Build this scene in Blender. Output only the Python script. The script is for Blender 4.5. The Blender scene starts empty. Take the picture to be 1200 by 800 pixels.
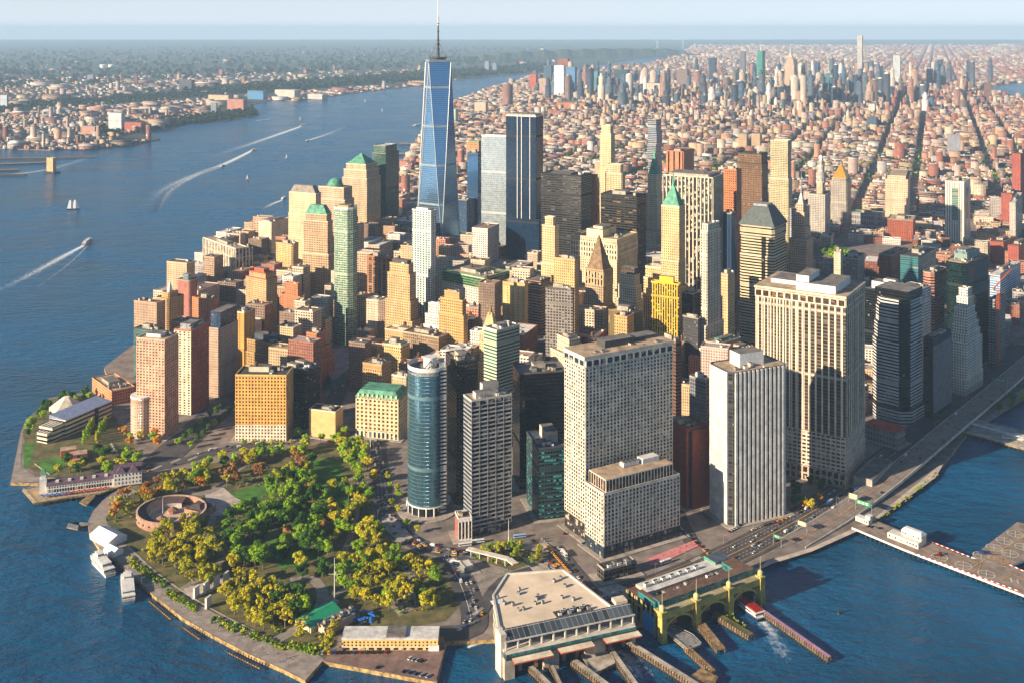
import bpy, math, random
from mathutils import Vector, Matrix
random.seed(7)
R = math.radians
S = bpy.context.scene
COL = S.collection
# ---------------------------------------------------------------- camera
H, F, EY = 482.0, 1272.0, 33.0            # camera height, focal length and eye line, in pixels of the 1200 x 800 photograph
cam = bpy.data.objects.new('camera', bpy.data.cameras.new('camera')); COL.objects.link(cam)
cam.location = (0, 0, H); cam.rotation_euler = (R(90), 0, 0)
cam.data.sensor_width = 36; cam.data.lens = 36*F/1200; cam.data.shift_y = -(400-EY)/1200
cam.data.clip_start = 1; cam.data.clip_end = 200000
S.camera = cam
# ---------------------------------------------------------------- sky and sun
SUN_A, SUN_E = R(31), R(19)               # light travels towards this angle from +X
ldir = Vector((math.cos(SUN_A)*math.cos(SUN_E), math.sin(SUN_A)*math.cos(SUN_E), -math.sin(SUN_E)))
wd = bpy.data.worlds.new('World'); S.world = wd; wd.use_nodes = True
_n = wd.node_tree.nodes; _bg = _n['Background']
_sky = _n.new('ShaderNodeTexSky'); _sky.sky_type = 'NISHITA'; _sky.sun_disc = False
_sky.sun_elevation = SUN_E; _sky.sun_rotation = math.atan2(-ldir.x, -ldir.y)
_sky.altitude = 1200; _sky.air_density = 1.0; _sky.dust_density = 0.3; _sky.ozone_density = 3.0
# directions just under the eye line, beyond the edge of the ground, look like the air at the horizon
_l = wd.node_tree.links; _tc = _n.new('ShaderNodeTexCoord'); _mx = _n.new('ShaderNodeVectorMath'); _mx.operation = 'MAXIMUM'; _mx.inputs[1].default_value = (-2, -2, .1)
_l.new(_tc.outputs['Generated'], _mx.inputs[0]); _l.new(_mx.outputs[0], _sky.inputs['Vector'])
# thin bright haze low over the horizon, thinning out with height
_sx = _n.new('ShaderNodeSeparateXYZ'); _l.new(_tc.outputs['Generated'], _sx.inputs[0]); _mr = _n.new('ShaderNodeMapRange'); _mr.inputs[1].default_value = .0; _mr.inputs[2].default_value = .13; _mr.inputs[3].default_value = .8; _mr.inputs[4].default_value = 0
_l.new(_sx.outputs[2], _mr.inputs[0]); _mc = _n.new('ShaderNodeMix'); _mc.data_type = 'RGBA'; _mc.inputs[7].default_value = (7.4, 7.8, 8.2, 1)
_l.new(_mr.outputs[0], _mc.inputs[0]); _l.new(_sky.outputs[0], _mc.inputs[6]); _l.new(_mc.outputs[2], _bg.inputs[0]); _bg.inputs[1].default_value = 0.054
sl = bpy.data.lights.new('sun', 'SUN'); sl.energy = 5.0; sl.angle = R(0.5); sl.color = (1, 0.82, 0.60)
so = bpy.data.objects.new('sun', sl); COL.objects.link(so); so.rotation_euler = ldir.to_track_quat('-Z', 'Y').to_euler()
so.location = (-2000, -1500, 2000)
S.view_settings.view_transform = 'Standard'; S.view_settings.look = 'None'; S.view_settings.gamma = 1
S.view_settings.exposure = 1.22
S.render.engine = 'CYCLES'
S.cycles.max_bounces = 5; S.cycles.diffuse_bounces = 2; S.cycles.glossy_bounces = 3; S.cycles.transmission_bounces = 2
S.cycles.transparent_max_bounces = 4; S.cycles.volume_bounces = 0; S.cycles.caustics_reflective = False; S.cycles.caustics_refractive = False
S.cycles.use_denoising = True; S.cycles.sample_clamp_indirect = 4

# ---------------------------------------------------------------- helpers
def P(px, py, z=0.0):
    """the point of the place at height z that the photograph shows at (px, py)"""
    D = F*(H-z)/(py-EY); return Vector((D*(px-600)/F, D, z))
def pix(p):
    return 600+F*p[0]/p[1], EY+F*(H-p[2])/p[1]
def lin(c):
    return tuple(((v/255)/12.92 if v <= 10 else (((v/255)+.055)/1.055)**2.4) for v in c)
def tag(o, label=None, cat=None, group=None, kind=None):
    if label: o['label'] = label
    if cat: o['category'] = cat
    if group: o['group'] = group
    if kind: o['kind'] = kind
    return o
def empty(name, loc, rz=0, label=None, cat=None, group=None):
    o = bpy.data.objects.new(name, None); COL.objects.link(o); o.empty_display_size = 1
    o.location = loc; o.rotation_euler = (0, 0, rz); return tag(o, label, cat, group)
def link(name, me, parent=None, loc=None, rz=None):
    o = bpy.data.objects.new(name, me); COL.objects.link(o)
    if parent: o.parent = parent
    if loc is not None: o.location = loc
    if rz is not None: o.rotation_euler = (0, 0, rz)
    return o
def copy_tree(o, parent=None, loc=None, rz=None):
    c = o.copy(); COL.objects.link(c)
    if parent: c.parent = parent
    if loc is not None: c.location = loc
    if rz is not None: c.rotation_euler = (0, 0, rz)
    for ch in list(o.children): copy_tree(ch, c)
    return c

class MB:
    def __init__(s): s.v = []; s.f = []; s.uv = []; s.mi = []; s.col = None
    def face(s, pts, uv=None, m=0, c=None):
        i = len(s.v); s.v += [tuple(p) for p in pts]; s.f.append(tuple(range(i, i+len(pts)))); s.mi.append(m)
        s.uv += uv if uv else [(p[0], p[1]) for p in pts]
        if c is not None:
            if s.col is None: s.col = []
            s.col += [c]*len(pts)
    def prism(s, poly, z0, z1, m=0, mt=None, top=True, bot=False, top_poly=None, u0=0.0, c=None, ct=None):
        n = len(poly); tp = top_poly or poly; u = u0
        for i in range(n):
            a, b, a2, b2 = poly[i], poly[(i+1) % n], tp[i], tp[(i+1) % n]
            l = math.hypot(b[0]-a[0], b[1]-a[1])
            s.face([(a[0], a[1], z0), (b[0], b[1], z0), (b2[0], b2[1], z1), (a2[0], a2[1], z1)], [(u, z0), (u+l, z0), (u+l, z1), (u, z1)], m, c)
            u += l
        if top: s.face([(p[0], p[1], z1) for p in tp], None, m if mt is None else mt, ct or c)
        if bot: s.face([(p[0], p[1], z0) for p in reversed(poly)], None, m, c)
    def box(s, x0, x1, y0, y1, z0, z1, m=0, mt=None, top=True, bot=False, c=None, ct=None):
        s.prism([(x0, y0), (x1, y0), (x1, y1), (x0, y1)], z0, z1, m, mt, top, bot, c=c, ct=ct)
    def cyl(s, x, y, r, z0, z1, n=12, m=0, mt=None, r2=None, top=True):
        p = [(x+r*math.cos(2*math.pi*i/n), y+r*math.sin(2*math.pi*i/n)) for i in range(n)]
        q = None if r2 is None else [(x+r2*math.cos(2*math.pi*i/n), y+r2*math.sin(2*math.pi*i/n)) for i in range(n)]
        s.prism(p, z0, z1, m, mt, top, top_poly=q)
    def dome(s, x, y, r, z0, h, n=16, k=5, m=0):
        for j in range(k):
            a0, a1 = math.pi/2*j/k, math.pi/2*(j+1)/k
            s.cyl(x, y, r*math.cos(a0), z0+h*math.sin(a0), z0+h*math.sin(a1), n, m, r2=max(r*math.cos(a1), .01), top=False)
    def pyr(s, x0, x1, y0, y1, z0, z1, m=0, t=0.0, tx=None):
        cx, cy = (x0+x1)/2, (y0+y1)/2; tx = t if tx is None else tx; g = lambda a, c, k: c+(a-c)*k
        s.prism([(x0, y0), (x1, y0), (x1, y1), (x0, y1)], z0, z1, m, None, True,
                top_poly=[(g(x0, cx, tx)-1e-3, g(y0, cy, t)-1e-3), (g(x1, cx, tx)+1e-3, g(y0, cy, t)-1e-3), (g(x1, cx, tx)+1e-3, g(y1, cy, t)+1e-3), (g(x0, cx, tx)-1e-3, g(y1, cy, t)+1e-3)])
    def bar(s, a, b, w, h=None, m=0, w2=None):
        """square-section bar from a to b"""
        a = Vector(a); b = Vector(b); h = h or w; d = (b-a).normalized(); w2 = w2 or w
        x = d.cross(Vector((0, 0, 1))); x = x.normalized() if x.length > 1e-4 else Vector((1, 0, 0)); y = x.cross(d).normalized()
        q = lambda p, k: [p+x*(w*k/2)*i+y*(h*k/2)*j for i, j in ((-1, -1), (1, -1), (1, 1), (-1, 1))]
        A, B = q(a, 1), q(b, w2/w)
        for i in range(4): s.face([A[i], A[(i+1) % 4], B[(i+1) % 4], B[i]], None, m)
        s.face(B, None, m); s.face(A[::-1], None, m)
    def mesh(s, name, mats):
        me = bpy.data.meshes.new(name); me.from_pydata(s.v, [], s.f)
        ul = me.uv_layers.new(name='UVMap'); ul.data.foreach_set('uv', [k for t in s.uv for k in t])
        if s.col:
            ca = me.color_attributes.new('Col', 'FLOAT_COLOR', 'CORNER'); ca.data.foreach_set('color', [k for t in s.col for k in t])
        mats = mats if isinstance(mats, (list, tuple)) else [mats]
        for m in mats: me.materials.append(m)
        if len(mats) > 1: me.polygons.foreach_set('material_index', s.mi)
        me.update(); return me
    def build(s, name, mats, parent=None, loc=None, rz=None):
        return link(name, s.mesh(name, mats), parent, loc, rz)

# ---------------------------------------------------------------- materials
def nt(m): return m.node_tree.nodes, m.node_tree.links
def plain(name, c, rough=.8, noise=.25, scale=.15, metal=0, c2=None, detail=4, bump=0, spec=.5):
    m = bpy.data.materials.get(name)
    if m: return m
    m = bpy.data.materials.new(name); m.use_nodes = True; N, L = nt(m); b = N['Principled BSDF']
    b.inputs['Roughness'].default_value = rough; b.inputs['Metallic'].default_value = metal; b.inputs['Specular IOR Level'].default_value = spec
    g = N.new('ShaderNodeNewGeometry'); t = N.new('ShaderNodeTexNoise'); t.inputs['Scale'].default_value = scale; t.inputs['Detail'].default_value = detail; t.inputs['Roughness'].default_value = .65
    L.new(g.outputs['Position'], t.inputs['Vector'])
    mx = N.new('ShaderNodeMix'); mx.data_type = 'RGBA'
    c = lin(c); d = lin(c2) if c2 else tuple(v*(1-noise*1.6) for v in c)
    mr = N.new('ShaderNodeMapRange'); mr.inputs[1].default_value = .35; mr.inputs[2].default_value = .65
    L.new(t.outputs[0], mr.inputs[0]); L.new(mr.outputs[0], mx.inputs[0])
    mx.inputs[6].default_value = (*d, 1); mx.inputs[7].default_value = (*(tuple(min(1, v*(1+noise*.5)) for v in c)), 1)
    L.new(mx.outputs[2], b.inputs['Base Color'])
    if bump:
        bp = N.new('ShaderNodeBump'); bp.inputs['Strength'].default_value = bump; L.new(t.outputs[0], bp.inputs['Height']); L.new(bp.outputs[0], b.inputs['Normal'])
    return m

def mk_group():
    g = bpy.data.node_groups.new('facade', 'ShaderNodeTree'); I = g.interface
    def inp(n, t, d):
        k = I.new_socket(n, in_out='INPUT', socket_type=t); k.default_value = d
    C = 'NodeSocketColor'; V = 'NodeSocketFloat'
    inp('Wall', C, (.5, .5, .5, 1)); inp('Glass', C, (.02, .02, .03, 1)); inp('Spandrel', C, (.5, .5, .5, 1)); inp('Blind', C, (.45, .40, .32, 1))
    for n, d in (('Bay', 3), ('Floor', 3.6), ('WinW', .5), ('WinH', .55), ('BlindAmt', .25), ('GlassRough', .1), ('GlassMetal', 0), ('Dirt', .3)): inp(n, V, d)
    I.new_socket('Shader', in_out='OUTPUT', socket_type='NodeSocketShader')
    N, L = g.nodes, g.links; gi = N.new('NodeGroupInput'); go = N.new('NodeGroupOutput')
    def M(op, a, b=None, c=None):
        n = N.new('ShaderNodeMath'); n.operation = op
        for i, x in enumerate((a, b, c)):
            if x is None: continue
            if isinstance(x, (int, float)): n.inputs[i].default_value = x
            else: L.new(x, n.inputs[i])
        return n.outputs[0]
    uv = N.new('ShaderNodeUVMap'); uv.uv_map = 'UVMap'; sp = N.new('ShaderNodeSeparateXYZ'); L.new(uv.outputs[0], sp.inputs[0])
    u = M('DIVIDE', sp.outputs[0], gi.outputs['Bay']); v = M('DIVIDE', sp.outputs[1], gi.outputs['Floor'])
    du = M('ABSOLUTE', M('SUBTRACT', M('FRACT', u), .5)); dv = M('ABSOLUTE', M('SUBTRACT', M('FRACT', v), .5))
    inw = M('LESS_THAN', du, M('MULTIPLY', gi.outputs['WinW'], .5)); inh = M('LESS_THAN', dv, M('MULTIPLY', gi.outputs['WinH'], .5))
    band = M('LESS_THAN', M('MODULO', M('ADD', M('FLOOR', v), 7.0), 19.0), .5)   # plant floors, louvred
    win = M('MULTIPLY', M('MULTIPLY', inw, inh), M('SUBTRACT', 1.0, band)); spn = M('MULTIPLY', inw, M('SUBTRACT', 1.0, inh))
    cb = N.new('ShaderNodeCombineXYZ'); L.new(M('FLOOR', u), cb.inputs[0]); L.new(M('FLOOR', v), cb.inputs[1])
    wn = N.new('ShaderNodeTexWhiteNoise'); wn.noise_dimensions = '3D'; L.new(cb.outputs[0], wn.inputs['Vector'])
    geo = N.new('ShaderNodeNewGeometry'); tn = N.new('ShaderNodeTexNoise'); tn.inputs['Scale'].default_value = .09; tn.inputs['Detail'].default_value = 5
    mp = N.new('ShaderNodeMapping'); mp.inputs['Scale'].default_value = (1, 1, .35); L.new(geo.outputs['Position'], mp.inputs[0]); L.new(mp.outputs[0], tn.inputs['Vector'])
    def mix(f, a, b, bt='MIX'):
        n = N.new('ShaderNodeMix'); n.data_type = 'RGBA'; n.blend_type = bt
        for i, x in ((0, f), (6, a), (7, b)):
            if isinstance(x, (int, float)): n.inputs[i].default_value = x
            elif isinstance(x, tuple): n.inputs[i].default_value = x
            else: L.new(x, n.inputs[i])
        return n.outputs[2]
    dirt = M('MULTIPLY', M('SUBTRACT', .72, tn.outputs[0]), gi.outputs['Dirt'])
    dm = M('SUBTRACT', 1.05, M('MULTIPLY', dirt, 1.6))
    wall = mix(spn, gi.outputs['Wall'], gi.outputs['Spandrel'])
    fl = N.new('ShaderNodeTexWhiteNoise'); fl.noise_dimensions = '1D'; L.new(M('FLOOR', v), fl.inputs['W'])
    dm2 = M('MULTIPLY', M('MULTIPLY', dm, M('ADD', .92, M('MULTIPLY', fl.outputs[0], .12))), M('SUBTRACT', 1.0, M('MULTIPLY', M('MULTIPLY', band, .45), M('GREATER_THAN', M('FRACT', M('MULTIPLY', v, 4.0)), .35))))
    vc = N.new('ShaderNodeCombineXYZ'); [L.new(dm2, vc.inputs[i]) for i in range(3)]
    wall = mix(1.0, wall, vc.outputs[0], 'MULTIPLY')
    sc3 = N.new('ShaderNodeSeparateColor'); L.new(wn.outputs['Color'], sc3.inputs[0])   # blinds drawn to different heights
    drawn = M('GREATER_THAN', M('FRACT', v), M('ADD', .2, M('MULTIPLY', sc3.outputs[1], .6)))
    bl = M('MULTIPLY', M('MULTIPLY', M('LESS_THAN', wn.outputs['Value'], gi.outputs['BlindAmt']), drawn), M('ADD', .35, M('MULTIPLY', sc3.outputs[2], .5)))
    gv = M('ADD', .45, M('MULTIPLY', sc3.outputs[0], 1.3)); gv3 = N.new('ShaderNodeCombineXYZ'); [L.new(gv, gv3.inputs[i]) for i in range(3)]
    gvm = mix(gi.outputs['GlassMetal'], gv3.outputs[0], (.95, .95, .95, 1))
    gl = mix(bl, mix(1.0, gi.outputs['Glass'], gvm, 'MULTIPLY'), gi.outputs['Blind'])
    base = mix(win, wall, gl)
    b = N.new('ShaderNodeBsdfPrincipled'); L.new(base, b.inputs['Base Color'])
    gw = M('MULTIPLY', win, M('SUBTRACT', 1.0, bl))
    ro = M('ADD', M('MULTIPLY', M('SUBTRACT', 1.0, gw), .8), M('MULTIPLY', gw, M('ADD', gi.outputs['GlassRough'], M('MULTIPLY', wn.outputs['Value'], .08))))
    L.new(ro, b.inputs['Roughness']); L.new(M('MULTIPLY', gw, gi.outputs['GlassMetal']), b.inputs['Metallic'])
    # every pane sits at a slightly different angle in its frame; the wall stands proud of the glass
    wc = N.new('ShaderNodeVectorMath'); wc.operation = 'SUBTRACT'; L.new(wn.outputs['Color'], wc.inputs[0]); wc.inputs[1].default_value = (.5, .5, .5)
    sc = N.new('ShaderNodeVectorMath'); sc.operation = 'SCALE'; L.new(wc.outputs[0], sc.inputs[0]); L.new(M('MULTIPLY', gw, M('SUBTRACT', .035, M('MULTIPLY', gi.outputs['GlassMetal'], .03))), sc.inputs['Scale'])
    bp = N.new('ShaderNodeBump'); bp.inputs['Strength'].default_value = .5; bp.inputs['Distance'].default_value = .25; L.new(M('SUBTRACT', 1.0, win), bp.inputs['Height'])
    ad = N.new('ShaderNodeVectorMath'); ad.operation = 'ADD'; L.new(bp.outputs[0], ad.inputs[0]); L.new(sc.outputs[0], ad.inputs[1])
    nm = N.new('ShaderNodeVectorMath'); nm.operation = 'NORMALIZE'; L.new(ad.outputs[0], nm.inputs[0]); L.new(nm.outputs[0], b.inputs['Normal'])
    L.new(b.outputs[0], go.inputs[0]); return g
FG = mk_group()
GLASS = dict(dk=(44, 42, 42), bk=(10, 12, 15), bl=(28, 52, 78), gn=(44, 86, 78), tl=(20, 92, 96), lt=(96, 118, 122), sv=(176, 188, 192), br=(48, 36, 28), gy=(64, 72, 76), sky=(60, 105, 150), mir=(92, 138, 182), tmir=(96, 138, 158), dgn=(10, 30, 30))
_fc = {}
def fac(wall, glass='dk', bay=3.2, fl=3.7, ww=.5, wh=.55, sp=None, blind=.2, gr=.1, gm=0.0, dirt=.5, attr=False, bc=None):
    k = (wall, glass, bay, fl, ww, wh, sp, blind, gr, gm, dirt, attr, bc)
    if k in _fc: return _fc[k]
    m = bpy.data.materials.new('facade'); m.use_nodes = True; N, L = nt(m); N.remove(N['Principled BSDF'])
    g = N.new('ShaderNodeGroup'); g.node_tree = FG; out = N['Material Output']; L.new(g.outputs[0], out.inputs['Surface'])
    w = lin(wall); g.inputs['Wall'].default_value = (*w, 1); g.inputs['Glass'].default_value = (*lin(GLASS[glass]), 1)
    g.inputs['Spandrel'].default_value = (*(lin(sp) if sp else w), 1)
    g.inputs['Blind'].default_value = (*(lin(bc) if bc else lin((150, 140, 122))), 1)
    for n, x in (('Bay', bay), ('Floor', fl), ('WinW', ww), ('WinH', wh), ('BlindAmt', blind), ('GlassRough', gr), ('GlassMetal', gm), ('Dirt', dirt)): g.inputs[n].default_value = x
    if attr:
        a = N.new('ShaderNodeVertexColor'); a.layer_name = 'Col'; L.new(a.outputs[0], g.inputs['Wall']); L.new(a.outputs[0], g.inputs['Spandrel'])
    _fc[k] = m; return m
def attr_mat(name, rough=.85, noise=.25, scale=.2):
    m = bpy.data.materials.new(name); m.use_nodes = True; N, L = nt(m); b = N['Principled BSDF']; b.inputs['Roughness'].default_value = rough
    a = N.new('ShaderNodeVertexColor'); a.layer_name = 'Col'; g = N.new('ShaderNodeNewGeometry'); t = N.new('ShaderNodeTexNoise'); t.inputs['Scale'].default_value = scale; t.inputs['Detail'].default_value = 4
    L.new(g.outputs['Position'], t.inputs['Vector']); mr = N.new('ShaderNodeMapRange'); mr.inputs[1].default_value = .3; mr.inputs[2].default_value = .7; mr.inputs[3].default_value = 1-noise; mr.inputs[4].default_value = 1+noise*.3
    L.new(t.outputs[0], mr.inputs[0]); mx = N.new('ShaderNodeMix'); mx.data_type = 'RGBA'; mx.blend_type = 'MULTIPLY'; mx.inputs[0].default_value = 1
    L.new(a.outputs[0], mx.inputs[6]); L.new(mr.outputs[0], mx.inputs[7]); L.new(mx.outputs[2], b.inputs['Base Color']); return m
ROOF = dict(grey=plain('roof_grey', (118, 112, 106), .95, .35, .12), dark=plain('roof_dark', (62, 60, 60), .95, .4, .12), tan=plain('roof_tan', (176, 152, 124), .95, .3, .12),
            white=plain('roof_white', (205, 202, 196), .9, .25, .12), brown=plain('roof_brown', (104, 78, 62), .95, .3, .12), green=plain('copper_green', (86, 150, 122), .75, .35, .15),
            slate=plain('slate', (74, 84, 82), .7, .25, .2), blue=plain('roof_blue', (70, 84, 104), .7, .3, .2), gold=plain('gold_tile', (206, 150, 52), .45, .2, .2, metal=.3))
M_UNIT = plain('unit_metal', (150, 150, 148), .6, .35, .4, metal=.2); M_UNITD = plain('unit_dark', (70, 68, 66), .7, .3, .4)
M_WOOD = plain('tank_wood', (96, 66, 46), .9, .3, .6); M_STEEL = plain('steel', (170, 172, 174), .4, .2, .5, metal=.6); M_BLACK = plain('black_iron', (34, 34, 36), .6, .2, .5)
M_WHITE = plain('white_paint', (216, 214, 208), .5, .15, .3); M_GLASSW = fac((180, 180, 178), 'lt', 2, 2.5, .9, .85, None, .05, .05, .3)
def pane_mat(name, c, rough=.08, blind=.25, bc=(160, 150, 130)):
    m = bpy.data.materials.new(name); m.use_nodes = True; N, L = nt(m); b = N['Principled BSDF']
    g = N.new('ShaderNodeNewGeometry'); v = N.new('ShaderNodeTexVoronoi'); v.inputs['Scale'].default_value = .3; L.new(g.outputs['Position'], v.inputs['Vector'])
    s = N.new('ShaderNodeSeparateColor'); L.new(v.outputs['Color'], s.inputs[0]); c2 = N.new('ShaderNodeMath'); c2.operation = 'LESS_THAN'; c2.inputs[1].default_value = blind; L.new(s.outputs[0], c2.inputs[0])
    mx = N.new('ShaderNodeMix'); mx.data_type = 'RGBA'; mx.inputs[6].default_value = (*lin(c), 1); mx.inputs[7].default_value = (*lin(bc), 1); L.new(c2.outputs[0], mx.inputs[0]); L.new(mx.outputs[2], b.inputs['Base Color'])
    b.inputs['Roughness'].default_value = rough; return m
PANE = pane_mat('pane_dark', (40, 38, 38)); PANEB = pane_mat('pane_brown', (58, 38, 26), .1, .3, (120, 88, 60)); PANEG = pane_mat('pane_blue', (36, 54, 70), .06, .15)
_pq = MB(); _pq.face([(-.5, 0, -.5), (.5, 0, -.5), (.5, 0, .5), (-.5, 0, .5)])
_panes = {}
def pane_mesh(mat):
    if mat.name not in _panes: _panes[mat.name] = _pq.mesh('window', mat)
    return _panes[mat.name]
# ---------------------------------------------------------------- water, land, roads
def mk_water():
    m = bpy.data.materials.new('harbour_water'); m.use_nodes = True; N, L = nt(m); b = N['Principled BSDF']
    b.inputs['Roughness'].default_value = .2; b.inputs['Specular IOR Level'].default_value = .32; b.inputs['IOR'].default_value = 1.33
    g = N.new('ShaderNodeNewGeometry'); mp = N.new('ShaderNodeMapping'); mp.inputs['Rotation'].default_value = (0, 0, R(25)); mp.inputs['Scale'].default_value = (1, 1.9, 1)
    L.new(g.outputs['Position'], mp.inputs[0])
    hs = []
    for s, d in ((.045, 4), (.16, 3), (.012, 3)):
        t = N.new('ShaderNodeTexNoise'); t.inputs['Scale'].default_value = s; t.inputs['Detail'].default_value = d; t.inputs['Roughness'].default_value = .6; L.new(mp.outputs[0], t.inputs['Vector']); hs.append(t.outputs[0])
    pr = None
    for h, st, di in ((hs[0], .75, 5.0), (hs[1], .9, 1.8), (hs[2], .4, 12.0)):
        bp = N.new('ShaderNodeBump'); bp.inputs['Strength'].default_value = st; bp.inputs['Distance'].default_value = di; L.new(h, bp.inputs['Height'])
        if pr: L.new(pr, bp.inputs['Normal'])
        pr = bp.outputs[0]
    L.new(pr, b.inputs['Normal'])
    t = N.new('ShaderNodeTexNoise'); t.inputs['Scale'].default_value = .0035; t.inputs['Detail'].default_value = 8; t.inputs['Distortion'].default_value = 1.2; m3 = N.new('ShaderNodeMapping'); m3.inputs['Rotation'].default_value = (0, 0, R(20)); m3.inputs['Scale'].default_value = (.8, 1.3, 1); L.new(g.outputs['Position'], m3.inputs[0]); L.new(m3.outputs[0], t.inputs['Vector'])
    mx = N.new('ShaderNodeMix'); mx.data_type = 'RGBA'; mx.inputs[6].default_value = (*lin((4, 52, 76)), 1); mx.inputs[7].default_value = (*lin((14, 92, 138)), 1)
    mr = N.new('ShaderNodeMapRange'); mr.inputs[1].default_value = .25; mr.inputs[2].default_value = .8; L.new(t.outputs[0], mr.inputs[0]); L.new(mr.outputs[0], mx.inputs[0]); rr_ = N.new('ShaderNodeMapRange'); rr_.inputs[3].default_value = .14; rr_.inputs[4].default_value = .34; L.new(mr.outputs[0], rr_.inputs[0]); L.new(rr_.outputs[0], b.inputs['Roughness']); L.new(mx.outputs[2], b.inputs['Base Color']); return m
WATER = mk_water()
FAR = 45000.0
mb = MB(); mb.face([(-FAR, -200, -3), (FAR, -200, -3), (FAR, FAR, -3), (-FAR, FAR, -3)])
tag(mb.build('water', WATER), kind='structure')
def px_poly(pts, z=0): return [tuple(P(x, y, z))[:2] for x, y in pts]
def sheet(name, pts, z, mat, kind='structure', world=False, thick=0, side=None):
    q = pts if world else px_poly(pts)
    a = sum(q[i][0]*q[(i+1) % len(q)][1]-q[(i+1) % len(q)][0]*q[i][1] for i in range(len(q)))
    if a < 0: q = q[::-1]
    mb = MB()
    if thick: mb.prism(q, z-thick, z, 1 if side else 0, 0)
    else: mb.face([(x, y, z) for x, y in q])
    return tag(mb.build(name, [mat, side] if side else mat), kind=kind)
def strip_pts(pts, w):
    L_, R_ = [], []
    for i, p in enumerate(pts):
        a = Vector(pts[max(i-1, 0)][:2]); b = Vector(pts[min(i+1, len(pts)-1)][:2]); d = (b-a).normalized(); n = Vector((-d.y, d.x))
        ww = w[i] if isinstance(w, (list, tuple)) else w; z = p[2] if len(p) > 2 else 0
        L_.append((p[0]+n.x*ww/2, p[1]+n.y*ww/2, z)); R_.append((p[0]-n.x*ww/2, p[1]-n.y*ww/2, z))
    return L_, R_
def strip(name, pts, w, z, mat, kind='structure', px=True, off=0):
    q = [tuple(P(x, y)) for x, y in pts] if px else pts
    if px: q = smooth(q)
    A, B = strip_pts(q, w if not isinstance(w, list) else [w[0]+(w[-1]-w[0])*i/(len(q)-1) for i in range(len(q))]); mb = MB()
    for i in range(len(q)-1): mb.face([(*B[i][:2], B[i][2]+z), (*B[i+1][:2], B[i+1][2]+z), (*A[i+1][:2], A[i+1][2]+z), (*A[i][:2], A[i][2]+z)])
    return tag(mb.build(name, mat), kind=kind)
def smooth(q, k=4):
    out = []; n = len(q); q = [Vector(p) for p in q]
    if n < 3: return [tuple(p) for p in q]
    for i in range(n-1):
        p0, p1, p2, p3 = q[max(i-1, 0)], q[i], q[i+1], q[min(i+2, n-1)]
        for j in range(k):
            t = j/k; out.append(tuple(.5*((2*p1)+(p2-p0)*t+(2*p0-5*p1+4*p2-p3)*t*t+(3*p1-p0-3*p2+p3)*t**3)))
    return out+[tuple(q[-1])]
ASPH = plain('asphalt', (76, 72, 74), .9, .3, .08); PAVE = plain('paving', (140, 130, 122), .9, .3, .1); LAND = plain('city_ground', (130, 118, 110), .95, .3, .05)
PROM = plain('promenade_paving', (150, 138, 128), .9, .25, .12); QUAY = plain('quay_wall', (178, 146, 92), .9, .5, .25); PLAZA = plain('plaza_paving', (186, 172, 160), .9, .2, .1)
GRASS = plain('lawn', (70, 122, 24), .95, .4, .08); SOIL = plain('park_soil', (104, 92, 52), .95, .5, .07, c2=(52, 64, 24)); PATH = plain('path_paving', (140, 130, 120), .9, .25, .12)
LINE = plain('road_paint', (206, 200, 186), .8, .3, .6); YLINE = plain('road_paint_yellow', (204, 156, 70), .8, .3, .6); CONC = plain('concrete', (176, 166, 150), .9, .3, .15); WOODD = plain('pier_timber', (150, 122, 84), .9, .45, .3); WOODK = plain('wet_piles', (58, 48, 40), .9, .4, .4)
MARSH = plain('far_land', (56, 66, 60), 1, .3, .002, c2=(28, 42, 40), detail=8)
manh = [(358, 797), (330, 783), (290, 765), (250, 744), (215, 724), (180, 697), (158, 677), (135, 655), (115, 640), (105, 625), (103, 610), (109, 598), (120, 586), (130, 578), (148, 568), (120, 570), (70, 566), (12, 565), (24, 506), (30, 492), (58, 466), (82, 461), (108, 459), (122, 452), (138, 447), (124, 437), (122, 430), (150, 408), (176, 392), (208, 350), (240, 318), (275, 292), (320, 268), (400, 240), (470, 205), (492, 165), (515, 140), (531, 123), (567, 108), (627, 90), (690, 84), (747, 78), (783, 70), (799, 62.5), (812, 55)]
manh_w = px_poly(manh)+[(7600, 44900), (44900, 44900), (44900, 9000), (4500, 5200), (2100, 3000)]+px_poly([(1290, 400), (1200, 456), (1170, 474), (1142, 497), (1106, 543), (1040, 598), (1003, 618), (950, 642), (900, 657), (880, 672), (740, 735), (700, 715), (590, 748), (523, 752), (512, 799), (378, 774)])
sheet('ground', manh_w, 0, LAND, world=True, thick=6, side=QUAY)
nj = [(-420, 188), (0, 174), (60, 176), (137, 172), (165, 168), (188, 163), (168, 158), (207, 147), (263, 142), (303, 135), (292, 124), (322, 116), (345, 119), (390, 113), (440, 106), (493, 100), (560, 91), (613, 87), (680, 80), (733, 72), (786, 63), (800, 55)]
sheet('far_shore', px_poly(nj)+[(6500, 44900), (-44900, 44900), (-44900, 4500)], 0, MARSH, world=True, thick=6, side=LAND)
# the farther city ground, greener and browner than the streets downtown
sheet('uptown_ground', [(-1200, 26000), (9000, 26000), (24000, 44800), (7600, 44800)], .4, MARSH, world=True)
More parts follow.
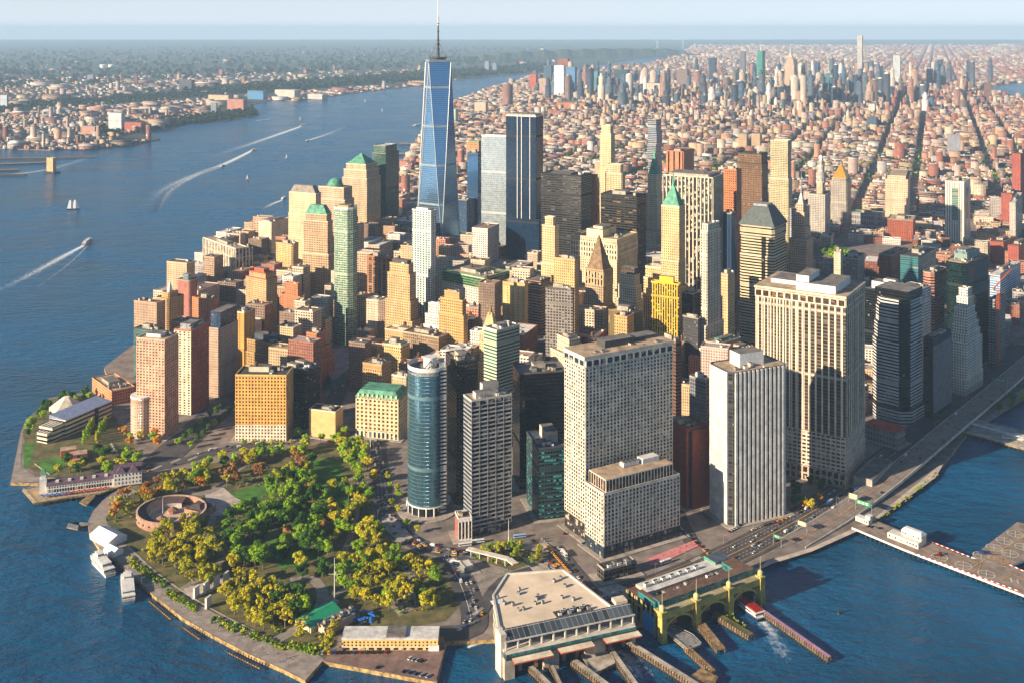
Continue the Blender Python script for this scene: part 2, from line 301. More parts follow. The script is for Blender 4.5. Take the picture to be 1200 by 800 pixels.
# pavements and park
sheet('park_soil', [(122, 600), (152, 572), (215, 550), (290, 533), (350, 523), (412, 517), (428, 560), (438, 602), (466, 640), (520, 655), (548, 700), (522, 727), (470, 737), (400, 740), (384, 768), (340, 775), (250, 733), (170, 672), (128, 628), (114, 612)], .06, SOIL)
sheet('promenade', [(358, 796), (330, 782), (290, 764), (250, 743), (215, 723), (180, 696), (158, 676), (135, 654), (115, 639), (106, 625), (104, 610), (110, 598), (121, 587), (131, 579), (150, 570), (160, 575), (135, 590), (124, 606), (128, 620), (142, 632), (168, 658), (200, 688), (240, 712), (290, 738), (330, 757), (372, 766), (380, 772)], .12, PROM)
strip('garden_kerb', [(150, 640), (185, 672), (235, 706), (290, 735), (345, 760), (370, 763)], 1.6, .4, CONC)
sheet('lawn', [(268, 579), (284, 573), (310, 567), (330, 563), (322, 573), (302, 590), (278, 588)], .16, GRASS)
sheet('lawn', [(368, 537), (394, 537), (404, 560), (366, 578)], .16, GRASS)
sheet('lawn', [(392, 654), (444, 642), (448, 664), (398, 674)], .16, GRASS)
sheet('lawn', [(310, 628), (360, 622), (368, 655), (330, 668)], .16, GRASS)
sheet('lawn', [(370, 578), (404, 566), (416, 600), (380, 606)], .16, GRASS)
sheet('plaza', [(240, 577), (262, 571), (276, 583), (296, 591), (280, 603), (244, 604)], .2, PLAZA)
strip('footpath', [(205, 571), (236, 578), (262, 566), (280, 548), (300, 538)], 10, .24, PATH)
strip('footpath', [(250, 604), (246, 628), (258, 645), (256, 662), (236, 676), (214, 690)], 7, .24, PATH)
strip('footpath', [(340, 680), (366, 678), (378, 695), (372, 716), (345, 738), (318, 752)], 10, .26, PATH)
strip('footpath', [(378, 706), (404, 690), (420, 676), (400, 660), (414, 620), (420, 585), (424, 540)], 6, .28, PATH)
strip('footpath', [(366, 578), (400, 566), (424, 556)], 6, .3, PATH)
sheet('plaza', [(214, 690), (268, 674), (274, 680), (226, 703)], .32, PLAZA)
sheet('plaza', [(446, 698), (470, 662), (486, 664), (488, 712), (468, 722)], .2, PATH)
# museum park
sheet('garden_soil', [(28, 505), (60, 467), (110, 461), (150, 505), (168, 545), (120, 560), (50, 560), (30, 545)], .06, SOIL)
sheet('lawn', [(40, 543), (66, 535), (86, 542), (58, 556)], .8, GRASS, thick=.9, side=CONC)
sheet('lawn', [(27, 520), (42, 518), (34, 545), (28, 552)], .14, GRASS)
sheet('esplanade', [(13, 564), (25, 506), (27, 507), (24, 545), (44, 560), (46, 564)], .18, PROM)
sheet('esplanade', [(12, 564), (44, 558), (120, 563), (120, 568), (70, 565)], .2, PROM)
# streets
strip('road', [(150, 556), (210, 541), (262, 527), (330, 516), (410, 508), (440, 512)], 17, .34, ASPH)
strip('road', [(178, 548), (215, 516), (262, 474), (318, 420), (366, 372), (420, 318), (470, 262), (500, 225), (530, 175), (545, 150)], 40, .3, ASPH)
strip('road', [(432, 470), (440, 512), (446, 560), (452, 600), (480, 632), (530, 648), (600, 650), (660, 655)], 20, .4, ASPH)
strip('road', [(524, 650), (536, 668), (548, 695), (556, 722), (545, 740), (480, 742)], 22, .44, ASPH)
strip('road', [(560, 722), (590, 680), (640, 664)], 12, .42, ASPH)
strip('road', [(650, 640), (672, 668), (700, 702), (716, 716)], 14, .46, ASPH)
strip('road', [(690, 712), (760, 690), (830, 662), (900, 628), (970, 588), (1050, 530), (1120, 470), (1200, 405)], 36, .5, ASPH)
strip('road', [(812, 640), (790, 590), (775, 540), (760, 490)], 14, .48, ASPH)
strip('road', [(372, 500), (392, 470), (404, 430), (392, 408)], 22, .38, ASPH)
sheet('brick_plaza', [(758, 655), (790, 642), (816, 632), (818, 640), (785, 655), (762, 664)], .55, plain('pink_paving', (206, 128, 128), .9, .2, .3))
sheet('terminal_plaza', [(536, 645), (610, 655), (650, 668), (595, 672), (575, 700), (556, 700)], .36, PATH)
sheet('median_garden', [(555, 655), (615, 640), (640, 655), (600, 668)], .5, SOIL)
# ---------------------------------------------------------------- buildings
FOOT = []                                   # footprints (cx, cy, w, d, angle, label) so that later buildings keep clear
def local2w(c, a, u, v): return (c[0]+u*math.cos(a)-v*math.sin(a), c[1]+u*math.sin(a)+v*math.cos(a))
def corners(f, e=0):
    return [local2w(f[:2], f[4], s*(f[2]/2+e), t*(f[3]/2+e)) for s, t in ((-1, -1), (1, -1), (1, 1), (-1, 1))]
def hits(f, e=0, skip=None):
    ca = corners(f, e)
    for g in FOOT:
        if (f[0]-g[0])**2+(f[1]-g[1])**2 > (f[2]+f[3]+g[2]+g[3])**2/3.5: continue
        cb = corners(g); sep = False
        for ang in (f[4], f[4]+math.pi/2, g[4], g[4]+math.pi/2):
            ax = (math.cos(ang), math.sin(ang)); pa = [p[0]*ax[0]+p[1]*ax[1] for p in ca]; pb = [p[0]*ax[0]+p[1]*ax[1] for p in cb]
            if max(pa) < min(pb) or max(pb) < min(pa): sep = True; break
        if not sep: return g
    return None
def inpoly(p, poly):
    r = False; n = len(poly)
    for i in range(n):
        a, b = poly[i], poly[(i+1) % n]
        if (a[1] > p[1]) != (b[1] > p[1]) and p[0] < (b[0]-a[0])*(p[1]-a[1])/(b[1]-a[1])+a[0]: r = not r
    return r
UNITS = {}
def unit(kind):
    if kind not in UNITS:
        m = MB()
        if kind == 'air_unit':
            m.box(-.5, .5, -.5, .5, 0, .8, 0); m.cyl(-.2, 0, .16, .8, .98, 8, 1); m.cyl(.22, 0, .16, .8, .98, 8, 1); UNITS[kind] = m.mesh(kind, [M_UNIT, M_UNITD])
        elif kind == 'cooling_tower':
            m.box(-.5, .5, -.35, .35, 0.1, .7, 0)
            for i in range(3): m.cyl(-.33+.33*i, 0, .14, .7, .9, 10, 1, r2=.16)
            UNITS[kind] = m.mesh(kind, [M_WHITE, M_UNITD])
        elif kind == 'water_tank':
            for x in (-.3, .3):
                for y in (-.3, .3): m.box(x-.04, x+.04, y-.04, y+.04, 0, .5, 1)
            m.cyl(0, 0, .45, .5, 1.3, 10, 0); m.cyl(0, 0, .48, 1.3, 1.65, 10, 0, r2=.03); UNITS[kind] = m.mesh(kind, [M_WOOD, M_BLACK])
        elif kind == 'stair_head':
            m.prism([(-.5, -.35), (.5, -.35), (.5, .35), (-.5, .35)], 0, .9, 0, 1); m.box(-.15, .15, -.36, -.35, 0, .6, 1, top=False); UNITS[kind] = m.mesh(kind, [plain('stair_wall', (190, 176, 152), .9), M_UNITD])
    return UNITS[kind]
def put(kind, root, u, v, z, s, rz=0, sz=None, name=None):
    o = link(name or kind, unit(kind), root, (u, v, z), rz); o.scale = (s, s, sz or s); return o
def plainwall(c, dirt=.2): return plain('wall_%d_%d_%d' % c, c, .85, dirt, .12)
def side_grid(root, mat, faces, bay, fl, ww, wh, z0, z1, dep=.5, pane=None, piers=True, spand=True, name='facade_grid', limit=100, collect=None):
    """faces: list of (u0,v0,u1,v1), outward normal to the right of the direction of travel; bars stand proud, panes sit between them"""
    g = MB(); wins = []; nf = max(1, round((z1-z0)/fl)); fh = (z1-z0)/nf
    for u0, v0, u1, v1 in faces:
        ln = math.hypot(u1-u0, v1-v0); tx, ty = (u1-u0)/ln, (v1-v0)/ln; nx_, ny_ = ty, -tx; nb = max(1, round(ln/bay)); b = ln/nb
        def q(s0, s1, za, zb, dp):
            a0 = (u0+tx*s0, v0+ty*s0); a1 = (u0+tx*s1, v0+ty*s1)
            o0 = (a0[0]+nx_*dp, a0[1]+ny_*dp); o1 = (a1[0]+nx_*dp, a1[1]+ny_*dp)
            g.face([(*o0, za), (*o1, za), (*o1, zb), (*o0, zb)]); g.face([(*a0, za), (*o0, za), (*o0, zb), (*a0, zb)]); g.face([(*o1, za), (*a1, za), (*a1, zb), (*o1, zb)])
            g.face([(*o0, zb), (*o1, zb), (*a1, zb), (*a0, zb)])
        pw = (1-ww)*b
        if piers:
            for i in range(nb+1): q(max(0, i*b-pw/2), min(ln, i*b+pw/2), z0, z1, dep)
        if spand:
            sh = (1-wh)*fh
            for k in range(nf+1): q(0, ln, max(z0, z0+k*fh-sh/2), min(z1, z0+k*fh+sh/2), dep-.12)
        rz = math.atan2(ty, tx)
        for i in range(nb):
            for k in range(nf):
                c = (i+.5)*b; wins.append((u0+tx*c+nx_*.06, v0+ty*c+ny_*.06, z0+(k+.5)*fh, ww*b, wh*fh, rz))
    if g.f: g.build(name, mat, root)
    if collect is not None: collect += [(*w, pane) for w in wins]; return
    panes(root, [(*w, pane) for w in wins], limit)
def panes(root, wins, limit=100):
    bl = Vector((root.location)); a = root.rotation_euler.z
    def dist(w):
        x, y = local2w(bl, a, w[0], w[1]); return x*x+y*y+(H-w[2])**2
    wins.sort(key=dist); rest = {}
    for w in wins[:limit]:
        o = link('window', pane_mesh(w[6] or PANE), root, w[:3], w[5]); o.scale = (w[3], 1, w[4])
    for w in wins[limit:]:
        m = rest.setdefault((w[6] or PANE).name, (MB(), w[6] or PANE))[0]; cx, sx = math.cos(w[5])*w[3]/2, math.sin(w[5])*w[3]/2
        m.face([(w[0]-cx, w[1]-sx, w[2]-w[4]/2), (w[0]+cx, w[1]+sx, w[2]-w[4]/2), (w[0]+cx, w[1]+sx, w[2]+w[4]/2), (w[0]-cx, w[1]-sx, w[2]+w[4]/2)])
    for m, mat in rest.values(): tag(m.build('window', mat, root), kind='stuff')
class T:
    """a rectangular tower: near corner, left and right corner as the photograph shows them, base line, street angle"""
    def __init__(s, name, label, nx, ny, lx, rx, by, a, mat, roof='grey', tiers=None, pent=1, units=4, cat='building', w=None, d=None, par=1.2, pc=None, group=None, win=None, tank=0, chamf=0, foot=True, h=None):
        T.last = s; s.D = F*H/(by-EY); X0 = s.D*(nx-600)/F; s.a = R(a); ca, sa = math.cos(s.a), math.sin(s.a)
        k = (rx-600)/F; s.w = w or (k*s.D-X0)/(ca-k*sa); k = (lx-600)/F; s.d = d or (X0-k*s.D)/(sa+k*ca)
        s.w = max(8, min(s.w, 160)); s.d = max(8, min(s.d, 160))
        s.c = (X0+ca*s.w/2-sa*s.d/2, s.D+sa*s.w/2+ca*s.d/2); s.h = h or H-(ny-EY)*s.D/F
        s.k = s.D/F                                            # metres per pixel
        s.root = empty(name, (*s.c, 0), s.a, label, cat, group)
        if foot: FOOT.append((*s.c, s.w, s.d, s.a, label))
        s.tiers = tiers or [(1, 0, 0, 0, 0)]; W, Dp = s.w, s.d; wl = MB(); rf = MB(); pps = []; z0 = 0; s.top = None
        pc = pc or plainwall((150, 140, 126))
        for i, (zf, l, r, f, b) in enumerate(s.tiers):
            z1 = zf*s.h; u0, u1, v0, v1 = -W/2+l*W, W/2-r*W, -Dp/2+f*Dp, Dp/2-b*Dp
            if chamf:
                c = chamf*min(u1-u0, v1-v0); poly = [(u0+c, v0), (u1-c, v0), (u1, v0+c), (u1, v1-c), (u1-c, v1), (u0+c, v1), (u0, v1-c), (u0, v0+c)]
            else: poly = [(u0, v0), (u1, v0), (u1, v1), (u0, v1)]
            wl.prism(poly, z0, z1, top=False); rf.face([(x, y, z1-.02) for x, y in poly])
            if par:
                t = .5; pp = MB(); pps.append(pp); n = len(poly); ce = ((u0+u1)/2, (v0+v1)/2)
                inn = [(x+(ce[0]-x)*2*t/(u1-u0), y+(ce[1]-y)*2*t/(v1-v0)) for x, y in poly]; out = [(x-(ce[0]-x)*.3/(u1-u0), y-(ce[1]-y)*.3/(v1-v0)) for x, y in poly]
                for j in range(n):
                    A, B, A2, B2 = out[j], out[(j+1) % n], inn[j], inn[(j+1) % n]; zb = z1-.6; zt = z1+par
                    pp.face([(*A, zb), (*B, zb), (*B, zt), (*A, zt)]); pp.face([(*A, zt), (*B, zt), (*B2, zt), (*A2, zt)]); pp.face([(*B2, z1), (*A2, z1), (*A2, zt), (*B2, zt)])
            z0 = z1; s.top = (u0, u1, v0, v1, z1)
        wl.build('wall', mat, s.root); s.roof = rf.build('roof', ROOF[roof] if isinstance(roof, str) else roof, s.root)
        for pp in pps: pp.build('parapet', pc, s.root)
        u0, u1, v0, v1, z1 = s.top; sw, sd = u1-u0, v1-v0; s.rnd = random.Random(label)
        if pent:
            rr = s.rnd; m = MB(); pl = pent if isinstance(pent, list) else [(rr.uniform(.2, .35), rr.uniform(.6, .8), rr.uniform(.3, .4), rr.uniform(.65, .8), rr.uniform(3.5, 7))]
            for q in pl: m.box(u0+q[0]*sw, u0+q[1]*sw, v0+q[2]*sd, v0+q[3]*sd, z1-.02, z1+q[4], 0, 1)
            m.build('penthouse', [plain('penthouse_wall', (168, 158, 142), .85, .3, .2) if not (len(pl[0]) > 5) else pl[0][5], ROOF['grey']], s.roof)
        for i in range(units):
            kd = s.rnd.choice(['air_unit', 'air_unit', 'cooling_tower', 'stair_head']); q = s.rnd.uniform(2.5, 5)
            put(kd, s.roof, s.rnd.uniform(u0+sw*.12, u1-sw*.12), s.rnd.uniform(v0+sd*.1, v0+sd*.34), z1, q, s.rnd.choice([0, math.pi/2]))
        for i in range(tank): put('water_tank', s.roof, s.rnd.uniform(u0+sw*.3, u1-sw*.3), s.rnd.uniform(v0+sd*.3, v1-sd*.3), z1+(3.5 if pent else 0), 5)
        if win:
            col = []
            for q in win:
                fc = []
                if 'R' in q.get('on', 'RL'): fc.append((-W/2, -Dp/2, W/2, -Dp/2))
                if 'L' in q.get('on', 'RL'): fc.append((-W/2, Dp/2, -W/2, -Dp/2))
                side_grid(s.root, q['mat'], fc, q.get('bay', 3), q.get('fl', 3.7), q.get('ww', .5), q.get('wh', .55), q.get('z0', 0)*s.h, q.get('z1', 1)*s.h-.7, q.get('dep', .5), q.get('pane'), q.get('piers', True), q.get('spand', True), collect=col)
            panes(s.root, col)
    def box(s, name, mat, u0, u1, v0, v1, z0, z1, mt=None):
        """fractions of the footprint, metres up"""
        m = MB(); m.box((u0-.5)*s.w, (u1-.5)*s.w, (v0-.5)*s.d, (v1-.5)*s.d, z0, z1, 0, 1); return m.build(name, [mat, mt or mat], s.root)
    def pyramid(s, name, mat, dz, t=0., over=0, z=None, tx=None):
        u0, u1, v0, v1, z1 = s.top; z1 = z or z1; m = MB(); m.pyr(u0-over, u1+over, v0-over, v1+over, z1+.05, z1+dz, 0, t, tx); return m.build(name, mat, s.root)
    def dome(s, name, mat, r, dz, z=None):
        u0, u1, v0, v1, z1 = s.top; m = MB(); m.dome((u0+u1)/2, (v0+v1)/2, r, z or z1, dz, 24, 7); return m.build(name, mat, s.root)
    def mast(s, name, mat, u, v, z0, z1, r, r2=None):
        m = MB(); m.cyl((u-.5)*s.w, (v-.5)*s.d, r, z0, z1, 8, r2=r2 or r*.4); return m.build(name, mat, s.root)
# ---------------------------------------------------------------- the towers downtown
CR, WH, TN, OR, BK, BN, ST, GY, PK = (206, 192, 166), (204, 198, 186), (190, 152, 104), (186, 108, 66), (142, 72, 52), (104, 72, 54), (178, 164, 138), (146, 142, 136), (186, 158, 138)
DK, BLK = (52, 44, 40), (26, 25, 26)
def pw(c): return plainwall(c)
OT = 'office_tower'; AB = 'apartment_tower'
# -- front right
IV = (204, 194, 176)
t = T(OT, 'huge cream slab tower with a tight grid of small square windows', 686, 421, 662, 788, 634, 30, fac(IV, 'dk', 3.9, 3.5, .5, .55), 'tan', pent=[(.3, .62, .35, .75, 9, M_UNITD), (.6, .95, .5, .9, 6, plain('glass_penthouse', (150, 176, 178), .3))], units=7, pc=pw(IV),
      win=[dict(mat=pw(IV), bay=3.9, fl=3.5, ww=.64, wh=.66, z0=.1, z1=.955, dep=.6), dict(mat=pw(IV), bay=8, fl=9, ww=.8, wh=.75, z0=.955, z1=1, dep=1.2, pane=PANEG), dict(mat=pw(DK), bay=8, fl=8, ww=.8, wh=.7, z0=0, z1=.1, dep=.3)])
nyp = t
t.box('cornice', pw(IV), -.015, 1.012, -.02, 1.01, t.h-.4, t.h+2.6, ROOF['tan']); 
t = T(OT, 'lower cream annex block at the foot of the huge cream slab tower', 707.6, 579, 686, 796.4, 655, 30, fac(IV, 'dk', 3.9, 3.5, .5, .55), 'tan', pent=0, units=0, pc=pw(IV),
      win=[dict(mat=pw(IV), bay=3.9, fl=3.5, ww=.64, wh=.66, z0=.2, z1=1, dep=.6), dict(mat=pw(BLK), bay=7, fl=4.5, ww=.85, wh=.8, z0=0, z1=.2, dep=.3, pane=PANEG)])
t.box('crown', pw(IV), .04, .92, .06, .96, t.h, t.h+12, ROOF['tan'])
side_grid(t.root, pw(IV), [(-.46*t.w, -.44*t.d, .42*t.w, -.44*t.d), (-.46*t.w, .46*t.d, -.46*t.w, -.44*t.d)], 3.6, 11, .82, .9, t.h+.2, t.h+11.6, .5, PANEB)
for i in range(4): put('cooling_tower', t.root, -.1*t.w+i*4.6, .1*t.d, t.h+12, 6, math.pi/2)
t.box('penthouse', M_WHITE, .62, .84, .45, .75, t.h+12, t.h+16.5)
t = T(OT, 'windowless red brick tower with a deep vertical slot, beside the cream slab', 804.5, 503, 784.5, 829.6, 597, 28, plain('dark_brick', (146, 70, 48), .9, .2, .3), 'brown', pent=[(.05, .3, .5, .9, 5), (.4, .7, .6, .9, 3)], units=3, pc=pw(BK))
t.box('shaft', plain('dark_brick', (146, 70, 48), .9, .2, .3), .18, .98, -.12, .5, 0, t.h*.985, ROOF['brown'])
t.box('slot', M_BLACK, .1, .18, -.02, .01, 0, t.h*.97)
nyt = T(OT, 'white vertical-ribbed tower with chamfered corners and slotted dark crown', 856, 438, 830, 923, 617, 24, fac((70, 72, 76), 'dk', 4.2, 3.7, .9, .7, (58, 58, 60), .1), 'tan', pent=[(.3, .72, .35, .8, 13, M_WHITE)], units=5, chamf=.1, pc=pw((60, 70, 84)), par=1)
def ribs(t, mat, n_r, n_l, wd, dp, z0, z1, ch=.0):
    m = MB(); W, Dp = t.w, t.d; c = ch*min(W, Dp)
    for i in range(n_r):
        u = -W/2+c+(W-2*c)*(i+.5)/n_r; m.box(u-wd/2, u+wd/2, -Dp/2-dp, -Dp/2-.01, z0, z1); m.box(u-wd/2, u+wd/2, Dp/2+.01, Dp/2+dp, z0, z1)
    for i in range(n_l):
        v = -Dp/2+c+(Dp-2*c)*(i+.5)/n_l; m.box(-W/2-dp, -W/2-.01, v-wd/2, v+wd/2, z0, z1); m.box(W/2+.01, W/2+dp, v-wd/2, v+wd/2, z0, z1)
    return m.build('column_fins', mat, t.root)
ribs(nyt, pw((214, 210, 202)), 12, 9, 2.4, 1.3, 0, nyt.h+.5, .1)
w55 = T(OT, 'massive slab tower with pale piers over brown windows and coarse grid base', 991, 350, 885, 1013.5, 572, 58, fac(CR, 'dk', 6.6, 3.6, .8, .66, (112, 88, 66), .12, .1, bc=(110, 90, 66)), 'tan', pent=[(.05, .8, .12, .55, 10, M_WHITE), (.3, .75, .56, .9, 6), (.1, .6, .42, .56, 17, plain('glass_penthouse', (150, 176, 178), .3))], units=8, pc=pw(CR),
      win=[dict(mat=pw((206, 186, 166)), on='RL', bay=5.2, fl=4.3, ww=.76, wh=.54, z0=.08, z1=.27, dep=.4), dict(mat=pw(PK), bay=6.6, fl=9, ww=.72, wh=.78, z0=.0, z1=.08, dep=.8), dict(mat=pw(CR), bay=8, fl=8.5, ww=.76, wh=.72, z0=.95, z1=.997, dep=.8, pane=PANEB)])
ribs(w55, pw((222, 204, 176)), 9, 14, 1.5, .7, w55.h*.27, w55.h*.955)
w55.box('cornice', pw(CR), -.012, 1.012, -.01, 1.01, w55.h-.5, w55.h+1.8, ROOF['tan'])
t = T(OT, 'stepped octagonal tower of alternating white and black bands on dark notched shaft', 1063, 344, 1018, 1085, 500, 46, fac((196, 194, 190), 'bk', 30, 3.9, 1, .5, None, .03, .08), 'grey', chamf=.22, tiers=[(.12, -.02, -.04, -.04, 0), (.62, 0, 0, 0, 0), (.74, .03, .0, .0, .03), (.86, .06, .04, .0, .06), (.93, .1, .08, .03, .08)], pent=0, units=9, pc=pw(DK))
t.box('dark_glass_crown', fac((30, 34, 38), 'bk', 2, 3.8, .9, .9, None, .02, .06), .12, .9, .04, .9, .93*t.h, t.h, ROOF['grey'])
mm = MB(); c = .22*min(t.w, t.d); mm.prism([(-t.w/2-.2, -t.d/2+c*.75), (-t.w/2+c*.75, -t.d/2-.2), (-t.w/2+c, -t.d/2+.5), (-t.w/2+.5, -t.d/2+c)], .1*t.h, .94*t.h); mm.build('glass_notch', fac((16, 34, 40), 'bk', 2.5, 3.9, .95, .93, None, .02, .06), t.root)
T(OT, 'charcoal tower with close pale vertical fins, left of the stepped white tower', 1093.6, 398, 1082, 1115, 490, 47, fac((40, 42, 48), 'bk', 2.2, 3.7, .6, 1, None, .03), 'dark', pent=[(.2, .8, .3, .8, 3)], pc=pw((70, 70, 72)), win=[dict(mat=pw((140, 140, 142)), on='R', bay=3, fl=400, ww=.6, wh=.99, z0=.06, z1=.92, dep=.7, spand=False)])
wed = T(OT, 'white wedding-cake tower stepping back as it rises, by the elevated highway', 1132, 342, 1113, 1151, 464, 47, fac((214, 206, 190), 'dk', 3.4, 3.6, .5, .5, None, .2), 'tan', tiers=[(.16, -.04, -.03, -.03, 0), (.5, 0, 0, 0, 0), (.58, .02, .12, .0, .06), (.66, .03, .22, .0, .1), (.74, .05, .32, .02, .16), (.82, .08, .42, .03, .2), (.92, .16, .5, .05, .26), (1, .22, .55, .12, .32)], pent=0, units=2, pc=pw((214, 206, 190)))
T(OT, 'dark green mirror-glass octagonal tower with pale boxy penthouse', 1132, 309, 1107, 1160, 436, 44, fac((20, 40, 40), 'dgn', 2.4, 3.8, .95, .88, (14, 30, 32), 0, .05, 0), 'tan', chamf=.2, pent=[(.22, .75, .2, .8, 12, fac((150, 170, 160), 'lt', 5, 5, .9, .8, None, .02)), (.25, .6, .3, .7, 15)], units=5, pc=pw((130, 120, 100)))
T(OT, 'white gridded tower behind the stepped black-banded tower', 1077, 341, 1052, 1091, 462, 46, fac((206, 206, 204), 'dk', 4, 3.8, .72, .55, None, .05), 'tan', pc=pw((200, 196, 188)))
T(OT, 'broad black glass block with a huge white plant room on its roof', 1058, 345, 1012, 1071, 436, 46, fac((30, 34, 42), 'bk', 2.5, 3.8, .9, .85, None, .04), 'blue', pent=[(.2, .8, .2, .85, 10, M_WHITE), (.4, .7, .3, .6, 14, M_WHITE)], units=6, pc=pw((60, 64, 70)))
T(OT, 'grey slab with pale square windows, right of the arched-roof tower', 1005, 304, 987.6, 1013, 420, 60, fac((120, 116, 110), 'bl', 4.5, 4, .6, .45, None, .5, bc=(190, 186, 150)), 'dark', units=2, pc=pw(GY))
T(OT, 'slim cream building with red rooftop plant beside a grey slab', 985, 296, 977, 988, 405, 60, fac(CR, 'dk', 3, 3.6, .3, .4), 'tan', units=3)
T(OT, 'teal glass office block with stepped roof near the courts', 1076, 302, 1055, 1097, 372, 52, fac((70, 110, 118), 'tl', 30, 3.8, 1, .5, None, .1, .1, .2), 'dark', pc=pw((60, 80, 84)))
T('brick_block', 'low red brick block behind the teal office block', 1044, 300, 1030, 1064, 352, 50, fac(BK, 'dk', 3.5, 3.8, .4, .45), 'brown')
T(OT, 'pink ribbed tower with dark round-cornered top', 1094, 320, 1083, 1108, 425, 46, fac((190, 130, 108), 'br', 30, 4, 1, .45, None, .05), 'brown', chamf=.25, tiers=[(.78, 0, 0, 0, 0), (1, -.1, -.1, -.1, -.1)])
ct = T('unfinished_tower', 'unfinished concrete tower under the orange crane', 1166, 352, 1158, 1178, 428, 46, fac((150, 148, 146), 'dk', 4, 3.8, .8, .7, None, 0), 'grey', pent=0, units=0)
T(OT, 'long white and blue banded office block at the right edge', 1172, 322, 1160, 1196, 362, 50, fac((190, 196, 200), 'sky', 30, 4, 1, .5, None, .05), 'white')
T(OT, 'tall blank white slab with a dark green window strip', 1130, 214, 1107, 1137, 292, 58, fac((216, 208, 192), 'dk', 5, 400, .25, 1, None, 0), 'tan', units=1, pc=pw((216, 208, 192)))
_t = T.last; _t.box('window_strip', fac((150, 160, 140), 'gn', 30, 3.8, 1, .6), -.006, .0, .3, .62, _t.h*.42, _t.h*.9); _t.box('window_strip', fac((150, 160, 140), 'gn', 30, 3.8, 1, .6), .35, .7, -.006, .0, _t.h*.42, _t.h*.9)
# -- courts and civic towers
T('court_tower', 'broad pale stone courthouse slab with small scattered windows', 1064, 208, 1037, 1069, 266, 68, fac((206, 184, 154), 'dk', 4, 5, .5, .3, None, .3), 'tan', tiers=[(.94, 0, 0, 0, 0), (1, .08, .08, .1, .1)], pent=0, units=0, pc=pw((200, 180, 150)))
T('brick_block', 'red brown brick jail block in front of the stone courthouse slab', 1070, 259, 1040, 1073, 283, 65, fac((150, 76, 50), 'dk', 5, 4, .5, .3), 'tan', units=3)
tm = T('court_tower', 'tapered grey stone court tower with golden pyramid roof', 993, 210, 973.5, 997.5, 266, 66, fac((170, 160, 148), 'dk', 4, 4, .4, .5), 'tan', pent=0, units=0, chamf=.08, tiers=[(.5, -.01, -.01, -.01, -.01), (.93, 0, 0, 0, 0), (1, .04, .04, .04, .04)], pc=pw(ST))
tm.pyramid('gold_roof', ROOF['gold'], 34, 0, -1); tm.mast('finial', ROOF['gold'], .5, .5, tm.h+28, tm.h+38, 2)
mu = T('civic_tower', 'grey colonnaded civic building crowned with round tiered lantern tower', 967, 229, 947, 973, 284, 62, fac((182, 174, 162), 'dk', 3.6, 4, .45, .6), 'slate', pent=0, units=2, pc=pw(ST))
mu.box('tower_base', pw(ST), .3, .7, .25, .6, mu.h, mu.h+25)
for i, (r, z0, z1) in enumerate(((11, 25, 48), (8, 48, 66), (5, 66, 80))):
    m = MB(); m.cyl(-2, -4, r, mu.h+z0, mu.h+z1, 16); m.build('lantern', fac((196, 188, 176), 'dk', 3, 12, .4, .7), mu.root)
m = MB(); m.dome(-2, -4, 5, mu.h+80, 7); m.build('dome', M_WHITE, mu.root)
T(AB, 'very tall slim rippled metal-clad apartment tower', 924, 166, 901, 928.5, 325, 60, fac((190, 178, 140), 'dk', 3.2, 3.4, .6, .5, None, .35, .15), 'white', tiers=[(.45, -.03, -.03, 0, 0), (.72, 0, 0, 0, 0), (1, .06, .02, .05, .05)], pent=0, units=0, pc=pw((200, 190, 160)))
sp = T(OT, 'ornate pinkish stone tower with lantern and needle spire', 945, 262, 925, 953, 432, 56, fac((196, 160, 132), 'dk', 3, 3.6, .45, .5), 'tan', tiers=[(.72, -.03, -.03, -.02, 0), (.88, 0, 0, 0, 0), (.96, .12, .12, .12, .12), (1.06, .22, .22, .22, .22), (1.12, .3, .3, .3, .3)], pent=0, units=0, pc=pw((196, 160, 132)))
sp.pyramid('lantern', pw((206, 190, 170)), 16, .2, -1); sp.mast('spire', M_STEEL, .5, .5, sp.h*1.12+12, sp.h*1.12+46, 1.6, .3)
t = T(OT, 'banded tower with grey hipped roof cut by a segmental arch', 907, 267, 866, 922.5, 446, 56, fac((206, 186, 150), 'bk', 30, 4, 1, .5, None, .04), 'slate', tiers=[(.8, -.0, 0, 0, 0), (.93, .02, .02, .02, .02), (1, 0, 0, 0, 0)], pent=0, units=0, chamf=.07, pc=pw(CR))
t.pyramid('hipped_roof', ROOF['slate'], 25, .45, 1); t.box('roof_plant', M_UNIT, .3, .7, .3, .7, t.h+22, t.h+28)
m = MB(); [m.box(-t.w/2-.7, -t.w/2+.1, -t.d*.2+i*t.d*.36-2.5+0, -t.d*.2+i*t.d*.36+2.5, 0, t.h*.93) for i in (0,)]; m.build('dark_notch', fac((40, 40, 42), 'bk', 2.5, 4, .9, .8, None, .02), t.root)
ex = T(OT, 'slender white limestone skyscraper with arched top openings', 829, 264, 821.5, 845, 468, 48, fac((214, 202, 178), 'dk', 3.8, 3.7, .42, .62, (190, 176, 150), .3), 'tan', tiers=[(.3, -.35, -.5, -.1, -.3), (.42, -.1, -.2, 0, -.1), (.96, 0, 0, 0, 0), (1, .06, .06, .06, .06)], pent=0, units=1, pc=pw((214, 202, 178)))
T(OT, 'tall pale metal slab striped with vertical piers and brown bands', 835, 209, 777, 847, 402, 62, fac((206, 194, 172), 'br', 5, 3.9, .6, .5, (196, 180, 154), .1, bc=(150, 120, 86)), 'grey', pent=[(.1, .9, .1, .9, 4)], units=2, pc=pw((206, 190, 164)), win=[dict(mat=pw((214, 200, 176)), on='L', bay=6, fl=800, ww=.72, wh=.999, dep=1.4, spand=False), dict(mat=pw((206, 190, 164)), on='R', bay=6, fl=800, ww=.72, wh=.999, dep=1.4, spand=False)])
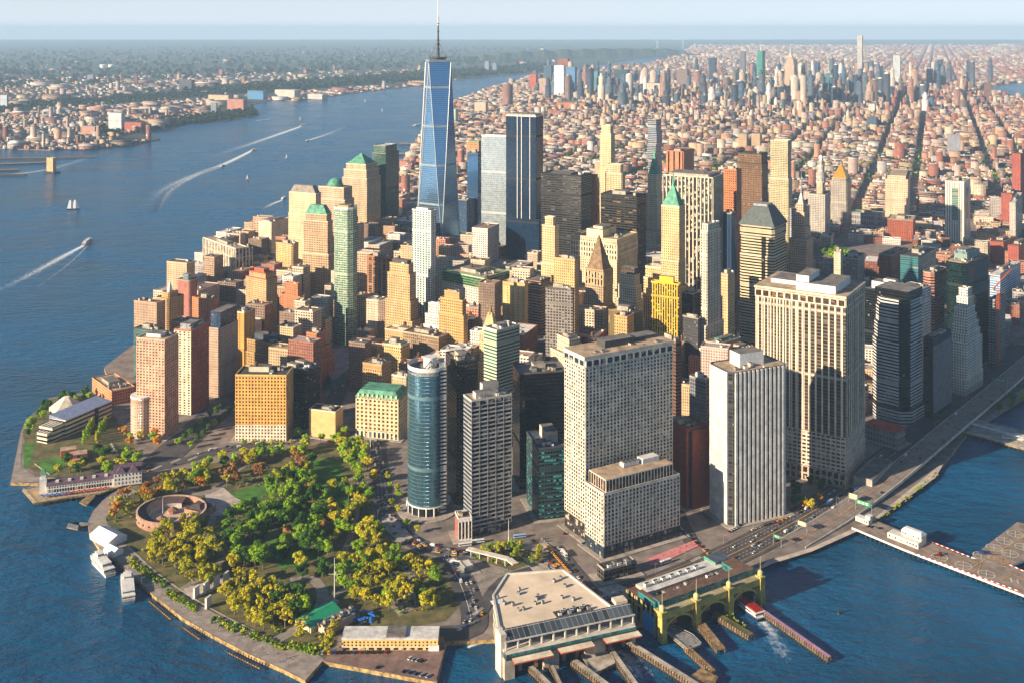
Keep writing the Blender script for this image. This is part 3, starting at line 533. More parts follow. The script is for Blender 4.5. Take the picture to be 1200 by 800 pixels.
w40 = T(OT, 'cream setback tower with green copper pyramid roof and spire', 796, 243, 775, 803, 432, 58, fac((206, 178, 128), 'dk', 3.2, 3.6, .42, .52, None, .3), 'green', tiers=[(.5, -.22, -.1, -.1, 0), (.66, -.1, -.05, 0, 0), (1, 0, 0, 0, 0)], pent=0, units=0, pc=pw(CR))
w40.pyramid('copper_roof', ROOF['green'], 30, .08, -.6); w40.mast('spire', ROOF['green'], .5, .5, w40.h+27, w40.h+47, 2.2, .4)
t = T(AB, 'building clad in yellow and black window checkerboard, yellow penthouse', 795.5, 334, 763, 798, 462, 62, fac((232, 186, 40), 'bk', 3.4, 4, .62, .6, (50, 48, 46), .42, .15, bc=(216, 176, 44)), 'tan', pent=[(.05, .75, .2, .7, 9, plain('yellow_wall', (226, 178, 40), .8, .15))], units=2, pc=plain('yellow_wall', (226, 178, 40), .8, .15))
T(OT, 'low black glass tower right of the yellow checkered building', 812, 345, 799, 822, 455, 50, fac((30, 32, 38), 'bk', 2.4, 3.8, .9, .85, None, .03), 'dark')
pyr = T(OT, 'tower with steep stone step-pyramid roof above a colonnade', 707, 318, 686, 718, 418, 55, fac((176, 152, 118), 'dk', 3.2, 3.8, .45, .55), 'brown', pent=0, units=0, pc=pw((170, 146, 112)), win=[dict(mat=pw((188, 162, 124)), bay=5, fl=12, ww=.5, wh=.85, z0=.82, z1=.99, dep=.9)])
pyr.pyramid('pyramid_roof', plain('stone_roof', (128, 104, 76), .9, .3, .2), 40*pyr.k, 0.02, -1.5)
T(OT, 'white stone tower tapering to a dark boxy crown', 747, 336, 720, 756, 428, 54, fac((212, 196, 164), 'dk', 3.2, 3.7, .45, .5, None, .15), 'tan', tiers=[(.55, 0, 0, 0, 0), (.8, .08, .04, .06, .06), (.98, .14, .1, .12, .12), (1.12, .2, .15, .18, .18)], pent=[(.05, .95, .05, .95, 10, fac((84, 70, 56), 'br', 3, 10, .5, .7))], units=0, pc=pw((212, 196, 164)))
eq = T(OT, 'broad cream office palace with arcaded top floors and light courts', 723, 282, 669, 747, 400, 58, fac((212, 196, 160), 'dk', 3.4, 3.9, .45, .55, None, .15), 'tan', tiers=[(1, 0, 0, 0, 0)], pent=[(.1, .75, .35, .7, 12, pw((212, 196, 160))), (.2, .6, .4, .6, 16, pw((212, 196, 160)))], units=9, pc=pw((212, 196, 160)), win=[dict(mat=pw((214, 198, 164)), bay=4.5, fl=9, ww=.5, wh=.7, z0=.8, z1=.96, dep=.8)])
T(OT, 'slim cream art-deco tower with chamfered crown beside the black slab', 650, 256, 635, 655, 398, 56, fac((214, 188, 140), 'dk', 3, 3.7, .4, .6, None, .2), 'tan', tiers=[(.62, -.15, -.3, -.1, 0), (.93, 0, 0, 0, 0), (1, .18, .18, .18, .18)], pent=0, units=0, pc=pw(CR))
T(OT, 'square tan tower with small windows in front of the cream art-deco tower', 673.5, 305, 649, 678.5, 444, 62, fac((206, 168, 112), 'dk', 3, 3.6, .4, .45, None, .2), 'brown', units=6, pc=pw(TN))
T(OT, 'grey gridded building with dark railing and roof tank, mid downtown', 671, 340, 639, 673, 465, 70, fac((140, 132, 124), 'dk', 4, 3.8, .66, .62, None, .3), 'dark', units=5, pc=pw((90, 80, 70)))
T(OT, 'brown banded block with dark crown left of the square tan tower', 634, 330, 616, 646, 430, 55, fac((168, 136, 112), 'br', 30, 3.9, 1, .45, None, .1), 'grey', tiers=[(.86, 0, 0, 0, 0), (1, .02, .02, .02, .02)], pent=0, units=3, pc=pw((70, 50, 42)))
T(OT, 'plain golden-yellow party wall tower with few windows', 615, 333, 589, 619, 436, 68, fac((214, 184, 124), 'dk', 8, 3.8, .18, .4, None, .2), 'tan', units=3, pc=pw(TN))
t = T(OT, 'cream tower with stepped pyramid temple and columned loggia on top', 580, 392, 562, 588, 472, 52, fac((206, 178, 128), 'dk', 3.2, 3.7, .42, .5, None, .2), 'tan', tiers=[(.55, -.25, -.3, -.1, 0), (1, 0, 0, 0, 0)], pent=0, units=0, pc=pw(CR), win=[dict(mat=pw((214, 190, 146)), bay=3.2, fl=9, ww=.5, wh=.8, z0=.84, z1=.99, dep=.8)])
t.pyramid('step_pyramid', pw((196, 166, 116)), 25, .3, -2); t.mast('brazier', pw((140, 110, 80)), .5, .5, t.h+22, t.h+34, 2.6, 1)
T(OT, 'golden tan setback tower with crenellated crown', 543, 345, 514, 548, 450, 58, fac((204, 160, 98), 'dk', 3.2, 3.7, .5, .55, None, .1), 'brown', tiers=[(.45, -.1, -.1, -.05, 0), (.75, 0, 0, 0, 0), (.92, .08, .05, .05, .05), (1, .2, .2, .2, .2)], pent=0, units=3, pc=pw(TN))
T(OT, 'tan stepped tower with narrow upper shaft, left of the white apartment tower', 481, 312, 452, 490, 424, 60, fac((204, 170, 120), 'dk', 3.1, 3.6, .5, .55, None, .1), 'brown', tiers=[(.42, -.1, -.12, -.1, 0), (.62, -.02, -.06, 0, 0), (.9, .05, .12, .05, .05), (1, .14, .2, .12, .12)], pent=[(.1, .9, .1, .9, 6, M_UNITD)], units=2, tank=1, pc=pw(TN))
T(OT, 'brown tower with twin orange piers and dark window strips', 453, 303, 430, 460, 394, 60, fac((168, 116, 74), 'dk', 9, 3.6, .75, .6, (130, 90, 60), .1), 'grey', units=6, pc=pw((170, 110, 70)))
T(AB, 'slim white high-rise with green glazed centre bays', 505, 248, 483, 511, 410, 60, fac((222, 218, 212), 'gn', 5, 3.5, .6, .7, None, .2), 'white', pent=[(.1, .8, .2, .8, 4, M_WHITE)], units=1, pc=pw((222, 218, 212)))
T(OT, 'broad white block with green painted cornice storeys', 568, 326, 518, 597, 418, 50, fac((208, 200, 184), 'dk', 3.3, 3.8, .5, .55, None, .15), 'tan', units=8, tank=1, pc=plain('green_cornice', (70, 128, 84), .8), win=[dict(mat=plain('green_cornice', (70, 128, 84), .8), bay=400, fl=4, ww=1, wh=.5, z0=.86, z1=.99, dep=1.2, piers=False, pane=PANEB)])
T(OT, 'small white ziggurat office building among tan towers', 524, 360, 494, 531, 446, 58, fac((214, 208, 194), 'dk', 3.6, 3.6, .55, .5, None, .2), 'white', tiers=[(.55, 0, -.1, 0, 0), (.7, .05, .05, .05, .05), (.85, .15, .2, .12, .1), (1, .3, .3, .25, .2)], pent=0, units=2, pc=M_WHITE)
t = T(OT, 'long gothic stone block with green copper roof garden domes', 628, 322, 596, 638, 384, 56, fac((196, 176, 146), 'dk', 3, 3.8, .5, .62), 'green', pent=[(.2, .8, .3, .6, 4, ROOF['green'])], units=3, pc=pw(ST))
b1 = T(OT, 'broad black steel slab tower with faint window bands', 681, 207, 634, 693.5, 366, 60, fac((40, 36, 34), 'bk', 7.5, 3.9, .93, .5, (44, 40, 38), .1, .1, bc=(96, 90, 84)), 'dark', units=6, pent=[(.2, .8, .3, .8, 3, M_BLACK)], pc=pw(BLK))
T(OT, 'lower black slab glinting gold, behind the broad cream office palace', 746, 231, 704, 757, 386, 60, fac((36, 30, 26), 'bk', 7, 3.9, .93, .5, (40, 34, 28), .25, .08, .2, bc=(150, 120, 60)), 'dark', units=4, pc=pw(BLK))
wo = T(OT, 'neo-gothic cream tower with pointed green copper crown', 770, 206, 757, 777, 318, 58, fac((208, 194, 160), 'dk', 2.8, 3.8, .42, .6), 'green', tiers=[(.42, -.6, -.4, -.3, -.2), (.8, 0, 0, 0, 0), (1, .1, .1, .1, .1)], pent=0, units=0, pc=pw(CR))
wo.pyramid('copper_crown', ROOF['green'], 48, .04, -1); wo.mast('finial', ROOF['green'], .5, .5, wo.h+40, wo.h+56, 2, .3)
T(AB, 'grey glass tower of irregularly stacked floor slabs', 769, 141, 759, 775.5, 256, 60, fac((176, 178, 180), 'bl', 30, 4.6, 1, .62, None, .15), 'white', tiers=[(.4, 0, 0, 0, 0), (.6, .06, -.06, 0, 0), (.75, -.08, .02, 0, 0), (.88, .05, -.08, 0, 0), (1, -.02, .12, 0, 0)], pent=0, units=0)
t = T('telephone_tower', 'windowless salmon brown tower with blocky buttressed shafts', 800, 178, 781, 812, 266, 62, plain('salmon_granite', (186, 122, 90), .9, .2), 'brown', pent=[(.1, .4, .2, .6, 5)], units=0, pc=pw((180, 120, 90)), win=[dict(mat=plain('salmon_granite', (186, 122, 90), .9, .2), bay=12, fl=900, ww=.3, wh=.999, dep=3, spand=False, pane=PANEB)])
T(AB, 'tall slender limestone tower with notched crown', 716, 148, 703, 720.5, 306, 58, fac((218, 198, 152), 'dk', 3.4, 3.8, .45, .55, None, .25), 'tan', tiers=[(.72, -.04, -.04, 0, 0), (.94, 0, 0, 0, 0), (1, .12, .12, .1, .1)], pent=0, units=0, pc=pw(CR))
T(AB, 'shorter cream tower with round-arched crown beside the slender limestone tower', 729, 194, 709, 733, 318, 60, fac((214, 192, 150), 'dk', 3.4, 3.8, .5, .6, None, .2), 'tan', chamf=.12, tiers=[(.72, -.06, -.05, 0, 0), (.92, 0, 0, 0, 0), (1, .08, .08, .08, .08)], pent=0, units=0, pc=pw(CR))
T(OT, 'orange brick art-deco telephone building with stepped shoulders', 700, 206, 679, 703, 316, 62, fac((190, 110, 62), 'dk', 2.8, 3.9, .4, .6), 'brown', tiers=[(.6, 0, 0, 0, 0), (.85, .1, .05, .05, .05), (1, .25, .1, .1, .1)], pent=0, units=0, pc=pw(OR))
# -- the new glass towers
t3 = T(OT, 'dark glass tower with pale vertical columns, rising behind the silver tower', 628, 137, 593, 636.5, 345, 66, fac((30, 34, 38), 'bl', 2.2, 4.1, .95, .88, None, .0, .05, .45), 'white', pent=[(.03, .97, .03, .97, 4)], units=0, pc=M_WHITE)
m = MB(); [m.box(-t3.w/2-.6, -t3.w/2-.02, v*t3.d-.5, v*t3.d+.5, t3.h*.4, t3.h+4) for v in (-.3, -.02, .12)]; m.build('facade_column', M_WHITE, t3.root)
t3.box('lower_glass_block', fac((22, 32, 46), 'bl', 2.2, 4.1, .96, .95, None, 0, .06, .4), -.02, 1.06, -.1, 1.0, 0, t3.h*.42, ROOF['blue'])
T(OT, 'smooth silver mirror-glass tower filling with sky', 602, 161, 564, 607.5, 331, 68, fac((200, 206, 206), 'sv', 1.6, 4.1, .96, .94, None, 0, .14, .6), 'white', pent=[(.1, .9, .2, .9, 3, M_WHITE)], units=0, pc=M_WHITE, par=2)
T(OT, 'blue glass tower left of the silver mirror-glass tower', 560, 180, 547.5, 565, 296, 66, fac((50, 80, 110), 'sky', 1.8, 4.1, .95, .85, None, 0, .06, .6), 'blue', units=0, pc=pw((60, 80, 110)))
T(OT, 'tan masonry tower with green roof edge behind the blue glass tower', 561, 166, 549, 565, 272, 66, fac((196, 150, 100), 'dk', 3, 4, .45, .55), 'green', pent=0, units=0, pc=ROOF['green'])
T(OT, 'low blue-grey glass block beside the tall spired tower', 547, 235, 534, 556, 300, 62, fac((60, 90, 120), 'bl', 2, 4, .9, .6, None, .05), 'blue', units=2)
def wtc():
    D = F*H/(316-EY); k = D/F; c = (D*(512.0-600)/F, D+36)
    root = empty('glass_skyscraper', (*c, 0), R(58), 'tallest glass skyscraper with tapering triangular faces and a needle mast', 'skyscraper'); FOOT.append((*c, 62, 62, R(58), 'w'))
    b = 31.5; zp, zt = 55, 412
    m = MB(); m.box(-b, b, -b, b, 0, zp, top=False); m.build('podium', fac((196, 186, 160), 'lt', 2, 55, .7, .9, None, .3, .15), root)
    g = fac((150, 168, 184), 'mir', 1.55, 4.1, .97, .93, None, 0, .09, .85); m = MB(); q = b*1.02
    B = [(-b, -b), (b, -b), (b, b), (-b, b)]; Tp = [(0, -q), (q, 0), (0, q), (-q, 0)]; Tp = [(x*.98, y*.98) for x, y in Tp]
    for i in range(4):
        a, n = B[i], B[(i+1) % 4]; t, t2 = Tp[i], Tp[(i+1) % 4]
        m.face([(*a, zp), (*n, zp), (*t, zt)], [(0, zp), (62, zp), (31, zt)]); m.face([(*n, zp), (*t2, zt), (*t, zt)], [(100, zp), (122, zt), (78, zt)])
    m.build('wall', g, root)
    e = MB()
    for i in range(4):
        for t in (Tp[i], Tp[i-1]): e.bar((*[x*1.003 for x in B[i]], zp), (*[x*1.004 for x in t], zt), .9)
    e.build('steel_edges', M_STEEL, root)
    m = MB(); m.prism([(x*1.0, y*1.0) for x, y in Tp], zt, zt+6); m.build('parapet', fac((150, 165, 176), 'sky', 1.5, 6, .9, .9, None, 0, .1, .7), root)
    m = MB(); m.cyl(0, 0, 16, zt+6, zt+8, 20); m.cyl(0, 0, 19, zt+9, zt+10.5, 20)
    for i in range(10): m.bar((13*math.cos(i*.628), 13*math.sin(i*.628), zt+6), (18*math.cos(i*.628), 18*math.sin(i*.628), zt+12), .7)
    m.build('communications_ring', M_UNITD, root)
    m = MB(); m.cyl(0, 0, 2.6, zt+6, zt+40, 10, r2=2.2)
    for i in range(3): m.cyl(0, 0, 4.2-i*.3, zt+26+i*9, zt+28+i*9, 10)
    m.cyl(0, 0, 2.0, zt+40, zt+75, 8, r2=1.5); m.cyl(0, 0, 3, zt+62, zt+63.5, 8); m.cyl(0, 0, 2.6, zt+78, zt+79.5, 8)
    m.build('mast', M_UNITD, root)
    m = MB(); m.cyl(0, 0, 1.9, zt+75, zt+92, 8, r2=1.7); m.cyl(0, 0, 1.2, zt+92, zt+122, 8, r2=.5); m.cyl(0, 0, 1.3, zt+112, zt+128, 8, r2=.4); m.build('beacon', M_WHITE, root)
    for i in range(4):
        a = i*math.pi/2+.4; m = MB(); m.bar((17*math.cos(a), 17*math.sin(a), zt+9), (0, 0, zt+44), .5); m.build('guy_stay', M_BLACK, root)
wtc()
# -- the riverside group left of it
t = T(OT, 'beige tower with green copper pyramid roof and setbacks', 430, 194, 401, 446, 301, 66, fac((200, 176, 140), 'dk', 3, 3.9, .5, .5, None, .12), 'green', tiers=[(.32, -.06, -.1, -.05, 0), (.85, 0, -.02, 0, 0), (.94, .04, .04, .04, .04), (1, .1, .1, .1, .1)], pent=0, units=0, pc=pw(CR))
t.pyramid('copper_pyramid', ROOF['green'], 21, .03, .3)
T(OT, 'dark green glass tower with slanted roof beside the river', 452, 172, 436, 467.5, 292, 66, fac((44, 70, 58), 'gn', 2, 4.1, 1, .6, (52, 66, 56), .06, .1, .2), 'white', tiers=[(.2, -.05, -.1, -.05, 0), (.93, 0, 0, 0, 0), (1, .1, .05, .1, 0)], pent=0, units=2, pc=pw((140, 136, 120)))
t = T(OT, 'beige tower topped by a low green dome', 404, 221, 371, 415, 316, 66, fac((200, 172, 140), 'dk', 3, 3.9, .5, .5, None, .12), 'tan', tiers=[(.55, -.1, -.06, -.05, 0), (.85, 0, 0, 0, 0), (1, .05, .05, .05, .05)], pent=0, units=0, pc=pw(CR)); t.dome('dome', ROOF['green'], min(t.w, t.d)*.46, 17)
T(OT, 'pale stepped tower with blunt truncated pyramid top', 371, 218, 338, 378, 342, 66, fac((216, 190, 150), 'dk', 3, 3.9, .35, .4, None, .1), 'grey', tiers=[(.5, -.05, -.05, 0, 0), (.72, 0, 0, 0, 0), (.92, .1, .03, .05, 0)], pent=0, units=0, pc=pw(CR)).pyramid('blunt_roof', plain('roof_lead', (130, 120, 110), .7), 14, .7, -1, None)
t = T(OT, 'beige gridded tower with faceted green copper mansard top', 384, 252, 356, 390, 358, 68, fac((196, 164, 124), 'dk', 3.4, 3.9, .55, .55, None, .1), 'green', tiers=[(.56, -.2, -.1, -.08, 0), (.92, 0, 0, 0, 0), (1, .05, .05, .05, .05)], pent=0, units=0, pc=pw(CR)); t.pyramid('copper_mansard', ROOF['green'], 15, .6, .4)
T(OT, 'white boxy riverside block with pale blank windows', 318, 261, 303, 338, 322, 62, fac((214, 194, 162), 'lt', 3.4, 3.8, .4, .4, None, .4), 'tan', pent=[(.1, .9, .3, .9, 3)], units=1, pc=pw(CR))
cv = T(AB, 'slender green glass apartment tower with rounded corner and white edge', 411, 246, 389, 421, 405, 66, fac((180, 196, 170), 'gn', 3, 3.4, .8, .72, (190, 196, 170), .35, .1, .2, bc=(176, 180, 120)), 'tan', chamf=.24, pent=[(.15, .8, .2, .8, 5, pw(TN))], units=4, par=2.5, pc=M_WHITE)
T(AB, 'wide white apartment slab of alternating bays beside the river', 276, 292, 238, 296, 354, 40, fac((218, 200, 170), 'dk', 6, 3, .5, .6, (200, 170, 130), .25), 'tan', tiers=[(.82, 0, 0, 0, 0), (1, 0, .3, 0, 0)], units=4, pc=pw((218, 204, 180)), win=[dict(mat=pw((218, 204, 180)), bay=6.5, fl=900, ww=.6, wh=.999, dep=1.2, spand=False)])
t = T(AB, 'brown brick apartment tower with stepped red roof crown', 312, 322, 288, 325, 400, 56, fac((206, 166, 118), 'dk', 3.4, 3.1, .5, .5, None, .2), 'brown', tiers=[(.92, 0, 0, 0, 0), (1, .12, .1, .1, .1)], pent=[(.2, .8, .2, .8, 6, pw((170, 84, 54)))], units=0, tank=0, pc=pw((170, 84, 54)))
T(AB, 'beige paired apartment towers fused at the waist', 343, 287, 322, 351, 352, 60, fac((212, 180, 122), 'dk', 3.6, 3.1, .5, .55, None, .2), 'brown', chamf=.15, pc=pw(TN))
T(AB, 'orange brick stepped apartment tower with square cap', 352, 342, 326, 360, 412, 60, fac((184, 118, 78), 'dk', 3.4, 3.1, .42, .5, None, .25), 'brown', tiers=[(.62, 0, -.1, -.06, 0), (.9, .06, .04, .04, .04), (1.1, .28, .25, .2, .2)], pent=0, units=1, pc=pw((200, 120, 70)))
T(AB, 'narrow orange setback tower stepping down towards the road', 372, 392, 359, 385, 452, 60, fac((190, 116, 76), 'dk', 3.2, 3.1, .42, .5, None, .2), 'brown', tiers=[(.5, 0, -.25, -.3, 0), (.72, 0, -.1, -.15, 0), (1, 0, .1, .1, 0)], pc=pw((196, 126, 84)))
T(OT, 'brown-gold masonry building with green roof terraces and dark mansard', 321, 404, 288, 336, 452, 60, fac((176, 140, 84), 'dk', 3, 3.5, .5, .6, None, .15), 'dark', tiers=[(.7, 0, 0, 0, 0), (1, .04, 0, .02, .02)], pent=[(.4, .95, .2, .9, 7, pw((70, 76, 86)))], units=6, tank=1, pc=pw((180, 150, 90)))
T(OT, 'squat black glass cube with cluttered roof beside the tunnel road', 358, 434, 332, 375, 504, 60, fac((30, 30, 34), 'bk', 3, 4, .85, .6, None, .06), 'blue', pent=[(.1, .4, .5, .9, 4), (.5, .8, .4, .8, 5)], units=9, pc=pw((70, 80, 90)))
T(AB, 'apartment tower with dark blue glass cylinder crown', 258, 369, 245, 279, 466, 72, fac((196, 160, 132), 'lt', 3, 3.2, .55, .5, None, .3, .08, .2), 'blue', tiers=[(.84, 0, 0, 0, 0)], pent=[(.05, .98, .05, .95, 20, fac((30, 44, 70), 'bl', 2, 4, .95, .7, None, .05))], units=3, par=0)
T(AB, 'rust brick apartment tower with cream corner bay, second in its riverside row', 224, 388, 204, 245, 486, 74, fac((186, 102, 70), 'dk', 3.2, 3.2, .5, .5, None, .2), 'white', pent=[(.2, .75, .25, .85, 6, M_UNIT)], units=4, pc=pw((190, 110, 76)), win=[dict(mat=pw((222, 206, 176)), on='L', bay=6, fl=3.2, ww=.45, wh=.6, dep=.5)])
rz = T(AB, 'tall pink brick apartment tower nearest the museum park, curved terrace base', 193, 399, 160, 209, 514, 75, fac((206, 158, 126), 'lt', 3.4, 3.2, .55, .5, None, .2), 'tan', pent=[(.3, .9, .3, .8, 4, M_WHITE)], units=4, pc=pw((214, 176, 146)), win=[dict(mat=pw((212, 164, 132)), bay=4.2, fl=3.4, ww=.55, wh=.5, z0=.06, z1=.985, dep=.45, pane=PANEG)])
m = MB(); m.cyl(-rz.w*.3, rz.d*.38, rz.d*.36, 0, rz.h*.4, 28); m.build('curved_base', fac((212, 170, 140), 'lt', 3.6, 3.4, .5, .5), rz.root)
m = MB(); m.cyl(-rz.w*.3, rz.d*.38, rz.d*.37, rz.h*.4, rz.h*.4+2, 28); m.build('curved_parapet', M_WHITE, rz.root)
T(AB, 'dark banded glass building peeking out behind the pink brick tower', 184, 388, 157, 192, 446, 70, fac((60, 84, 80), 'gn', 30, 3.8, 1, .55, None, .05), 'blue', pc=pw((50, 70, 70)))
T(AB, 'apartment tower with small white pyramid lantern on its roof', 197, 346, 181, 217, 424, 60, fac((196, 158, 104), 'dk', 3.4, 3.1, .5, .5, None, .25), 'brown', tiers=[(.93, 0, 0, 0, 0), (1, .2, .2, .2, .2)], units=0, pent=0, chamf=.1, pc=pw(TN)).pyramid('lantern', M_WHITE, 16, .05, -6)
T(AB, 'red and blue apartment tower with grey glass cylinder top', 222, 330, 207, 232, 402, 60, fac((176, 92, 66), 'lt', 3.2, 3.1, .5, .5, None, .2), 'grey', pent=[(.3, .7, .3, .7, 9, M_GLASSW)], units=0, chamf=.1)
T(AB, 'lower orange brick block between the riverside apartment towers', 246, 352, 225, 256, 412, 60, fac((200, 128, 84), 'dk', 3.2, 3.1, .5, .5, None, .2), 'brown', pc=pw(OR))
T(AB, 'thin mustard yellow side-wall building', 286, 367, 277, 299, 444, 66, fac((206, 150, 70), 'dk', 9, 3.2, .2, .4, None, .1), 'brown', tiers=[(1, 0, 0, 0, 0)], pc=pw(CR))
wb = T('masonry_block', 'golden brick office building with white stone base facing the park', 335.5, 440, 278, 343.5, 517, 88, fac((214, 160, 84), 'br', 3.6, 3.9, .5, .5), 'dark', pent=[(.4, .6, .4, .8, 6, pw(CR)), (.7, .85, .4, .7, 5, pw(CR))], units=6, tank=1, d=60, w=34, pc=pw((222, 184, 110)),
       win=[dict(mat=pw((222, 168, 90)), on='L', bay=3.7, fl=4, ww=.5, wh=.55, z0=.26, z1=1, dep=.6, pane=PANEB), dict(mat=pw((222, 210, 186)), on='L', bay=3.7, fl=4.2, ww=.5, wh=.55, z0=0, z1=.26, dep=.7, pane=PANEB), dict(mat=pw((200, 160, 100)), on='R', bay=3.7, fl=4, ww=.5, wh=.55, z0=0, z1=1, dep=.5, pane=PANEB)])
bx = T('tunnel_vent_building', 'blank sandy cubic building with flat roof by the tunnel road', 393, 483, 362, 402, 515, 72, plain('sand_wall', (206, 168, 112), .9, .12), 'dark', pent=[(.3, .6, .3, .6, 3)], units=4, pc=pw(CR))
ob = T('masonry_block', 'cream stone block with green copper mansard roof by the park corner', 467, 468, 417, 478, 516, 76, fac((214, 190, 146), 'br', 3.8, 4, .5, .55), 'dark', pent=[(.3, .7, .35, .6, 7, pw(CR)), (.2, .35, .5, .7, 6, pw((150, 120, 60)))], units=3, pc=pw(CR),
       win=[dict(mat=pw((216, 194, 152)), bay=5.2, fl=4.6, ww=.5, wh=.55, z0=.2, z1=.98, dep=.6, pane=PANEB), dict(mat=pw((222, 206, 172)), bay=5.2, fl=9, ww=.55, wh=.75, z0=0, z1=.2, dep=.8, pane=PANEG)])
u0, u1, v0, v1, z1 = ob.top; m = MB(); m.pyr(u0-.8, u1+.8, v0-.8, v1+.8, z1, z1+8, 0, .8); m.build('mansard_roof', ROOF['green'], ob.root)
for i in range(9):
    m = MB(); m.box(-1, 1, -1.6, 1, 0, 3, 0, 0); m.build('dormer', pw((206, 196, 150)), ob.root, (-ob.w/2-.2, (-.45+i*.11)*ob.d, z1+1), math.pi/2)
def state():
    """curved mirror tower on the park corner"""
    D = F*H/(609-EY); k = D/F; h = H-(437-EY)*k; c = P(496, 600); c = (c.x+2, c.y+6); a = R(8)
    root = empty('curved_glass_tower', (*c, 0), a, 'curved blue mirror-glass tower with a bright sun streak and white flank', 'office tower'); root.scale = (.78, .78, 1); FOOT.append((*c, 34, 34, a, 's'))
    n = 26; r = 27; q = [(-20+0, 20)]; arc = []
    for i in range(n+1):
        t = R(118)+R(176)*i/n; arc.append((4+r*math.cos(t), 4+r*math.sin(t)))
    poly = arc+[(17, 30)]
    zb = h*.06; gm = fac((100, 136, 148), 'tmir', 1.5, 3.7, .97, .86, (70, 96, 106), 0, .12, .8)
    m = MB(); m.prism(arc+[(19, -18), (19, 24), (-6, 28)], zb, h*.99, top=False); m.build('wall', gm, root)
    m = MB(); m.prism(arc+[(19, -18), (19, 24), (-6, 28)], 0, zb*.99); m.build('lobby', fac((60, 70, 74), 'bk', 3, 9, .9, .9, None, .1), root)
    m = MB()
    for i in range(0, n+1, 3): m.cyl(arc[i][0]*1.04, arc[i][1]*1.04, .9, 0, zb+.3, 8)
    m.cyl(4, 4, r*1.05, zb, zb+1.2, 32); m.build('colonnade', M_WHITE, root)
    m = MB()
    for j in range(n): m.prism([arc[j], arc[j+1], (arc[j+1][0]*.985+.06, arc[j+1][1]*.985+.06), (arc[j][0]*.985+.06, arc[j][1]*.985+.06)], h*.965, h+2.5)
    m.build('rim', M_WHITE, root)
    m = MB(); m.prism(arc+[(19, -18), (19, 24), (-6, 28)], h*.975, h*.985); m.build('roof', ROOF['grey'], root)
    m = MB(); m.prism([(15.5, -19.5), (25, -17), (25, 24), (19.2, 24)], 0, h+2); m.build('side_wall', fac((206, 206, 200), 'bk', 12, 3.7, .8, .45, None, .03), root)
    m = MB(); m.cyl(6, 6, 8.5, h*.985, h+8, 20); m.build('drum', M_WHITE, root)
    m = MB(); [m.bar((6, -8, h+7), (6+10*math.cos(t), -8+10*math.sin(t), h-2), .5) for t in (2.6, 3.4, 4.2, 5, 5.8)]; m.build('roof_truss', M_BLACK, root)
state()
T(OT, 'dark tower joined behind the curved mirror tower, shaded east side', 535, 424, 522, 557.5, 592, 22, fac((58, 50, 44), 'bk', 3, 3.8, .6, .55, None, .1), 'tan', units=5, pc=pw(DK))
t24 = T(OT, 'grey pier-and-spandrel tower with white striped window bands, behind the shrine', 552.5, 470, 546, 599.5, 629, 26, fac((90, 92, 96), 'bk', 1.8, 4, .8, .55, (150, 152, 156), .05), 'tan', pent=[(.15, .7, .2, .6, 6, pw((176, 170, 162))), (.4, .8, .6, .95, 11, M_UNITD)], units=8, pc=pw((190, 184, 172)), d=19,
       win=[dict(mat=pw((176, 174, 172)), on='R', bay=400, fl=4, ww=1, wh=.66, z0=.05, z1=.97, dep=.5, piers=False), dict(mat=pw((120, 120, 124)), on='R', bay=9, fl=900, ww=.94, wh=1, z0=0, z1=1, dep=.55, spand=False)])
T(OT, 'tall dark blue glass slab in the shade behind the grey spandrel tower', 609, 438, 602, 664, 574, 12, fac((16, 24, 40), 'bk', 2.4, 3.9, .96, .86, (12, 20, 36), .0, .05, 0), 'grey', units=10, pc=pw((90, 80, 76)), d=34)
T(OT, 'dark low tower with glowing turquoise window bands', 631, 526, 617, 663, 610, 14, fac((30, 60, 64), 'bk', 3, 4, .8, .5, None, .5, .08, bc=(60, 170, 170)), 'blue', pent=[(.4, .85, .3, .8, 11, pw((206, 184, 160)))], units=6, pc=pw((60, 60, 66)))
T(OT, 'wedge tower with white ribs on its sunny side and green bands', 582, 388, 567, 609, 526, 44, fac((206, 204, 170), 'gn', 30, 3.8, 1, .5, None, 0), 'grey', units=4, pc=M_WHITE, tiers=[(.45, 0, -.1, -.1, 0), (1, 0, 0, 0, 0)])
T(OT, 'brown slab tower with flat crown band, right of the cream slab tower', 792, 402, 772, 797, 548, 30, fac((110, 76, 60), 'br', 30, 3.8, 1, .4, None, .05), 'brown', units=2, pc=pw((120, 84, 66)))
# -- lower blocks between them
T('masonry_block', 'low tan stone block with green copper roof lights, right of the yard', 840, 404, 826, 868, 476, 40, fac((190, 160, 116), 'dk', 3.4, 4.2, .45, .55), 'tan', pent=[(.2, .8, .2, .6, 5, ROOF['green'])], units=5, pc=pw(CR))
T('masonry_block', 'low pinkish building with red cornice behind the white ribbed tower', 868, 412, 849, 886, 486, 40, fac((206, 168, 130), 'dk', 3.6, 4.4, .5, .5), 'brown', units=7, pc=pw((180, 96, 66)))
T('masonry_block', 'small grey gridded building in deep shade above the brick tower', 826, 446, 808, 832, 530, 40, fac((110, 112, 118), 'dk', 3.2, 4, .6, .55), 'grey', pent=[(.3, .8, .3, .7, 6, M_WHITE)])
T('masonry_block', 'ornate tan mansion block with rooftop clutter beside the tunnel road', 447, 428, 425, 458, 480, 66, fac((196, 156, 104), 'dk', 3.4, 4.2, .45, .55), 'grey', units=6, tank=1, pc=pw(TN))
T('masonry_block', 'cream block with green roof pavilion, left of the curved mirror tower', 470, 406, 448, 480, 460, 62, fac((206, 176, 118), 'dk', 3.4, 4, .45, .55), 'green', units=3, pc=pw(CR))
T('masonry_block', 'tan corner block with white window bays left of the curved tower', 476, 442, 459, 482, 500, 62, fac((206, 170, 122), 'lt', 3.6, 4, .5, .55), 'tan', units=3, pc=pw(CR))
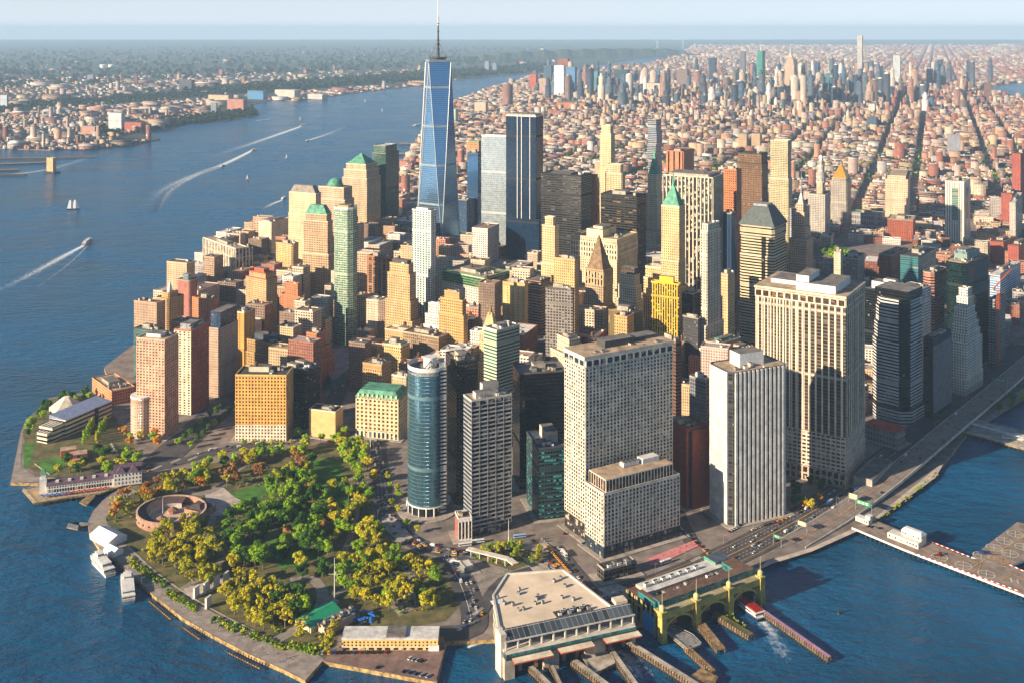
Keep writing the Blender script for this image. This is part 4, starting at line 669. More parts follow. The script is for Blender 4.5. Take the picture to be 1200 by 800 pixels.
T('masonry_block', 'brown stone block with dark sloping roof above the curved tower', 514, 396, 472, 528, 452, 60, fac((150, 124, 96), 'dk', 3.2, 4, .45, .6), 'brown', units=5, tank=1, pc=pw(ST))
T('masonry_block', 'long low roof block with vents, left of the brown stone block', 492, 392, 451, 500, 438, 62, fac((206, 170, 120), 'dk', 3.2, 4, .45, .55), 'tan', units=8, tank=1, pc=pw(CR))
T('masonry_block', 'olive building with twin round tanks below the white stone tower', 746, 368, 713, 753, 442, 60, fac((130, 112, 66), 'dk', 3, 40, .3, 1), 'tan', units=6, pc=pw((130, 112, 66)))
T('masonry_block', 'tan gabled brick block in front of the olive building', 735, 372, 720, 743, 470, 60, fac((206, 160, 100), 'dk', 3.4, 4, .4, .5), 'brown', units=0, pc=pw(TN))
T('masonry_block', 'white plaster block with stair-step roofs below the yellow checkered building', 664, 404, 640, 690, 486, 30, fac((206, 192, 160), 'dk', 3.4, 4, .4, .5), 'tan', tiers=[(.6, 0, 0, 0, 0), (.8, .2, 0, .1, 0), (1, .4, .1, .3, .1)], units=6, pc=pw(CR))
T('masonry_block', 'cream office block with small dark roof, between 2 setback towers', 782, 318, 752, 792, 420, 58, fac((206, 176, 126), 'dk', 3.3, 3.8, .45, .5), 'tan', tiers=[(.7, 0, 0, 0, 0), (.88, .2, 0, .1, 0), (1, .4, .1, .2, 0)], units=2, pc=pw(CR))
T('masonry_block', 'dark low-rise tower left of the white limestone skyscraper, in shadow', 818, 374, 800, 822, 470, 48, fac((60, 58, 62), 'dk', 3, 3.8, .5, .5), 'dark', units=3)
T('masonry_block', 'slim cream annex right of the white limestone skyscraper', 853, 322, 845, 861, 452, 50, fac((206, 176, 130), 'dk', 3, 3.8, .4, .5), 'tan', units=1)
T(OT, 'dark blue ribbed glass tower behind the white limestone skyscraper', 857, 251, 847, 863, 400, 54, fac((44, 66, 96), 'bl', 2, 400, .7, 1, None, .02), 'blue', units=1)
T(OT, 'orange red brick lit tower over a teal glass base', 863, 200, 848, 869, 372, 58, fac((190, 116, 70), 'dk', 3.6, 4, .55, .5, None, .1, bc=(220, 160, 90)), 'brown', units=1, pc=pw(OR))
T(OT, 'brown slab with dark flank and fine window ribs behind the orange tower', 893, 181, 864, 900, 346, 58, fac((120, 90, 66), 'br', 3, 3.8, .55, .5, None, .15), 'dark', tiers=[(.93, 0, 0, 0, 0), (1, .02, .02, .02, .02)], pent=0, units=2, pc=pw(DK))
T('masonry_block', 'pale grey colonnaded block beside the lantern-topped civic building', 940, 246, 925, 949, 330, 60, fac((170, 166, 168), 'dk', 3, 3.8, .45, .55), 'grey', units=2)
T('masonry_block', 'low columned courthouse with greenish flat roof', 1033, 252, 998, 1037, 272, 60, fac((150, 148, 150), 'dk', 4, 12, .5, .7), 'green', units=5)
T('masonry_block', 'two-winged white apartment tower at the river edge of downtown', 1190, 238, 1183, 1200, 292, 60, fac((190, 180, 170), 'dk', 3.4, 3, .5, .5), 'white', units=1)
for i, (x, y, lx, rx, b) in enumerate(((1176, 285, 1160, 1190, 310), (1194, 289, 1181, 1208, 322), (1196, 181, 1186, 1214, 258), (1186, 228, 1173, 1196, 266))):
    T('housing_tower', ('red brick cross-plan housing tower right of the blank white slab', 'lower red brick housing slab at the right edge by the highway', 'tallest red brick housing tower at the right edge of the photo', 'smaller red brick housing tower below the tallest red one')[i], x, y, lx, rx, b, 50, fac((160, 78, 64), 'dk', 3.4, 2.9, .45, .45), 'brown', units=1, pc=pw(BK))
# ---------------------------------------------------------------- the rest of the city
import numpy as np
A0 = R(68.65)
MAN = manh_w; NJW = px_poly(nj)+[(6500, 44900), (-44900, 44900), (-44900, 4500)]
PAL = [((162, 104, 84), 'red brick'), ((138, 82, 68), 'dark red brick'), ((192, 158, 128), 'tan'), ((204, 186, 162), 'cream'), ((216, 208, 198), 'white'), ((172, 164, 158), 'grey'), ((140, 116, 98), 'brown'), ((188, 134, 106), 'orange brick'), ((194, 168, 156), 'pinkish'), ((204, 174, 136), 'sandy')]
RPAL = [((96, 92, 92), 'dark'), ((164, 158, 152), 'grey'), ((214, 210, 204), 'white'), ((170, 140, 112), 'tan'), ((128, 104, 92), 'brown')]
def rcol(c, rr, j=.12):
    l = lin(c); k = 1+rr.uniform(-j, j); return (l[0]*k, l[1]*k, l[2]*k, 1)
FM = [fac((150, 130, 110), 'dk', 3.2, 3.4, .45, .55, None, .25, attr=True), fac((150, 130, 110), 'dk', 4.2, 3.8, .6, .5, None, .2, attr=True), fac((150, 130, 110), 'dk', 2.6, 3.6, .4, .6, None, .2, attr=True)]
RM = attr_mat('roof_mixed')
def mass(name, boxes, mats, kind='stuff', par=None):
    """boxes: (cx, cy, w, d, angle, z0, z1, wall colour, roof colour, wall material)"""
    n = len(boxes); V = np.zeros((n, 8, 3)); U = np.zeros((n, 5, 4, 2)); C = np.zeros((n, 5, 4, 4)); MI = np.zeros((n, 5), dtype=np.int32)
    sg = np.array([(-1, -1), (1, -1), (1, 1), (-1, 1)])*.5
    for i, (cx, cy, w, d, a, z0, z1, wc, rc, mi) in enumerate(boxes):
        ca, sa = math.cos(a), math.sin(a); x = sg[:, 0]*w; y = sg[:, 1]*d
        V[i, :4, 0] = V[i, 4:, 0] = cx+x*ca-y*sa; V[i, :4, 1] = V[i, 4:, 1] = cy+x*sa+y*ca; V[i, :4, 2] = z0; V[i, 4:, 2] = z1
        o = (i*37.3) % 1000
        for k, l in enumerate((w, d, w, d)): U[i, k] = ((o, z0), (o+l, z0), (o+l, z1), (o, z1)); o += l
        U[i, 4] = ((0, 0), (w, 0), (w, d), (0, d)); C[i, :4] = wc; C[i, 4] = rc; MI[i, :4] = mi; MI[i, 4] = len(mats)-1
    fi = np.array([(0, 1, 5, 4), (1, 2, 6, 5), (2, 3, 7, 6), (3, 0, 4, 7), (4, 5, 6, 7)]); FI = (np.arange(n)[:, None, None]*8+fi[None]).reshape(-1)
    me = bpy.data.meshes.new(name); me.vertices.add(n*8); me.vertices.foreach_set('co', V.reshape(-1)); me.loops.add(n*20); me.loops.foreach_set('vertex_index', FI.astype(np.int32))
    me.polygons.add(n*5); me.polygons.foreach_set('loop_start', np.arange(n*5, dtype=np.int32)*4)
    for m in mats: me.materials.append(m)
    me.polygons.foreach_set('material_index', MI.reshape(-1)); ul = me.uv_layers.new(name='UVMap'); ul.data.foreach_set('uv', U.reshape(-1))
    ca = me.color_attributes.new('Col', 'FLOAT_COLOR', 'CORNER'); ca.data.foreach_set('color', C.reshape(-1)); me.update(calc_edges=True)
    o = link(name, me, par)
    if kind: o['kind'] = kind
    return o
# landmarks by which the smaller buildings can be found
LM = [('gold-roofed court tower', 985, 225), ('stone courthouse slab', 1053, 230), ('blank white slab', 1122, 245), ('massive piered tower', 950, 400), ('yellow checkered building', 780, 350), ('black steel slab', 660, 230), ('silver mirror tower', 585, 230), ('tallest spired skyscraper', 512, 220), ('copper-spired setback tower', 790, 270),
      ('green curved tower', 405, 320), ('curved mirror tower', 500, 500), ('rippled metal tower', 915, 220), ('arched-roof banded tower', 893, 300), ('stepped white tower', 1128, 400), ('green octagonal tower', 1134, 350), ('orange crane', 1170, 380), ('stone pyramid tower', 702, 330), ('cream office palace', 708, 290), ('white limestone skyscraper', 833, 330),
      ('slender limestone tower', 712, 180), ('salmon windowless tower', 795, 190), ('stacked glass tower', 767, 160), ('white apartment tower', 497, 300), ('cream slab tower', 730, 500), ('black steel slab', 660, 260), ('dark-flanked brown slab', 882, 220), ('brick housing towers', 1180, 290), ('teal office block', 1076, 305), ('lantern-topped civic tower', 960, 230), ('tree-filled park', 1175, 198), ('orange setback tower', 372, 420), ('vast brick warehouse', 666, 128)]
def nearest_lm(x, y):
    n, lx, ly = min(LM, key=lambda l: (l[1]-x)**2+((l[2]-y)*1.4)**2); dx, dy = x-lx, y-ly
    rel = ('left of' if dx < 0 else 'right of') if abs(dx) > abs(dy)*1.2 else ('behind' if dy < 0 else 'in front of'); return rel, n
ORD = ['first', 'second', 'third', 'fourth', 'fifth', 'sixth', 'seventh', 'eighth', 'ninth', 'tenth', 'eleventh', 'twelfth']
def number(items, how='from the left'):
    """items: (object, label, sort key): labels that several share get their order in the picture"""
    by = {}
    for o, l, k in items: by.setdefault(l, []).append((k, o))
    for l, q in by.items():
        q.sort(key=lambda t: t[0])
        for i, (k, o) in enumerate(q):
            if len(q) == 1: o['label'] = l
            elif i < 12: o['label'] = l+', '+ORD[i]+' '+how
            else: o['label'] = l+', '+(ORD[len(q)-1-i] if len(q)-1-i < 12 else 'further')+' from the right'
def near_road(x, y):
    for (a, b, r) in ROADSEG:
        ab = b-a; t = max(0, min(1, ((x-a.x)*ab.x+(y-a.y)*ab.y)/ab.length_squared)); q = a+ab*t
        if (x-q.x)**2+(y-q.y)**2 < r*r: return True
    return False
ROADSEG = []
def addroad(pts, w):
    q = [P(*p).to_2d() for p in pts]; ROADSEG.extend((q[i], q[i+1], w/2+9) for i in range(len(q)-1))
addroad([(190, 540), (215, 516), (262, 474), (318, 420), (366, 372), (420, 318), (470, 262), (500, 225), (530, 175), (545, 150)], 40)
addroad([(690, 712), (830, 662), (970, 588), (1050, 530), (1120, 470), (1200, 405), (1300, 330)], 40); addroad([(372, 500), (392, 470), (404, 430), (404, 405)], 40); addroad([(432, 470), (440, 512), (446, 560), (480, 632), (600, 650)], 20)
addroad([(1180, 330), (1130, 270), (1110, 230)], 20)
_q = [P(x, y, 10).to_2d() for x, y in ((1030, 570), (1072, 536), (1116, 499), (1160, 463), (1215, 416), (1290, 352))]; ROADSEG.extend((_q[i], _q[i+1], 30) for i in range(len(_q)-1))
EASTR = px_poly([(1136, 112), (1158, 101), (1230, 94), (1260, 110), (1200, 121), (1180, 116)])
sheet('river', EASTR, .9, WATER, world=True)
NOGO = [px_poly(q) for q in ([(0, 800), (0, 380), (150, 395), (170, 440), (215, 470), (300, 470), (300, 505), (300, 540), (420, 530), (560, 660), (700, 660), (850, 620), (1000, 575), (1100, 800)], [(930, 300), (1000, 330), (1100, 320), (1075, 290), (1000, 285)], [(1160, 190), (1188, 182), (1200, 196), (1196, 210), (1170, 206)], [(530, 310), (640, 310), (620, 260), (560, 240), (520, 250)])]
def vis(x, y):
    px = 600+F*x/y; return -90 < px < 1290
def lots():
    rr = random.Random(3); out = []; ca, sa = math.cos(A0), math.sin(A0); aves = []; t = -9000
    while t < 9000: aves.append(t); t += rr.choice([120, 140, 230, 250])
    for k in range(-20, 460):
        s = k*74.0
        for i in range(len(aves)-1):
            t0, t1 = aves[i]+(13 if i % 2 else 10), aves[i+1]-(13 if i % 2 else 10)
            mx, my = s*ca-(t0+t1)/2*sa, s*sa+(t0+t1)/2*ca      # t runs along the street
            if my < 1330 or my > 30000 or not vis(mx, my): continue
            far = my > 9000; t = t0
            while t < t1-8:
                lw = rr.uniform(90, 170) if my > 17000 else rr.uniform(34, 70) if far else (rr.uniform(22, 42) if my < 2600 or 4700 < my else rr.uniform(20, 50)); lw = min(lw, t1-t)
                if far: rows = [(8, 66)]
                else: rows = [(7, 32+rr.uniform(-6, 4)), (35+rr.uniform(-2, 6), 60)] if rr.random() < .8 else [(7, 62)]
                if my > 17000 and k % 2: t += lw; continue
                for r0, r1 in rows:
                    ss, tt = s+(r0+r1)/2, t+lw/2; x, y = ss*ca-tt*sa, ss*sa+tt*ca
                    if not vis(x, y) or not inpoly((x, y), MAN) or (y > 6000 and inpoly((x, y), EASTR)): continue
                    if y > 3000 and 1 and x < -2000: pass
                    px = 600+F*x/y; mid = max(0, 1-abs(y-6900)/2700)**.7*max(.0, 1-abs(px-930)/330)**.7; hy = max(0, 1-abs(y-5900)/1500)*max(0, 1-abs(px-690)/110)
                    q = rr.random()
                    if y < 2350: h = (rr.uniform(34, 84) if 300 < px < 700 else rr.uniform(30, 66) if px < 860 else rr.uniform(20, 44)) if px < 880 else rr.uniform(12, 34)
                    elif y < 4700: h = rr.uniform(10, 20) if q < .88 else (rr.uniform(22, 36) if q < .98 else rr.uniform(45, 70))
                    else: h = rr.uniform(12, 30)
                    if y < 2350 and q > .86: h *= 1.6
                    m2 = max(mid, hy*.8)
                    if m2 > .05:
                        h = rr.uniform(15, 34)+m2*(rr.uniform(8, 50) if q < .55 else rr.uniform(30, 90) if q < .93 else rr.uniform(70, 130))
                    elif y > 9000: h = rr.uniform(10, 22) if q < .9 else rr.uniform(25, 60)
                    if 1100 < px and 2000 < y < 4800 and q > .93: h = rr.uniform(40, 62)
                    out.append((x, y, (r1-r0)-.6, lw-rr.uniform(.2, 1.2 if rr.random() < .8 else 6), A0, h, rr.random()))
                t += lw
    return out
def city():
    rr = random.Random(11); L_ = lots(); near = []; rest = []
    for x, y, w, d, a, h, q in L_:
        if y < 3100:
            if near_road(x, y) or any(inpoly((x, y), n) for n in NOGO): continue
            ok = False
            for sc in (1, .75, .5):
                f = (x, y, w*sc, d*sc, a)
                if not hits(f, 2.5): ok = True; break
            if not ok: continue
            w, d = w*sc, d*sc
        near.append((x, y, w, d, a, h)) if y < 2900 else rest.append((x, y, w, d, a, h))
    dg = bpy.context.evaluated_depsgraph_get(); o = Vector((0, 0, H)); seen = []
    for b in near:
        x, y, w, d, a, h = b; c = 0
        for u, v, z in ((0, 0, 1), (-.45, -.45, 1), (.45, -.45, 1), (.45, .45, 1), (-.45, .45, 1), (-.45, -.45, .6), (.45, -.45, .6), (-.45, 0, .7), (0, -.45, .7)):
            p = Vector((*local2w((x, y), a, u*w, v*d), h*z)); dv = p-o; ok, loc, *_ = S.ray_cast(dg, o, dv.normalized(), distance=dv.length-1)
            c += (not ok) and -10 < 600+F*p.x/p.y < 1210
        seen.append((c*max(w, d)*h/y/y, b))
    seen.sort(key=lambda t: -t[0]); pick = [b for s, b in seen[:290] if s > 0]; rest += [b for s, b in seen[len(pick):]]
    items = []
    for x, y, w, d, a, h in pick:
        wc, wn = rr.choices(PAL, [1.4, .8, 3, 3, 1.6, 1.5, 2, 1, 1.5, 3])[0]; rc, rn = rr.choice(RPAL); root = empty('city_block_building', (x, y, 0), a, None, 'building', 'smaller blocks between the towers')
        m = MB(); c = rcol(wc, rr); c2 = rcol(rc, rr); m.box(-w/2, w/2, -d/2, d/2, 0, h, top=False, c=c); m.build('wall', rr.choice(FM), root)
        m = MB(); m.face([(-w/2, -d/2, h-.3), (w/2, -d/2, h-.3), (w/2, d/2, h-.3), (-w/2, d/2, h-.3)], c=c2); rf = m.build('roof', RM, root)
        m = MB(); t = .5
        for q in ((-w/2-.1, w/2+.1, -d/2-.1, -d/2+t), (-w/2-.1, w/2+.1, d/2-t, d/2+.1), (-w/2-.1, -w/2+t, -d/2+t, d/2-t), (w/2-t, w/2+.1, -d/2+t, d/2-t)): m.box(*q, h-.8, h+.9, c=c)
        m.build('parapet', RM, root)
        tank = rr.random() < .3
        if tank: put('water_tank', rf, rr.uniform(-.3, .3)*w, rr.uniform(-.3, .3)*d, h-.3, 5)
        for k in range(rr.choice([1, 1, 2, 3])): put(rr.choice(['stair_head', 'air_unit', 'cooling_tower']), rf, rr.uniform(-.35, .35)*w, rr.uniform(-.35, .35)*d, h-.3, rr.uniform(2.2, 4.5), rr.choice([0, 1.57]))
        px, py = pix((x, y, h)); rel, ln = nearest_lm(px, py); sz = 'low' if h < 26 else 'mid' if h < 50 else 'tall'
        items.append((root, f"{sz} {wn} block, {rn} {'tank roof' if tank else 'roof'}, {rel} {ln}", px))
    number(items, 'from left')
    bx = []
    blk = {}
    for x, y, w, d, a, h in rest:
        key = (int((x*math.cos(A0)+y*math.sin(A0))/74), int((-x*math.sin(A0)+y*math.cos(A0))/90)); bc_ = blk.setdefault(key, rr.choices([p[0] for p in PAL], [2.5, 1.2, 3, 3, .8, 1, 2.5, 1.5, 2.5, 3])[0])
        m2 = h > 60 and y > 4500
        if m2 and rr.random() < .5: wc = rr.choice([(60, 84, 110), (70, 96, 100), (84, 74, 70), (50, 56, 70), (150, 150, 160), (40, 60, 86)])
        else: wc = rr.choices([p[0] for p in PAL], [2, 1.2, 3, 3, 1.2, 1.5, 2.5, 1.5, 2.5, 3])[0]
        if rr.random() < .7: wc = bc_
        if y > 3000 and 600+F*x/y > 1040 and rr.random() < .25: wc = (160, 92, 76)
        if h > 45: w *= .8; d *= .75
        if h > 90: w = min(w, 42); d = min(d, 42)
        c = rcol(wc, rr, .18); c2 = rcol(rr.choices([r[0] for r in RPAL], [2.5, 3, 1.4, 2.5, 2.5])[0], rr, .15); mi = rr.randrange(3)
        if h > 70 and rr.random() < .6:
            bx.append((x, y, w, d, a, 0, h*.6, c, c2, mi)); bx.append((x, y, w*.72, d*.72, a, h*.6, h*.9, c, c2, mi)); bx.append((x, y, w*.4, d*.4, a, h*.9, h, c, c2, mi))
        else: bx.append((x, y, w, d, a, 0, h, c, c2, mi))
        if y < 6000:
            for k in range(rr.choice([0, 1, 1, 2]) if y > 3500 else rr.choice([1, 2, 3])):
                u, v = rr.uniform(-.35, .35)*w, rr.uniform(-.35, .35)*d; p = local2w((x, y), a, u, v); s_ = rr.uniform(2, 5); cc = rcol(rr.choice([(120, 110, 100), (200, 196, 188), (90, 70, 60), (170, 130, 100)]), rr)
                bx.append((p[0], p[1], s_, s_*rr.uniform(.7, 1.6), a, h, h+rr.uniform(2, 4.5), cc, cc, 3))
    for i in range(280):                                 # the towers of midtown
        D = rr.uniform(5900, 9600); g_ = rr.random(); px = rr.gauss(955, 62) if g_ < .72 else rr.gauss(720, 55) if g_ < .93 else rr.uniform(1040, 1140); x = D*(px-600)/F
        if not inpoly((x, D), MAN): continue
        h = rr.uniform(70, 150) if rr.random() < .5 else rr.uniform(140, 235); w, d = rr.uniform(24, 60), rr.uniform(24, 48); wc = rr.choice([(46, 66, 96), (60, 92, 120), (40, 60, 80), (84, 100, 116), (196, 176, 156), (170, 140, 122), (204, 190, 172), (120, 100, 92), (66, 74, 90), (216, 212, 208), (150, 110, 96)]); c = rcol(wc, rr, .15); c2 = rcol(rr.choice(RPAL)[0], rr); mi = rr.randrange(3)
        if rr.random() < .55: bx += [(x, D, w, d, A0, 0, h*.7, c, c2, mi), (x, D, w*.7, d*.75, A0, h*.7, h*.93, c, c2, mi), (x, D, w*.35, d*.4, A0, h*.93, h, c, c2, mi)]
        else: bx += [(x, D, w, d, A0, 0, h, c, c2, mi), (x, D, w*.6, d*.5, A0, h, h+6, c2, c2, 3)]
    mass('distant_city_buildings', bx, FM+[RM])
    # low houses, sheds and yards on the far shore
    bx = []; rr = random.Random(5)
    for i in range(15000):
        px = rr.uniform(-40, 800); py = EY+12+(rr.random()**.62)*140; D = F*H/(py-EY); x = D*(px-600)/F
        if not inpoly((x, D), NJW): continue
        # leave the wooded ridge and the marsh meadows emptier
        band = 128-px*.075
        if abs(py-band) < 6 and rr.random() < .93: continue
        if py < 92-px*.02 and rr.random() < .86: continue
        if inpoly((x, D), NJPK): continue
        s_ = rr.uniform(10, 22)*(1 if D < 6000 else 1.7); h = rr.uniform(6, 13) if rr.random() < .95 else rr.uniform(14, 34)
        if rr.random() < .045: s_ *= rr.uniform(2.5, 5); h = rr.uniform(8, 26)
        elif rr.random() < .012: h = rr.uniform(34, 75)
        wc = rr.choices([p[0] for p in PAL], [3, 2, 3, 3, 2.5, 2, 3, 2, 3, 3])[0]; c = rcol(wc, rr); c2 = rcol(rr.choice(RPAL)[0], rr)
        bx.append((x, D, s_, s_*rr.uniform(.8, 2.4), R(20)+rr.choice([0, 0, .3]), 0, h, c, c2, rr.randrange(3)))
    mass('far_shore_houses', bx, FM+[RM])
NJPK = px_poly([(120, 172), (190, 164), (300, 136), (320, 112), (270, 118), (240, 136), (190, 150), (140, 160)])
city()
# ---------------------------------------------------------------- named far towers
def far(name, label, lx, rx, top, base, col, glass='dk', roof='grey', a=68.65, tiers=None, bay=4, fl=4, ww=.5, wh=.55, cat='tower', nf=.82, pent=0, **k):
    nx = lx+(rx-lx)*nf; return T(name, label, nx, top, lx, rx, base, a, fac(col, glass, bay, fl, ww, wh, None, .2, .12, .2 if glass != 'dk' else 0), roof, tiers=tiers, pent=pent, units=0, cat=cat, par=0, foot=False, group='far towers uptown', **k)
SK = 'skyscraper'
e = far(SK, 'tallest midtown limestone skyscraper with setbacks and needle mast', 919.5, 933, 67, 122, (206, 180, 156), tiers=[(.3, -.5, -.4, -.2, 0), (.5, -.2, -.2, -.1, 0), (.86, 0, 0, 0, 0), (.95, .15, .15, .1, .1), (1, .3, .3, .25, .25)])
e.pyramid('spire_base', pw((200, 180, 160)), 30, .1, -4); e.mast('mast', M_STEEL, .5, .5, e.h+28, e.h+76, 3.5, .8)
far(SK, 'pencil-thin white tower standing above the midtown skyline', 1004.5, 1011.5, 42, 104, (216, 212, 208), bay=5, ww=.6, wh=.7, roof='white')
e = far(SK, 'teal and white faceted glass tower with white spire in midtown', 886.5, 897, 60, 112, (60, 140, 130), 'gn', chamf=.2); e.mast('spire', M_WHITE, .4, .5, e.h, e.h+60, 3, .5)
for lb, lx, rx, tp, bs, c, g in (('grey slab tower topped by an antenna left of the teal spire', 867, 874, 61, 100, (110, 110, 120), 'gy'), ('dark navy glass tower at the left of midtown', 830.5, 840, 68, 104, (44, 60, 84), 'bl'), ('broad beige slab below the pencil-thin white tower', 1001.5, 1020, 74, 104, (170, 140, 118), 'br'),
    ('dark blue slab right of the broad beige slab', 1012, 1025.5, 84, 112, (36, 60, 90), 'bl'), ('slim white tower with slanted top right of the pencil tower', 1046.5, 1056.5, 65, 110, (196, 200, 204), 'lt'), ('lone dark tower at the right of the skyline', 1132.5, 1138, 71, 100, (60, 64, 80), 'bl'), ('wide brown slab near the right skyline', 1122, 1137, 94, 118, (150, 110, 90), 'br'),
    ('brown slab tower near the far river at right', 1153, 1163.5, 97, 124, (120, 84, 76), 'br'), ('dark blue tower with flat top right of the limestone skyscraper', 949.5, 961, 74, 104, (50, 76, 112), 'bl'), ('teal slim tower in front of midtown', 966.5, 977.5, 87, 122, (70, 120, 130), 'tl'), ('pale tower with tapered crown in lower midtown', 956.5, 965, 99, 126, (212, 190, 160), 'dk'),
    ('white clock-like tower with stepped top above the village roofs', 1018, 1026.5, 122, 142, (220, 212, 200), 'dk'), ('beige tower left of the teal spire tower', 849, 861, 89, 112, (200, 180, 156), 'dk'), ('grey brown slab tower at the left edge of midtown', 793, 808, 82, 112, (140, 120, 112), 'dk'), ('left one of the twin beige slabs above the village', 865, 877, 157, 178, (196, 166, 130), 'dk'),
    ('right one of the twin beige slabs above the village', 880.5, 893, 157, 178, (196, 166, 130), 'dk'), ('white glass slab under construction by the river rail yards', 649.5, 663, 77, 118, (210, 220, 228), 'sv'), ('rust-topped unfinished tower at the rail yards', 653.5, 668, 69, 108, (150, 90, 66), 'br'), ('blue glass tower right of the white glass slab', 663.5, 676, 79, 116, (80, 130, 170), 'sky'),
    ('dark glass tower left of the white glass slab', 637, 648, 77, 108, (60, 90, 110), 'bl'), ('red-topped concrete frame left of the rail yard towers', 620.5, 630, 87, 108, (190, 90, 60), 'br'), ('beige concrete frame between the rail yard towers', 632, 642, 92, 116, (190, 160, 140), 'dk'), ('teal tower pair, left one, near the rail yards', 692, 702, 84, 114, (90, 140, 150), 'tl'), ('teal tower pair, darker right one, near the rail yards', 702.5, 711, 84, 108, (50, 90, 106), 'bl'),
    ('broad dark teal block in the west of midtown', 719, 738.5, 82, 109, (36, 74, 84), 'bl'), ('thin blue tower in the west of midtown', 767, 773.5, 81, 101, (70, 110, 150), 'sky'), ('white stepped block in the west of midtown', 758, 777, 98, 116, (216, 206, 190), 'dk'), ('vast red brick warehouse block with flat roof', 638, 696, 121, 138, (190, 118, 90), 'dk'), ('red brick block in front of the vast warehouse', 640, 690, 131, 144, (176, 108, 84), 'dk'),
    ('pale green block by the river piers', 520, 537, 128, 148, (190, 196, 170), 'gn'), ('cream loft block by the river piers', 556, 572, 120, 136, (206, 186, 160), 'dk'), ('grey block with blue glass near the village square', 1110, 1129, 158, 186, (150, 150, 158), 'bl'), ('teal glass tower and low block east of the village', 1016, 1029, 140, 158, (60, 96, 112), 'bl')):
    far('uptown_tower', lb, lx, rx, tp, bs, c, g)
for lb, lx, rx, tp, bs, c, g in (('dark slab tower on the far shore behind the houses', 210, 228, 94, 109, (66, 70, 84), 'gy'), ('slim brown tower on the far shore skyline', 156.5, 162, 87, 99, (96, 66, 70), 'br'), ('grey tower pair on the far shore at left', 102, 111, 88, 97, (120, 126, 140), 'gy'), ('pale block at the left edge of the far shore', 0, 10, 112, 127, (180, 186, 196), 'lt'), ('white and glass high-rise by the far waterfront', 127, 146, 133, 155, (200, 206, 208), 'lt'), ('long tan waterfront block left of the white high-rise', 95, 115, 149, 160, (190, 140, 116), 'dk'),
    ('cream factory block on the far shore', 242, 274, 112, 122, (206, 184, 150), 'dk'), ('blue warehouse on the far waterfront', 290, 313, 107, 117, (70, 130, 170), 'sky'), ('long white ferry terminal on the far waterfront', 317, 352, 106, 117, (216, 206, 190), 'dk'), ('low white shed beyond the far ferry terminal', 352, 384, 111, 117, (210, 204, 196), 'dk'), ('grey tower by the far waterfront trees', 247, 255, 121, 132, (130, 136, 150), 'gy'), ('red brick row by the far waterfront', 146, 170, 144, 156, (180, 92, 76), 'dk'), ('pink brick blocks right of the cream factory', 266, 290, 117, 130, (190, 130, 110), 'dk'),
    ('pale tower above the distant river cliffs', 633, 638, 57, 66, (200, 190, 184), 'dk'), ('white slab row on the distant cliffs', 678, 690, 60, 67, (206, 206, 208), 'dk'), ('left of 2 grey towers beyond the far river bend', 568, 574, 72, 85, (130, 140, 160), 'gy'), ('right of 2 grey towers beyond the far river bend', 577, 583, 74, 86, (120, 130, 150), 'gy')):
    T('far_shore_block', lb, lx+(rx-lx)*.8, tp, lx, rx, bs, 66, fac(c, g, 4, 4, .5, .55, None, .2), 'white' if 'white' in lb else 'grey', pent=0, units=0, cat='building', par=0, foot=False, group='larger blocks on the far shore')
# ---------------------------------------------------------------- waterfront
def frame(p0, p1, z=0.0):
    """origin and angle of a local frame that runs from one point to another"""
    d = Vector(p1)-Vector(p0); return (p0[0], p0[1], z), math.atan2(d.y, d.x), math.hypot(d.x, d.y)
RED = plain('red_paint', (176, 40, 34), .6, .2, .4); BLUEP = plain('blue_paint', (30, 100, 176), .6, .2, .4); YEL = plain('taxi_yellow', (232, 160, 24), .4, .1, .4); ORA = plain('orange_paint', (206, 84, 40), .6, .2, .3); GRNP = plain('sign_green', (20, 130, 90), .5, .15, .4)
SAND = plain('brownstone', (166, 128, 106), .9, .25, .25); SANDL = plain('brownstone_top', (206, 172, 150), .9, .2, .25); SHING = plain('dark_shingle', (78, 62, 60), .9, .25, .3)
YGRN = plain('ochre_green_iron', (182, 164, 82), .6, .25, .25); TEALG = fac((70, 120, 112), 'tl', 3.2, 4, .85, .8, None, .1, .08)
